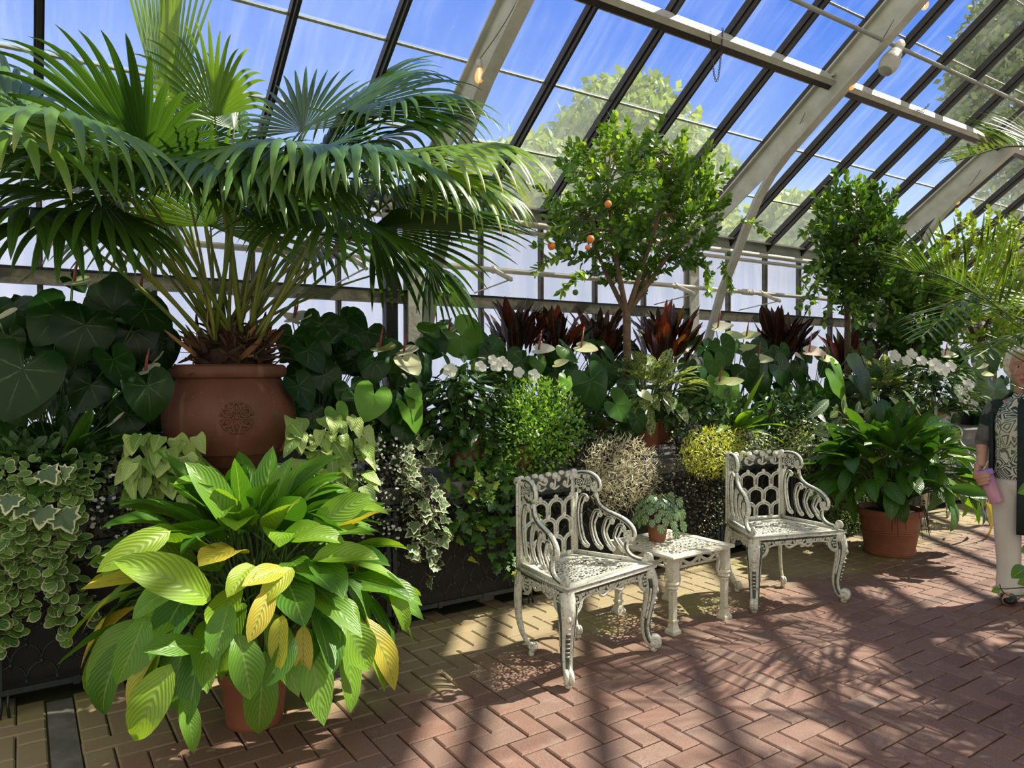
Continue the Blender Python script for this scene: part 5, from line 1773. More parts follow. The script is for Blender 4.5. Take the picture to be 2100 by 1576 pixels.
anthurium('anthurium with white flowers at the far right, just left of the woman', 1990, 3.95,
          [(2000, 770, 2010, 830, 3.5, .6), (2020, 740, 2030, 790, 3.6, .5), (1985, 790, 2000, 850, 3.5, .6), (2040, 800, 2040, 860, 3.5, .5), (1980, 730, 2000, 770, 3.7, .8)],
          ((1945, 728, 3.6, .14, .1, .2, True), (2008, 752, 3.5, .13, .1, .1, True), (2022, 768, 3.45, .11, .5, -.3, False), (2035, 752, 3.6, .12, .05, 2.6, False)), 40, (1900, 720, 2090, 900, 3.55, 4.1), (.2, .8), .16)

# ------------------------------------------------------------------ bird's nest ferns
def rosette(t, c, n, L, W, el, bend, mat, T=T_STRAP, name='foliage', wav=.12, rnd=(0, 1), jit=.12, fold=.2, az=(0, 2 * PI)):
    m = MB(); c = np.array(c, float)
    a = U(az[0], az[1], n); e = U(el[0], el[1], n)
    d = np.stack([np.cos(a) * np.cos(e), np.sin(a) * np.cos(e), np.sin(e)], -1) + sph(n) * jit
    upv = np.stack([-np.cos(a) * np.sin(e), -np.sin(a) * np.sin(e), np.cos(e)], -1) + sph(n) * .25
    b = c + np.stack([np.cos(a), np.sin(a), np.zeros(n)], -1) * .02
    leaves(m, T, b, d, upv, L * U(.7, 1.15, n), W * U(.8, 1.15, n), bend=U(bend[0], bend[1], n), fold=fold, wav=wav, rnd=U(rnd[0], rnd[1], n))
    return m.build(name, mat, t)


c = at_y(125, 935, 3.72)
t = thing('birds_nest_fern', "dark bird's nest fern with wavy straps, left of the clay urn, in a dark pot", 'potted fern', (c[0], 3.72, .758))
pot(t, (c[0], 3.72, .758), .11, .085, .20, M['urn'])
rosette(t, (c[0], 3.72, .94), 34, .40, .036, (.15, 1.2), (.2, 1.2), M['fern'])
c = at_y(20, 930, 3.66)
t = thing('sword_fern', 'small sword fern with toothed fronds at the left edge, in front of the anthurium', 'fern', (c[0], 3.66, .758))
pot(t, (c[0], 3.66, .758), .09, .07, .17, M['urn'])
m = MB()
for k in range(11):
    a = U(-1.2, 1.6); L = U(.22, .34)
    d0 = np.array((math.cos(a) * .9, -.35 + .2 * math.sin(a), U(.05, .5)))
    pth = smooth2([np.array((c[0], 3.66, .92)), np.array((c[0], 3.66, .93)) + d0 * L * .5 + (0, 0, .03), np.array((c[0], 3.66, .90)) + d0 * L + (0, 0, -.06)], 24)
    m.tube(pth, .0016, 4, mi=0, cap=False)
    tt = nrm(np.gradient(pth, axis=0)); s = nrm(np.cross(tt, Z3))
    for sg in (-1, 1):
        leaves(m, T_TINY, pth[2:], s[2:] * sg + tt[2:] * .2, Z3, np.linspace(.03, .012, len(pth) - 2), .007, rnd=U(0, 1, len(pth) - 2))
m.build('foliage', M['smallfern'], t)
c = at_y(1500, 850, 3.75)
t = thing('birds_nest_fern', 'bright lime fern with crested wavy straps, left of the pale-veined anthurium leaf', 'potted fern', (c[0], 3.75, .758))
pot(t, (c[0], 3.75, .758), .11, .085, .18, M['terra'])
rosette(t, (c[0], 3.72, .90), 26, .46, .040, (.1, 1.35), (.1, 1.0), M['fernlit'])

# ------------------------------------------------------------------ pale syngoniums
def syngonium(label, pxs, y, n, spread, seed_rnd=(0, 1), L=.135):
    c = at_y(pxs[0], pxs[1], y); b = np.array((c[0], y + .03, .758))
    t = thing('syngonium', label, 'potted plant', b)
    pot(t, b, .085, .07, .14, M['nursery'])
    m = MB(); ends, sts = [], []
    for _ in range(n):
        k = U(0, 1)
        p = at_y(pxs[0] + spread[0] * float(np.clip(RNG.normal(0, 1), -1.5, 1.5)), pxs[1] + spread[1] * float(np.clip(RNG.normal(0, 1), -1.4, 1.6)), y - U(.02, .22))
        out = nrm(np.array((p[0] - b[0], p[1] - b[1] - .1, 0)))
        d = nrm(out * U(.2, .7) + np.array((0, -.25, -U(.2, 1.0))) + sph(1)[0] * .3)
        leaves(m, T_SYNG, [p], [d], [nrm(np.array((-.3, -.8, .7)) + sph(1)[0] * .45)], L * U(.65, 1.1), L * U(.30, .44), bend=U(.1, .8), fold=U(.05, .5), wav=.08, rnd=U(*seed_rnd))
        ends.append(p)
    m.build('foliage', M['syng'], t)
    e = np.array(ends)
    stems_mb(np.tile(b + (0, -.01, .12), (len(e), 1)), e, .0022, .15, 6).build('stem', M['stem'], t)


syngonium('pale cream-green syngonium spilling over the bench, left of the clay urn foot', (338, 950), 3.58, 74, (44, 40), L=.125)
syngonium('pale cream-green syngonium with folded leaves, right of the clay urn foot', (672, 925), 3.58, 90, (50, 48), L=.12)

# ------------------------------------------------------------------ hanging creepers at the bench edge
def hang_leaves(t, mat, T, starts, drops, L, W, gap, out=.10, sway=.05, stem_mat=None, name='foliage', rnd=(0, 1), tilt=.6, dense=1.0, pair=False):
    m, st = MB(), MB()
    B, D, Un = [], [], []
    for p, h in zip(starts, drops):
        n = max(3, int(h / .05)); pts = [np.array(p, float)]
        x = U(-sway, sway); yv = -out * U(.4, 1.2)
        for k in range(n):
            f = (k + 1) / n
            pts.append(np.array(p) + np.array((x * f + sway * .5 * math.sin(5 * f + p[0] * 9), yv * min(1, 2.5 * f), .03 * math.sin(min(1, 2 * f) * PI) - h * f ** 1.25)))
        pth = smooth2(pts, n * 4)
        st.tube(pth, .0018, 4, cap=False)
        seg = np.r_[0, np.cumsum(np.linalg.norm(np.diff(pth, axis=0), axis=1))]
        ss = np.arange(gap, seg[-1], gap)
        for s_ in ss:
            q = np.array([np.interp(s_, seg, pth[:, a]) for a in range(3)])
            for _ in range(2 if pair else 1):
                a = U(PI * .95, PI * 2.05)
                B.append(q + RNG.normal(0, .008, 3))
                D.append((math.cos(a), math.sin(a) * .7, U(-.9, .35)))
                Un.append(np.array((-.2, -tilt, .75)) + RNG.normal(0, .35, 3))
    n = len(B)
    if n:
        leaves(m, T, np.array(B), np.array(D), np.array(Un), L * U(.6, 1.15, n), W * U(.6, 1.15, n), bend=U(0, .6, n), cup=U(-.1, .2, n), rnd=U(rnd[0], rnd[1], n))
    m.build(name, mat, t); st.build('stem', stem_mat or M['dryStem'], t)


def edge_starts(px0, px1, py, y, n, jit=20):
    return [at_y(U(px0, px1), py + U(-jit, jit), y + U(-.03, .06)) for _ in range(n)]


def edge_thing(name, label, cat, px, y=3.60, z=.758, pr=.09):
    c = at_y(px, 980, y); b = np.array((c[0], y + .08, z))
    t = thing(name, label, cat, b)
    pot(t, b, pr, pr * .78, .13, M['nursery'])
    return t, b


t, b = edge_thing('swedish_ivy', 'white-edged small-leaved creeper hanging over the bench at the left edge', 'hanging plant', 90)
hang_leaves(t, M['plect'], T_ROUND, edge_starts(-40, 170, 985, 3.58, 30), U(.20, .62, 30), .050, .025, .026, .16, .10, pair=True)
hs = MB(); n = 260
p = b + sph(n) * (.36, .12, .10) + (0, -.08, .16)
leaves(hs, T_ROUND, p, sph(n) + (0, -.5, 0), sph(n) * .5 + (-.2, -.6, .8), U(.028, .045, n), U(.013, .021, n), bend=.4, rnd=U(0, 1, n)); hs.build('upper_foliage', M['plect'], t)
t, b = edge_thing('variegated_ivy', 'four large cream-edged ivy leaves lying on the white-edged creeper at far left', 'ivy', 60, 3.66)
m = MB()
for px, py, tx, ty in ((22, 1022, 8, 1052), (88, 1046, 78, 1082), (128, 1056, 148, 1090), (95, 968, 112, 990), (130, 972, 145, 960), (48, 1040, 30, 1060)):
    a, d, nn, L = img_leaf(px, py, 3.36, tx, ty, .5)
    leaves(m, T_IVY, [a], [d], [nn], L * 1.15, L * 1.0, bend=.5, cup=.1, rnd=U(0, .6))
m.build('foliage', M['ivyvar'], t)
e = np.array([at_y(px, py, 3.38) for px, py in ((22, 1022), (88, 1046), (128, 1056), (95, 968))])
stems_mb(np.tile(b + (0, 0, .12), (4, 1)), e, .002, .1).build('stem', M['dryStem'], t)


def creeper(label, name, px0, px1, py0, py1, y, mat, n, L, W, T=T_TINY, flowers=0, fmat=None, rnd=(0, 1), depth=.10, pz=None, upb=.3, clump=None, cat='creeping plant', thr=None):
    c = at_y((px0 + px1) / 2, py0, y); b = np.array((c[0], y + .10, .758))
    t = thing(name, label, cat, b)
    pot(t, b, .09, .07, .12, M['nursery'])
    px, py = U(px0, px1, n), U(py0, py1, n)
    # ragged, rounded outline
    cx, cy = (px0 + px1) / 2, (py0 + py1) / 2
    r = np.hypot((px - cx) / ((px1 - px0) / 2), (py - cy) / ((py1 - py0) / 2))
    ok = r < RNG.uniform(.82, 1.12, n)
    px, py, r = px[ok], py[ok], r[ok]
    P = np.array([at_y(a, bb, y - depth * math.sqrt(max(0, 1 - min(1, q) ** 2)) - U(-.5, .3) * depth * .8) for a, bb, q in zip(px, py, r)])
    m = MB(); k = len(P)
    d = sph(k) * (1, .8, 1) + np.array((0, -.35, upb))
    leaves(m, T, P, d, sph(k) * .6 + (-.2, -.5, .8), L * U(.6, 1.2, k), W * U(.7, 1.2, k), bend=U(-.3, .8, k), rnd=U(rnd[0], rnd[1], k))
    m.build('foliage', mat, t)
    if flowers:
        fm = MB(); pick = RNG.integers(0, k, flowers)
        leaves(fm, T_PETAL5, P[pick] + (0, -.02, .005), sph(flowers) * .5 + (0, 0, 1), sph(flowers) * .4 + (-.1, -1, .3), U(.009, .016, flowers), U(.009, .016, flowers), rnd=U(.3, 1, flowers))
        o = fm.build('flowers', fmat or M['whitefl'], t); o['kind'] = 'stuff'
    sm = MB(); w = RNG.integers(0, k, 26)
    stems_mb(np.tile(b + (0, -.04, .10), (26, 1)), P[w], .0015, .12, 6, sm); sm.build('stem', M['dryStem'], t)
    return t


creeper('dark creeper dotted with tiny white flowers, between the white-edged creeper and the left syngonium', 'flowering_creeper', 165, 420, 930, 1180, 3.56, M['darkbush'], 1700, .028, .009, T_TINY, 130, depth=.08)
creeper('dark creeper dotted with tiny white flowers, between the right syngonium and the variegated ivy', 'flowering_creeper', 690, 905, 900, 1160, 3.56, M['darkbush'], 1500, .026, .009, T_TINY, 210, depth=.08)

t, b = edge_thing('variegated_ivy', 'grey and cream ivy trailing in strands, left of the green ivy', 'ivy', 850, 3.64)
hang_leaves(t, M['ivyvar'], T_IVY, edge_starts(805, 880, 945, 3.60, 9, 30), [.62, .60, .55, .50, .34, .30, .45, .22, .36], .062, .052, .040, .16, .07)
m = MB(); n = 34; p = b + sph(n) * (.13, .07, .07) + (.02, -.10, .17)
leaves(m, T_IVY, p, sph(n) + (0, -.6, -.3), sph(n) * .4 + (-.2, -.8, .7), U(.045, .07, n), U(.038, .058, n), bend=.4, rnd=U(0, 1, n)); m.build('upper_foliage', M['ivyvar'], t)
t, b = edge_thing('ivy', 'plain green ivy trailing over the bench edge, left of the first armchair', 'ivy', 975, 3.64)
hang_leaves(t, M['ivy'], T_IVY, edge_starts(900, 1070, 960, 3.60, 22, 30), np.r_[U(.10, .34, 17), .62, .58, .50, .42, .66], .055, .046, .036, .15, .08)
m = MB(); n = 120; p = b + sph(n) * (.26, .08, .08) + (.0, -.10, .12)
leaves(m, T_IVY, p, sph(n) + (0, -.6, -.3), sph(n) * .4 + (-.2, -.8, .7), U(.035, .06, n), U(.03, .05, n), bend=.4, rnd=U(0, .9, n)); m.build('upper_foliage', M['ivy'], t)
t, b = edge_thing('ivy', 'small ivy with few leaves hanging against the panel behind the second armchair', 'ivy', 1700, 3.64)
hang_leaves(t, M['ivy'], T_IVY, edge_starts(1660, 1790, 985, 3.58, 14, 40), U(.2, .6, 14), .06, .05, .05, .12, .08)

creeper('straw-coloured fine-leaved clump hanging behind the side table', 'straw_sedge', 1195, 1350, 895, 1050, 3.52, M['straw'], 2600, .052, .0032, T_TINY, depth=.13)
creeper('silvery dark tiny-leaved creeper left of the straw clump', 'silver_creeper', 1150, 1260, 880, 1010, 3.60, M['silver'], 900, .02, .006, T_TINY, depth=.06)
creeper('dark creeper with silvery tiny leaves spilling down behind the second armchair', 'silver_creeper', 1330, 1530, 870, 1130, 3.56, M['silver'], 3600, .020, .0065, T_TINY, depth=.10)
creeper('lime yellow sedum tuft above the back of the second armchair', 'lime_sedum', 1395, 1530, 875, 985, 3.50, M['sedum'], 2000, .042, .0042, T_TINY, depth=.12)
creeper('grey-green tiny-leaved tuft right of the lime sedum', 'silver_creeper', 1480, 1590, 880, 950, 3.54, M['palebush'], 900, .022, .007, T_TINY, depth=.09)
creeper('pale green feathery bush above the right side of the second armchair', 'feathery_bush', 1580, 1700, 860, 985, 3.56, M['palebush'], 1500, .036, .006, T_TINY, depth=.10)
creeper('small light-leaved shrub on the floor beside the far terracotta tub', 'edging_shrub', 1690, 1790, 985, 1105, 3.50, M['palebush'], 1300, .024, .008, T_TINY, depth=.10, rnd=(0, .6))
creeper('dark mass of small leaves hanging on the bench behind the straw clump', 'dark_creeper', 1000, 1220, 960, 1100, 3.62, M['darkbush'], 1100, .035, .013, T_TINY, depth=.05)

creeper('dark leafy filler between the aglaonema pot and the lime crested fern', 'leafy_filler', 1330, 1560, 800, 900, 3.78, M['imp'], 520, .075, .020, T_LANCE, depth=.12)
creeper('dark trailing foliage under the pink-white anthurium', 'leafy_filler', 1540, 1720, 800, 910, 3.76, M['ferndark'], 620, .085, .012, T_LANCE, depth=.12)
creeper('white-splashed leafy plant left of the far tub foliage', 'variegated_plant', 1660, 1790, 830, 960, 3.50, M['dieff'], 150, .12, .026, T_LANCE, depth=.14)
creeper('dark leafy filler between the fine green bush and the aglaonema pot', 'leafy_filler', 1150, 1320, 830, 910, 3.78, M['imp'], 420, .075, .020, T_LANCE, depth=.10)
creeper('dark foliage under the sunlit anthurium, right of the right syngonium', 'leafy_filler', 740, 930, 850, 960, 3.80, M['imp'], 420, .080, .022, T_LANCE, depth=.10)
creeper('dark foliage along the bench under the left anthurium', 'leafy_filler', -20, 330, 900, 1010, 3.75, M['imp'], 600, .085, .022, T_LANCE, depth=.10)

# ------------------------------------------------------------------ fine bright bush
c = at_y(1068, 930, 3.72); b = np.array((c[0], 3.74, .758))
t = thing('fine_leaved_bush', 'bright green airy bush of fine leaves and tiny white flowers, behind the first armchair', 'potted plant', b)
pot(t, b, .10, .08, .16, M['terra'])
n = 3600
u = sph(n); r = U(0, 1, n) ** .4
p = b + (0, -.12, .28) + u * r[:, None] * (.39, .26, .31)
p[:, 2] = np.maximum(p[:, 2], b[2] - .02)
m = MB(); leaves(m, T_TINY, p, u * .7 + sph(n) * .7 + (0, 0, .3), sph(n) * .6 + (0, -.2, .8), U(.022, .040, n), U(.006, .011, n), bend=U(-.2, .7, n), rnd=U(0, 1, n))
m.build('foliage', M['diamond'], t)
n = 420; u = sph(n); p = b + (0, -.12, .28) + u * U(.85, 1.08, n)[:, None] * (.39, .26, .31)
m = MB(); leaves(m, T_PETAL5, p, sph(n), sph(n) + (0, -.4, .8), U(.006, .010, n), U(.006, .010, n), rnd=U(0, 1, n)); o = m.build('flowers', M['whitefl'], t); o['kind'] = 'stuff'
k = RNG.integers(0, n, 60); stems_mb(np.tile(b + (0, 0, .14), (60, 1)), p[k], .0016, .1).build('stem', M['stem'], t)

# ------------------------------------------------------------------ white impatiens
def impatiens(label, px, y, py_top, n, R, flowers, seed=0):
    c = at_y(px, 900, y); b = np.array((c[0], y, .758))
    t = thing('white_impatiens', label, 'potted plant', b)
    pot(t, b + (0, -.03, .04), .115, .09, .18, M['terra'])
    zt = at_y(px, py_top, y)[2]
    m = MB()
    u = sph(n); u[:, 2] = abs(u[:, 2])
    cc = b + (0, -.02, .20); H = zt - cc[2]
    p = cc + u * (U(.45, 1, n) ** .6)[:, None] * (R, R * .75, H)
    d = u * (1, 1, .15) + sph(n) * .35 + (0, 0, -.15)
    leaves(m, T_LANCE, p, d, u * .3 + (0, -.1, 1) + sph(n) * .25, U(.075, .12, n), U(.018, .027, n), bend=U(.2, .9, n), fold=.2, rnd=U(0, 1, n))
    m.build('foliage', M['imp'], t)
    stems_mb(np.tile(cc - (0, 0, .05), (40, 1)), p[:40], .003, .1).build('stem', M['stem'], t)
    for fx, fy, s in flowers:
        s *= .8
        q = at_y(fx, fy, y - R * .62)
        fm = MB()
        for k in range(5):
            a = 2 * PI * k / 5 + U(-.2, .2)
            d = c_r * math.cos(a) + nrm(np.array((0, .25, .97))) * math.sin(a)
            leaves(fm, T_ROUND, [q + d * s * .12], [d + np.array((0, -.1, .1))], [(-.3, -.95, .4)], s * .5, s * .36, bend=.2, rnd=U(.3, 1))
        fm.build('flower', M['whitefl'], t)


impatiens('white impatiens with broad flowers, in a clay pot under the first croton', 950, 3.74, 738, 460, .33,
          ((923, 760, .085), (985, 752, .07), (1018, 750, .08), (1042, 752, .06), (1064, 764, .07), (1095, 770, .08), (1010, 738, .06), (1030, 742, .07)))
impatiens('white impatiens behind the far terracotta tub, dark leaves with pale blooms', 1905, 3.62, 722, 620, .58,
          ((1835, 730, .11), (1870, 726, .10), (1918, 750, .14), (1950, 752, .11), (1985, 790, .12), (1965, 800, .10), (1890, 740, .10), (1975, 815, .13), (1935, 760, .12), (1860, 740, .1), (1995, 830, .11)))

# ------------------------------------------------------------------ crotons
def croton(label, px, y, py_top, py_bot, n, halfw, L=.30, W=.034, rnd=(0, 1)):
    c = at_y(px, py_bot, y); b = np.array((c[0], y, .758))
    t = thing('croton', label, 'potted shrub', b, 'crotons along the back of the bench')
    pot(t, b, .13, .10, .24, M['terra'])
    zt, zb = at_y(px, py_top, y)[2], at_y(px, py_bot, y)[2]
    m = MB(); sp = mpp(px, y) * halfw
    a = U(0, 2 * PI, n); rr = U(0, 1, n) ** .7
    f = U(0, 1, n)
    p = np.stack([b[0] + np.cos(a) * rr * sp * .75, y + np.sin(a) * rr * .14, zb + (zt - zb - L * .9) * f], -1)
    lean = rr * .75
    d = np.stack([np.cos(a) * lean, np.sin(a) * lean, np.full(n, 1.0)], -1) + sph(n) * .16
    leaves(m, T_LANCE, p, d, np.stack([-np.cos(a), -np.sin(a), np.full(n, .4)], -1) + sph(n) * .5, L * U(.6, 1.1, n), W * U(.75, 1.2, n), bend=U(-.2, .5, n), fold=.25, wav=.22, rnd=U(rnd[0], rnd[1], n))
    m.build('foliage', M['croton'], t)
    k = np.arange(min(12, n)); stems_mb(np.tile(b + (0, 0, .2), (len(k), 1)), p[k], .006, .02).build('stem', M['darkbark'], t)


croton('dark red croton left of the big citrus trunk, above the white impatiens', 1060, 4.55, 612, 740, 60, 55, rnd=(0, .8))
croton('dark red croton between the first croton and the big citrus trunk', 1140, 4.50, 622, 740, 46, 45, rnd=(0, .95))
croton('dark croton immediately left of the big citrus trunk', 1230, 4.50, 618, 750, 66, 62, rnd=(0, .75))
croton('croton with bright red sunlit leaves right of the big citrus trunk', 1365, 4.45, 612, 750, 90, 85, .32, rnd=(.2, 1))
croton('nearly black croton left of the second citrus trunk, tallest of the dark crotons', 1600, 4.55, 625, 750, 80, 75, .36, .045, rnd=(0, .7))
croton('red and green croton around the foot of the second citrus trunk', 1745, 4.45, 668, 770, 80, 80, .32, rnd=(.1, 1))
croton('dark croton far right under the leafy shrub', 1900, 4.5, 705, 760, 50, 80, .32, rnd=(0, .8))

# ------------------------------------------------------------------ aglaonema
def aglaonema(label, px, y, py, n, R, L, potr, poth, pc=None):
    c = at_y(px, py, y); b = np.array((c[0], y, .758)) if pc is None else np.array(pc)
    t = thing('aglaonema', label, 'potted plant', b)
    pot(t, b, potr, potr * .74, poth, M['terra'])
    z0 = b[2] + poth
    m = MB()
    u = sph(n); u[:, 2] = u[:, 2] * .8 + .25; u = nrm(u)
    p = np.array((b[0], y - .05, z0 + .14)) + u * U(.2, .85, n)[:, None] * (R, R * .7, R * .62)
    d = u + np.array((0, 0, .10)) + sph(n) * .2
    leaves(m, T_LANCE, p, d, nrm(np.stack([-u[:, 0], -u[:, 1], np.full(n, 1.1)], -1)) + sph(n) * .2, L * U(.7, 1.1, n), L * .20 * U(.8, 1.2, n), bend=U(.3, 1.1, n), fold=.25, wav=.1, rnd=U(0, 1, n))
    m.build('foliage', M['agla'], t)
    stems_mb(np.tile(np.array((b[0], y, z0 - .03)), (30, 1)), p[:30], .005, .1).build('stem', M['stem'], t)


aglaonema('cream-mottled aglaonema in a tall terracotta pot under the big citrus tree', 1340, 3.90, 880, 150, .40, .21, .115, .27, (at_y(1327, 880, 3.90)[0], 3.90, .805))
aglaonema('cream-mottled aglaonema right of the big pale anthurium leaf', 1800, 3.95, 870, 130, .44, .24, .13, .24)

# ------------------------------------------------------------------ dieffenbachia
c = at_y(1885, 900, 3.45); b = np.array((c[0], 3.50, .758))
t = thing('dieffenbachia', 'dieffenbachia with white-veined leaves standing up behind the far tub', 'potted plant', b)
pot(t, b, .12, .09, .2, M['terra'])
m = MB()
for px, py, tx, ty, w in ((1895, 880, 1875, 800, .10), (1905, 880, 1968, 862, .06), (1880, 890, 1850, 815, .07), (1915, 870, 1925, 815, .06), (1725, 835, 1770, 880, .055), (1740, 860, 1790, 900, .05), (1700, 820, 1670, 850, .04)):
    a, d, nn, L = img_leaf(px, py, 3.40, tx, ty, .5)
    leaves(m, T_LILY, [a], [d], [nn], L * 1.1, w, bend=.4, fold=.15, rnd=U(0, 1))
m.build('foliage', M['dieff'], t)
stems_mb(np.tile(b + (0, 0, .18), (4, 1)), np.array([at_y(px, py, 3.4) for px, py in ((1895, 880), (1905, 880), (1880, 890), (1915, 870))]), .006, .05).build('stem', M['stem'], t)

# ------------------------------------------------------------------ citrus trees
def tree(t, base, fork_z, crown_c, R, ntwig, nleaf, L, W, mat, bark, tr=.030, T=T_CIT, lobes=7, limbs=5, inner=.35, zsq=1.0, tops=0):
    base = np.array(base, float); crown_c = np.array(crown_c, float); R = np.array(R, float)
    tk = MB()
    fk = base * (1, 1, 0) + np.array((crown_c[0] * .12 + base[0] * .88 - base[0], 0, fork_z)); fk[0] = base[0] + (crown_c[0] - base[0]) * .12; fk[1] = base[1]
    tk.tube(smooth2([base, base * .5 + fk * .5 + (.012, 0, 0), fk], 10), np.linspace(tr * 1.15, tr, 11)[:len(smooth2([base, base, fk], 10))] if False else tr, 10)
    lb = []
    for k in range(limbs):
        a = 2 * PI * (k + .3) / limbs + U(-.3, .3)
        e = crown_c + R * np.array((math.cos(a) * .62, math.sin(a) * .55, U(-.25, .55)))
        mid = (fk + e) / 2 + np.array((math.cos(a) * .06, math.sin(a) * .05, .05))
        pth = smooth2([fk - (0, 0, .02), mid, e], 12)
        tk.tube(pth, np.linspace(tr * .72, tr * .25, len(pth)), 8)
        lb.append(pth)
    # twig cluster centres in a lumpy shell
    u = sph(ntwig)
    cent = sph(lobes)
    near = (u @ cent.T).max(1)
    rr = (.60 + .40 * np.clip((near - .3) / .7, 0, 1)) * U(inner, 1.0, ntwig) ** .5
    tip = crown_c + u * rr[:, None] * R
    tip[:, 2] += .05 * np.sin(tip[:, 0] * 9)
    alllimb = np.vstack(lb)
    tw = MB()
    B, D, Un = [], [], []
    per = nleaf // ntwig
    for q, du in zip(tip, u):
        j = alllimb[np.argmin(((alllimb - q) ** 2).sum(1))]
        pth = smooth2([j, (j + q) / 2 + (0, 0, .03), q], 5)
        tw.tube(pth, np.linspace(tr * .16, .0018, len(pth)), 4, cap=False)
        ax = nrm(du * (1, 1, .6) + (0, 0, .75) + RNG.normal(0, .25, 3))
        ln = L * 2.6
        for k in range(per):
            f = (k + .5) / per; a = k * 2.4
            s1 = nrm(np.cross(ax, (0.2, 1, .1))); s2 = np.cross(ax, s1)
            o = s1 * math.cos(a) + s2 * math.sin(a)
            B.append(q + ax * (f - .4) * ln); D.append(o * (1.1 - .8 * f) + ax * (.35 + .7 * f)); Un.append(ax * .8 - o * .3 + RNG.normal(0, .25, 3))
    n = len(B)
    m = MB()
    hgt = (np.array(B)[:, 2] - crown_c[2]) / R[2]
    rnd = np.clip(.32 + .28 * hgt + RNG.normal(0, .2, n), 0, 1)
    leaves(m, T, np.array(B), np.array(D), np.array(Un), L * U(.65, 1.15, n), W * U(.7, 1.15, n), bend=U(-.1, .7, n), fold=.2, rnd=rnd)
    auto_smooth(tk.build('trunk', bark, t), 60)
    tw.build('twig', bark, t)
    m.build('foliage', mat, t)
    return tip


def fruit(t, p, r, mat, name='orange_fruit'):
    m = MB().ball(p, r, 14); o = m.build(name, mat, t)
    return o


TB = np.array((3.80, 4.10, .758))
t1 = thing('citrus_tree', 'larger citrus tree with a few oranges, branching above the red crotons', 'tree', TB)
pot(t1, TB, .16, .12, .26, M['terra'])
ccn = at_y(1318, 425, 4.08)
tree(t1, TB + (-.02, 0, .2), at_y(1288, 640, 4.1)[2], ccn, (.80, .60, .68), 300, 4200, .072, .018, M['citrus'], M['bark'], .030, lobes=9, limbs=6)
for px, py, y, r in ((1131, 505, 3.75, .026), (1211, 491, 3.62, .026), (1247, 419, 3.55, .024), (1205, 508, 3.8, .018)):
    fruit(t1, at_y(px, py, y), r, M['orange'])
for px, py, y in ((1310, 560, 3.6), (1296, 520, 3.6), (1462, 560, 3.7), (1495, 520, 3.8), (1180, 600, 3.8), (1400, 470, 3.5)):
    fruit(t1, at_y(px, py, y), .020, M['greenfruit'], 'unripe_fruit')
# long shoots at the top and drooping sprays at the sides
m = MB()
for px, py, tx, ty, y in ((1265, 330, 1262, 235, 3.95), (1215, 360, 1195, 300, 3.9), (1330, 320, 1325, 275, 4.0), (1390, 330, 1405, 270, 4.0), (1440, 360, 1455, 300, 3.9), (1300, 310, 1290, 262, 4.1), (1160, 520, 1100, 556, 3.8),
                          (1200, 560, 1150, 600, 3.7), (1480, 540, 1500, 590, 3.8), (1450, 545, 1455, 600, 3.7), (1520, 450, 1575, 478, 3.9), (1160, 460, 1098, 510, 3.8)):
    a, b2 = at_y(px, py, y), at_y(tx, ty, y - .04)
    pth = smooth2([a, (a + b2) / 2 + (0, 0, .02), b2], 12); MB().tube(pth, .0022, 4).build('shoot', M['bark'], t1)
    k = len(pth); tt = nrm(np.gradient(pth, axis=0))
    for j in range(3):
        o = sph(k); leaves(m, T_CIT, pth, o * .9 + tt * .6, o * .2 + sph(k) * .4 + (0, -.3, .7), U(.045, .075, k), U(.013, .020, k), bend=U(0, .6, k), rnd=U(.3, 1, k))
m.build('shoot_foliage', M['citrus'], t1)

TB = np.array((6.86, 4.20, .758))
t2 = thing('citrus_tree', 'smaller denser citrus tree with a thin dark trunk, right of the big citrus tree', 'tree', TB)
pot(t2, TB, .18, .14, .28, M['terra'])
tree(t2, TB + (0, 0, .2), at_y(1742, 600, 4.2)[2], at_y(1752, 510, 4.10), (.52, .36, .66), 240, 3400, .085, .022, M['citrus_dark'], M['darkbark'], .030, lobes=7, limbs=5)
for px, py in ((1648, 612), (1642, 625), (1655, 630), (1634, 632), (1660, 610), (1700, 585)):
    fruit(t2, at_y(px, py, 3.95), .022, M['greenfruit'], 'unripe_fruit')
m = MB()
for px, py, tx, ty in ((1700, 545, 1645, 625), (1690, 560, 1660, 635), (1700, 520, 1638, 600), (1720, 590, 1690, 660), (1790, 590, 1800, 650), (1800, 560, 1840, 640), (1740, 600, 1760, 665), (1690, 470, 1645, 480), (1740, 430, 1735, 385), (1765, 430, 1790, 385), (1710, 440, 1690, 405)):
    a, b2 = at_y(px, py, 4.0), at_y(tx, ty, 3.95)
    pth = smooth2([a, (a + b2) / 2 + (0, 0, .04), b2], 12); MB().tube(pth, .0024, 4).build('shoot', M['darkbark'], t2)
    k = len(pth); tt = nrm(np.gradient(pth, axis=0))
    for j in range(3):
        o = sph(k); leaves(m, T_CIT, pth, o * .9 + tt * .5, o * .2 + sph(k) * .4 + (0, -.3, .7), U(.055, .085, k), U(.016, .024, k), bend=U(0, .6, k), rnd=U(.2, .9, k))
m.build('shoot_foliage', M['citrus_dark'], t2)

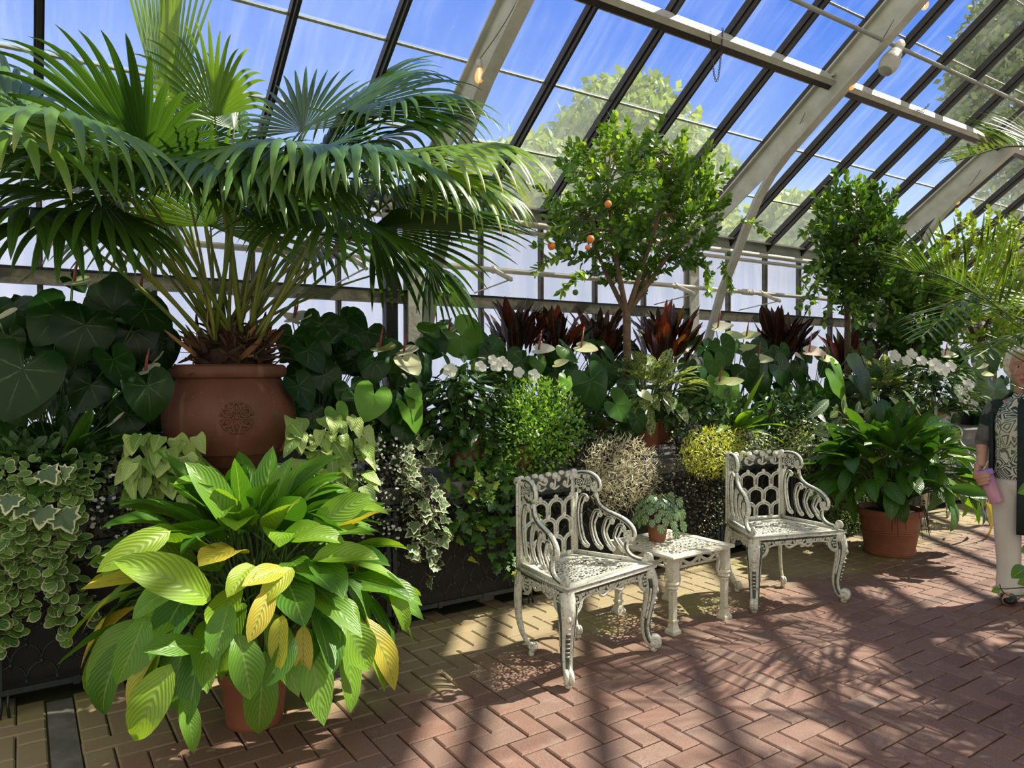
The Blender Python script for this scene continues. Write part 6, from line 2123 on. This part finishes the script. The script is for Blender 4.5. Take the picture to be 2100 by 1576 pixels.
SB = np.array((float(at_y(1870, 700, 4.1)[0]), 4.10, .758))
t3 = thing('leafy_shrub', 'dark glossy leafy shrub right of the second citrus tree', 'shrub', SB)
pot(t3, SB, .2, .15, .3, M['terra'])
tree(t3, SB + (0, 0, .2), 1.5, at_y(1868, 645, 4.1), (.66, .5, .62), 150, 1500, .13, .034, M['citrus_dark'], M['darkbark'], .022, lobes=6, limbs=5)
SB = np.array((float(at_y(2010, 600, 3.9)[0]), 3.95, .758))
t4 = thing('light_shrub', 'light green small-leaved shrub at the right edge behind the areca fronds', 'shrub', SB)
pot(t4, SB, .2, .15, .3, M['terra'])
tree(t4, SB + (0, 0, .2), 1.7, at_y(2030, 610, 3.9), (1.05, .6, .95), 260, 3600, .085, .022, M['limebush'], M['darkbark'], .03, lobes=8, limbs=6)

# ------------------------------------------------------------------ peperomia on the side table
b = np.array((2.945, 2.935, .4125)); b[:2] = on_floor(1348, 1108, .4125)[:2]
t = thing('watermelon_peperomia', 'striped-leaf peperomia in a small terracotta pot on the side table', 'potted plant', b)
pot(t, b, .062, .046, .10, M['terra'], (), .02)
n = 78; a = np.arange(n) * 2.4; lv = (np.arange(n) + .5) / n
rr = .03 + .115 * lv ** .7; zz = .10 + .155 * (1 - lv ** 1.6) * U(.85, 1.08, n)
e = b + np.stack([rr * np.cos(a), rr * np.sin(a), zz], -1)
o = np.stack([np.cos(a), np.sin(a), np.zeros(n)], -1)
m = MB(); leaves(m, T_PEP, e, o * (.35 + .5 * (1 - lv))[:, None] + np.array((0, 0, -1.0)) * (.3 + .7 * lv)[:, None], o * (.3 + lv)[:, None] + (0, 0, 1) + sph(n) * .5, U(.036, .054, n), U(.022, .032, n), bend=.5, cup=-.2, rnd=U(0, 1, n))
m.build('foliage', M['pepero'], t)
stems_mb(np.tile(b + (0, 0, .08), (n, 1)), e, .0016, .12).build('stem', M['spadix'], t)
m = MB(); s = MB()
for px, py, z in ((1392, 1025, 0), (1398, 1050, 0), (1400, 1075, 0), (1385, 1090, 0), (1375, 1015, 0)):
    q = at_y(px, py, b[1] - .03); leaves(m, T_PEP, [q], [(.3, -.3, -1)], [(-.2, -1, .6)], .055, .033, bend=.4, rnd=U(0, 1)); s = stems_mb([b + (0, 0, .1)], [q], .0016, .3, 8, s)
m.build('trailing_leaves', M['pepero'], t); s.build('trailing_stem', M['stem'], t)

# ------------------------------------------------------------------ areca palm at the right, nearer than the woman
AB = np.array((4.05, 0.95, 0.0))
t = thing('areca_palm', 'areca palm whose long feathery fronds reach in from the right edge', 'palm', AB)
pot(t, AB, .30, .24, .42, M['terra2'])


def pinnate(pth_pts, nl, Lmax, W, lift=.3, droop=.5, rnd=(0, 1), t0=.12, gravity=.6):
    pth = smooth2(pth_pts, 60)
    m = MB(); n = len(pth)
    m.tube(pth, np.linspace(.011, .003, n), 6, mi=1, cap=False)
    seg = np.linspace(t0, .995, nl); idx = seg * (n - 1)
    P = np.stack([np.interp(idx, np.arange(n), pth[:, a]) for a in range(3)], -1)
    tt = nrm(np.gradient(pth, axis=0)); TT = nrm(np.stack([np.interp(idx, np.arange(n), tt[:, a]) for a in range(3)], -1))
    side = nrm(np.cross(TT, Z3 + 0 * TT)); nn = np.cross(side, TT)
    ln = Lmax * (np.sin(PI * (seg * .86 + .12)) ** .6)
    for sg in (-1, 1):
        d = side * sg * .85 + TT * (.45 + .5 * seg[:, None] ** 2) + nn * lift + RNG.normal(0, .06, (nl, 3))
        leaves(m, T_STRAP, P, d, nn + sph(nl) * .15, ln * U(.9, 1.08, nl), W * U(.85, 1.1, nl), bend=U(.4, 1.0, nl) * gravity, fold=.35, rnd=U(rnd[0], rnd[1], nl))
    return m


root = AB + (0, 0, .40)
def A(px, py, y): return at_y(px, py, y)
FR = [
    ([root + (.02, 0, 0), A(2175, 720, 1.75), A(2060, 640, 1.95), A(1940, 570, 2.15), A(1862, 555, 2.3)], 46, .66, .0085, .55, .5, .45),
    ([root + (0, .03, 0), A(2240, 700, 1.6), A(2180, 640, 1.8), A(2080, 600, 2.1), A(1975, 620, 2.3), A(1890, 690, 2.35)], 40, .52, .008, .15, .5, .6),
    ([root + (0, .02, 0), A(2250, 720, 1.45), A(2170, 680, 1.6), A(2080, 690, 1.75), A(1995, 735, 1.8)], 26, .30, .008, .1, .5, .6),
    ([root + (0, 0, 0), A(2260, 500, 1.4), A(2180, 330, 1.6), A(2080, 300, 1.9), A(1960, 330, 2.1)], 40, .44, .009, .6, .5, .5),
    ([root + (.05, 0, 0), A(2330, 600, 1.5), A(2250, 520, 1.9), A(2150, 560, 2.2), A(2050, 650, 2.35)], 38, .56, .0085, .6, .5, .5),
    ([root, AB + (.6, -.5, 1.8), AB + (1.2, -.9, 2.2), AB + (1.7, -1.3, 1.9)], 44, .5, .014, .3, .5, .9),
    ([root, AB + (-.1, -.6, 1.9), AB + (-.4, -1.3, 2.3), AB + (-.8, -1.9, 2.0)], 44, .5, .014, .3, .5, .9),
    ([root, AB + (.6, .1, 1.9), AB + (1.3, .2, 2.4), AB + (1.9, .3, 2.2)], 44, .5, .014, .3, .5, .9),
    ([root, AB + (.2, -.4, 2.1), AB + (.2, -.8, 2.9), AB + (.1, -1.4, 3.1)], 44, .5, .014, .3, .5, .9),
    ([root, AB + (.3, .0, 2.1), AB + (.7, .0, 3.0), AB + (1.2, -.1, 3.3)], 44, .5, .014, .3, .5, .9),
    ([root, AB + (-.3, -.2, 2.0), AB + (-.7, -.5, 2.9), AB + (-1.3, -.9, 3.2)], 44, .5, .014, .3, .5, .9),
]
_rg = np.random.default_rng(21)
for k in range(30):  # extra fronds out of view, added to shade the foreground floor
    tipx = _rg.uniform(2.0, 5.2); tipy = _rg.uniform(-1.3, min(.9, .36 * tipx - .35))
    zt = _rg.uniform(2.5, 3.3)
    FR.append(([root, AB * .75 + np.array((tipx, tipy, 0)) * .25 + (0, 0, zt * .8), AB * .4 + np.array((tipx, tipy, 0)) * .6 + (0, 0, zt + .25), np.array((tipx, tipy, zt))], 40, .5, .016, .3, .5, .9))
for pts, nl, L, W, lift, dr, gv in FR:
    pinnate(pts, nl, L, W, lift, dr, gravity=gv).build('frond', [M['areca'], M['petiole']], t)

AB2 = np.array((6.70, .35, 0.0))  # unseen palm, added so that the foreground lies in shade
t = thing('areca_palm', 'added unseen areca palm beyond the right edge, shading the foreground bricks', 'palm', AB2)
pot(t, AB2, .32, .26, .44, M['terra2'])
for k in range(26):
    a = k * 2.4 + _rg.uniform(-.2, .2); r = _rg.uniform(.9, 1.7); z = _rg.uniform(1.9, 3.4)
    e = AB2 + np.array((r * math.cos(a), r * math.sin(a), z))
    if e[1] > .36 * e[0] - .25: e[1] = .36 * e[0] - .25
    pinnate([AB2 + (0, 0, .42), AB2 * .8 + e * .2 + (0, 0, z * .55), AB2 * .45 + e * .55 + (0, 0, z * .45 + .3), e], 40, .52, .016, .3, .5, gravity=.9).build('frond', [M['areca'], M['petiole']], t)

# ------------------------------------------------------------------ creeper twig low at the right edge
b = np.array((3.35, 1.02, 0.0))
t = thing('potted_creeper', 'green creeper whose sprigs poke in at the bottom right edge, below the woman', 'potted plant', b)
pot(t, b, .14, .11, .24, M['terra'])
m, s = MB(), MB()
for px, py, tx, ty, y, L in ((2050, 1208, 2021, 1222, 1.62, .05), (2105, 1165, 2068, 1185, 1.5, .10), (2110, 1190, 2085, 1200, 1.5, .07), (2120, 995, 2080, 1022, 1.45, .09), (2108, 1120, 2096, 1140, 1.5, .05), (2130, 1210, 2100, 1225, 1.5, .08), (2140, 1050, 2110, 1060, 1.4, .09), (2150, 1150, 2120, 1170, 1.35, .1)):
    a, d, nn, _ = img_leaf(px, py, y, tx, ty, .6)
    leaves(m, T_LILY, [a], [d], [nn], L * 1.5, L * .34, bend=.5, fold=.2, rnd=U(0, 1))
    s.tube(smooth2([b + (0, 0, .22), (b + a) / 2 + (0, 0, .25), a], 12), .0028, 5)
s.tube(smooth2([at_y(2105, 1222, 1.55), at_y(2070, 1222, 1.6), at_y(2055, 1212, 1.62), at_y(2050, 1200, 1.62)], 12), .003, 5)
m.build('foliage', M['pothos'], t); s.build('stem', M['stem'], t)

# ------------------------------------------------------------------ trees outdoors
def outdoor(label, px, py, y, R, n, mat, L=.32):
    c = at_y(px, py, y); R = np.array(R, float)
    t = thing('outdoor_tree', label, 'tree', (c[0], y, -.3))
    MB().tube([(c[0], y, -.3), (c[0] + .1, y, c[2] * .5), (c[0], y, c[2])], np.array((.28, .2, .08)), 10).build('trunk', M['darkbark'], t)
    m = MB(); u = sph(n); lob = sph(12)
    k = np.clip(((u @ lob.T).max(1) - .4) / .6, 0, 1)
    p = c + u * ((.55 + .45 * k) * U(.2, 1, n) ** .4)[:, None] * R
    leaves(m, T_TINY, p, sph(n), sph(n), L * U(.6, 1.2, n), L * .33, rnd=U(0, 1, n)); m.build('crown', mat, t)


outdoor('pale broad tree outside the roof glass, left of the big citrus top', 1275, 380, 16, (2.7, 2.6, 3.3), 9000, M['farleaf'])
outdoor('lower pale tree outside the roof glass, between the fan palm and the big citrus', 1090, 470, 15, (2.6, 2.2, 2.4), 6000, M['farleaf'])
outdoor('pale tree outside the roof glass, behind the big citrus top on the right', 1410, 440, 18, (2.0, 2.2, 3.4), 6000, M['farleaf'])
outdoor('low pale tree outside the roof glass, above the second citrus tree', 1660, 480, 14, (2.6, 2.2, 2.0), 6000, M['farleaf'])
outdoor('tall feathery conifer outside the roof glass at the top right corner', 2085, 190, 10, (2.9, 2.0, 3.8), 9000, M['farneedle'], .26)

# ================================================================== THE WOMAN
WB = on_floor(2098, 1236)
WB[2] = 0
FWD = nrm(np.array((-WB[0], -WB[1], 0)) + np.array((.10, -.25, 0)))   # she looks towards the path, nearly at the camera
SIDE = np.cross(FWD, Z3)          # her right, seen on the left
SIDE = SIDE if SIDE @ c_r < 0 else -SIDE


def wp(a, f, z):
    return WB + SIDE * a + FWD * f + Z3 * z


woman = thing('person', 'person with white hair in patterned top, dark cardigan and white trousers, holding a purple tumbler', 'person', WB)


def capsule(m, p0, r0, p1, r1, n=14):
    p0, p1 = np.array(p0), np.array(p1)
    k = np.linspace(0, 1, 6)[:, None]
    m.tube(p0 + (p1 - p0) * k, np.linspace(r0, r1, 6), n); m.ball(p0, r0 * .985, n); m.ball(p1, r1 * .985, n)


def ell(m, c, sq, n=20):
    """ellipsoid with axes side, forward, up"""
    m.ball((0, 0, 0), 1.0, n)
    v = m.v[-1] * np.array(sq)
    m.v[-1] = np.array(c) + v[:, :1] * SIDE + v[:, 1:2] * FWD + v[:, 2:] * Z3


def remesh(o, vox, sm=4):
    r = o.modifiers.new('union', 'REMESH'); r.mode = 'VOXEL'; r.voxel_size = vox; r.use_smooth_shade = True
    s = o.modifiers.new('soften', 'SMOOTH'); s.iterations = sm; s.factor = .5
    return o


B = MB()
HC = (.004, .012, 1.385)
ell(B, wp(HC[0], HC[1], HC[2] + .015), (.072, .090, .098)); ell(B, wp(HC[0], HC[1] + .028, HC[2] - .055), (.056, .062, .066)); ell(B, wp(HC[0], .062, 1.272), (.026, .026, .022))
ell(B, wp(HC[0], .098, 1.362), (.011, .016, .024), 10); ell(B, wp(HC[0], .112, 1.350), (.014, .014, .011), 10)
for s in (-1, 1):
    ell(B, wp(HC[0] + s * .030, .078, 1.350), (.026, .024, .022), 12); ell(B, wp(HC[0] + s * .030, .086, 1.408), (.024, .014, .009), 10)
    ell(B, wp(HC[0] + s * .074, .0, 1.375), (.009, .020, .032), 12)
ell(B, wp(HC[0], .088, 1.318), (.026, .016, .018), 12)
capsule(B, wp(0, -.012, 1.20), .048, wp(.002, .002, 1.29), .047)
ell(B, wp(0, 0, 1.06), (.135, .095, .15)); ell(B, wp(0, 0.02, .86), (.125, .10, .15)); ell(B, wp(0, 0, .74), (.135, .10, .12))
for s in (-1, 1):
    capsule(B, wp(s * .04, -.01, 1.17), .05, wp(s * .135, -.01, 1.135), .048)
    capsule(B, wp(s * .07, 0, .72), .085, wp(s * .078, .02, .40), .052); capsule(B, wp(s * .078, .02, .40), .052, wp(s * .07, -.005, .08), .034)
    capsule(B, wp(s * .07, 0, .04), .034, wp(s * .08, .12, .03), .030)
# arms: her right hangs and holds the tumbler
ELB, WR = wp(.205, -.01, .925), wp(.212, .075, .815)
capsule(B, wp(.150, -.01, 1.125), .043, ELB, .035); capsule(B, ELB, .034, WR, .024)
ELB2, WR2 = wp(-.205, -.02, .925), wp(-.215, .05, .73)
capsule(B, wp(-.150, -.01, 1.125), .043, ELB2, .035); capsule(B, ELB2, .034, WR2, .024)
# tumbler axis first, so that the fingers can close on it
TA0, TA1 = wp(.195, .115, .762), wp(.140, .125, .610)
tax = nrm(TA1 - TA0)
ts1 = nrm(np.cross(tax, FWD)); ts2 = np.cross(tax, ts1)
GR = .043
palm_c = TA0 + tax * .020 - SIDE * -0.0 + SIDE * .052
ell(B, (WR + palm_c) / 2 + SIDE * .004, (.019, .030, .040), 14)
ell(B, palm_c + Z3 * .008, (.016, .034, .030), 14)
for k, (off, ln) in enumerate(((-.004, .95), (.016, 1.0), (.036, .95), (.054, .8))):
    pts = []
    base = TA0 + tax * off
    a0 = math.atan2(np.dot(SIDE, ts2), np.dot(SIDE, ts1))
    sgn = 1 if np.dot(ts2 * math.cos(a0) - ts1 * math.sin(a0), FWD) > 0 else -1
    for t_ in np.linspace(-.1, 1.9 * ln, 7):
        a = a0 + sgn * t_
        pts.append(base + (ts1 * math.cos(a) + ts2 * math.sin(a)) * (GR + .0075))
    B.tube(pts, np.linspace(.0092, .0075, 7), 10); B.ball(pts[-1], .0075, 10); B.ball(pts[0], .0095, 10); B.ball(pts[3], .0092, 10)
pts = [palm_c + Z3 * .012 - FWD * .02, TA0 + tax * .002 + SIDE * .030 - FWD * .046, TA0 + tax * .014 - SIDE * .008 - FWD * .050, TA0 + tax * .024 - SIDE * .030 - FWD * .040]
B.tube(smooth2(pts, 9), np.linspace(.0125, .0085, len(smooth2(pts, 9))), 10); B.ball(pts[-1], .0085, 10)
# other hand, relaxed
HP = WR2 + Z3 * -.045
ell(B, HP, (.014, .032, .045), 14)
for k, (df, ln) in enumerate(((.024, .062), (.008, .070), (-.008, .066), (-.022, .052))):
    p = HP + FWD * df + Z3 * -.035
    q = [p, p + Z3 * -ln * .5 + FWD * .004, p + Z3 * -ln * .95 + FWD * .006 + SIDE * .012]
    B.tube(smooth2(q, 6), np.linspace(.0088, .0068, len(smooth2(q, 6))), 8); B.ball(q[-1], .0068, 8)
q = [HP + FWD * .02 + Z3 * .01, HP + FWD * .044 + Z3 * -.012, HP + FWD * .050 + Z3 * -.040]
B.tube(smooth2(q, 6), np.linspace(.011, .008, len(smooth2(q, 6))), 8); B.ball(q[-1], .008, 8)
body = remesh(B.build('body', M['skin'], woman), .0045, 3)
for s in (-1, 1):
    c = wp(HC[0] + s * .031, .0875, 1.388)
    e = MB(); ell(e, c, (.0135, .010, .0075), 12); e.build('eye', M['eyewhite'], woman)
    e = MB(); ell(e, c + FWD * .0075, (.006, .004, .006), 10); e.build('iris', M['iris'], woman)
    e = MB(); e.tube([wp(HC[0] + s * .014, .100, 1.415), wp(HC[0] + s * .032, .0985, 1.420), wp(HC[0] + s * .05, .086, 1.412)], .0035, 6, flat=.6); e.build('eyebrow', M['brow'], woman)
e = MB(); e.tube([wp(HC[0] - .024, .094, 1.314), wp(HC[0], .106, 1.318), wp(HC[0] + .024, .094, 1.314)], np.array((.002, .0055, .002)), 8)
e.tube([wp(HC[0] - .020, .094, 1.309), wp(HC[0], .105, 1.307), wp(HC[0] + .020, .094, 1.309)], np.array((.002, .006, .002)), 8); e.build('lips', M['lip'], woman)
# hair
Hm = MB()
ell(Hm, wp(HC[0], -.022, 1.425), (.086, .088, .082)); ell(Hm, wp(HC[0], -.045, 1.37), (.082, .070, .085))
u = sph(420)
for d in u:
    if d[2] < -.75: continue
    face = d[1] > .30 and d[2] < .52
    if face: continue
    p = wp(HC[0] + d[0] * .088, -.018 + d[1] * .098, 1.405 + d[2] * .100)
    r = RNG.uniform(.011, .020)
    Hm.ball(p, r, 8)
remesh(Hm.build('hair', M['hair'], woman), .006, 2)


def loft(sections, n=30, a0=0.0, a1=2 * PI, m=None, mi=0):
    """sections: (side, forward, z, half width, half depth)"""
    m = m or MB(); full = abs(a1 - a0 - 2 * PI) < 1e-6
    ang = np.linspace(a0, a1, n, endpoint=not full)
    v = []
    for (a, f, z, ra, rf) in sections:
        for t in ang:
            v.append(wp(a + ra * math.cos(t), f + rf * math.sin(t), z))
    q = []
    for k in range(len(sections) - 1):
        for j in range(n if full else n - 1):
            j2 = (j + 1) % n
            q.append((k * n + j, k * n + j2, k * n + n + j2, k * n + n + j))
    luv = np.zeros((len(v), 3))
    return m.add(v, q, None, luv, mi)


# blouse with the printed front
loft([(0, .012, .735, .146, .118), (0, .014, .77, .150, .122), (0, .014, .84, .146, .118), (0, .022, .93, .146, .124), (0, .030, 1.01, .150, .134), (0, .022, 1.08, .150, .122), (0, .006, 1.14, .145, .092),
      (0, -.002, 1.185, .105, .070), (0, -.002, 1.21, .066, .058), (0, .002, 1.235, .052, .054)]).build('blouse', M['paisley'], woman)
MB().tube([wp(-.03, .085, 1.20), wp(-.018, .14, 1.10), wp(-.016, .160, 1.02), wp(-.01, .150, .99)], .0018, 5).build('necklace', M['silver_chain'], woman)
# trousers
Tm = MB()
ell(Tm, wp(0, .008, .71), (.146, .118, .115))
for s in (-1, 1):
    for p0, r0, p1, r1 in (((s * .072, .0, .68), .098, (s * .078, .014, .42), .070), ((s * .078, .014, .42), .070, (s * .070, .002, .20), .062), ((s * .070, .002, .20), .062, (s * .068, .0, .06), .070)):
        capsule(Tm, wp(*p0), r0, wp(*p1), r1)
remesh(Tm.build('trousers', M['trousers'], woman), .008, 6)
for s in (-1, 1):
    e = MB(); ell(e, wp(s * .074, .055, .032), (.043, .115, .032)); ell(e, wp(s * .072, -.03, .038), (.038, .05, .038)); e.box(wp(s * .073, .04, .006), (.06, .06, .012))
    remesh(e.build('shoe', M['shoe'], woman), .007, 3)
# open cardigan
sec = [(0, -.005, .42, .172, .135), (0, -.005, .60, .174, .138), (0, -.002, .76, .170, .138), (0, .012, .90, .168, .150), (0, .018, 1.02, .172, .162), (0, .010, 1.10, .170, .142), (0, -.006, 1.155, .156, .100), (0, -.016, 1.20, .098, .070), (0, -.016, 1.235, .066, .060)]
cd = MB()
loft(sec[1:], 26, PI * .80 + PI * .70, PI * 2 + .40, cd)               # her right side and the back
loft(sec, 30, PI * .425, PI * 1.5 + .02, cd)
o = cd.build('cardigan', M['cardigan'], woman)
s_ = o.modifiers.new('thickness', 'SOLIDIFY'); s_.thickness = .010; s_.offset = 0
for e, sh, nm in ((ELB, wp(.150, -.01, 1.128), 'sleeve'), (ELB2, wp(-.150, -.01, 1.128), 'sleeve')):
    m = MB(); capsule(m, sh, .056, e + (sh - e) * .06, .045)
    m.build(nm, M['sleeve'] if e is ELB else M['cardigan'], woman)
m = MB(); capsule(m, wp(.125, -.01, 1.135), .064, wp(.165, -.01, 1.06), .061); m.build('shoulder_panel', M['cardigan'], woman)

# tumbler
t = thing('drinking_tumbler', 'purple and pink plastic tumbler held in the hand of the white-haired person', 'tumbler', TA1)
def along(prof, mat, nm):
    m = MB().lathe(prof, (0, 0, 0), 30); v = m.v[-1]
    m.v[-1] = TA0 + v[:, :1] * ts1 + v[:, 1:2] * ts2 + v[:, 2:] * tax
    return m.build(nm, mat, t)
along([(0, .178), (.030, .178), (.032, .172), (.043, .0), (.040, .0), (.030, .165)], M['tumbler'], 'cup')
along([(0, -.012), (.030, -.012), (.034, -.020), (.046, -.020), (.048, -.004), (.047, .012), (.0435, .014)], M['lid'], 'lid')
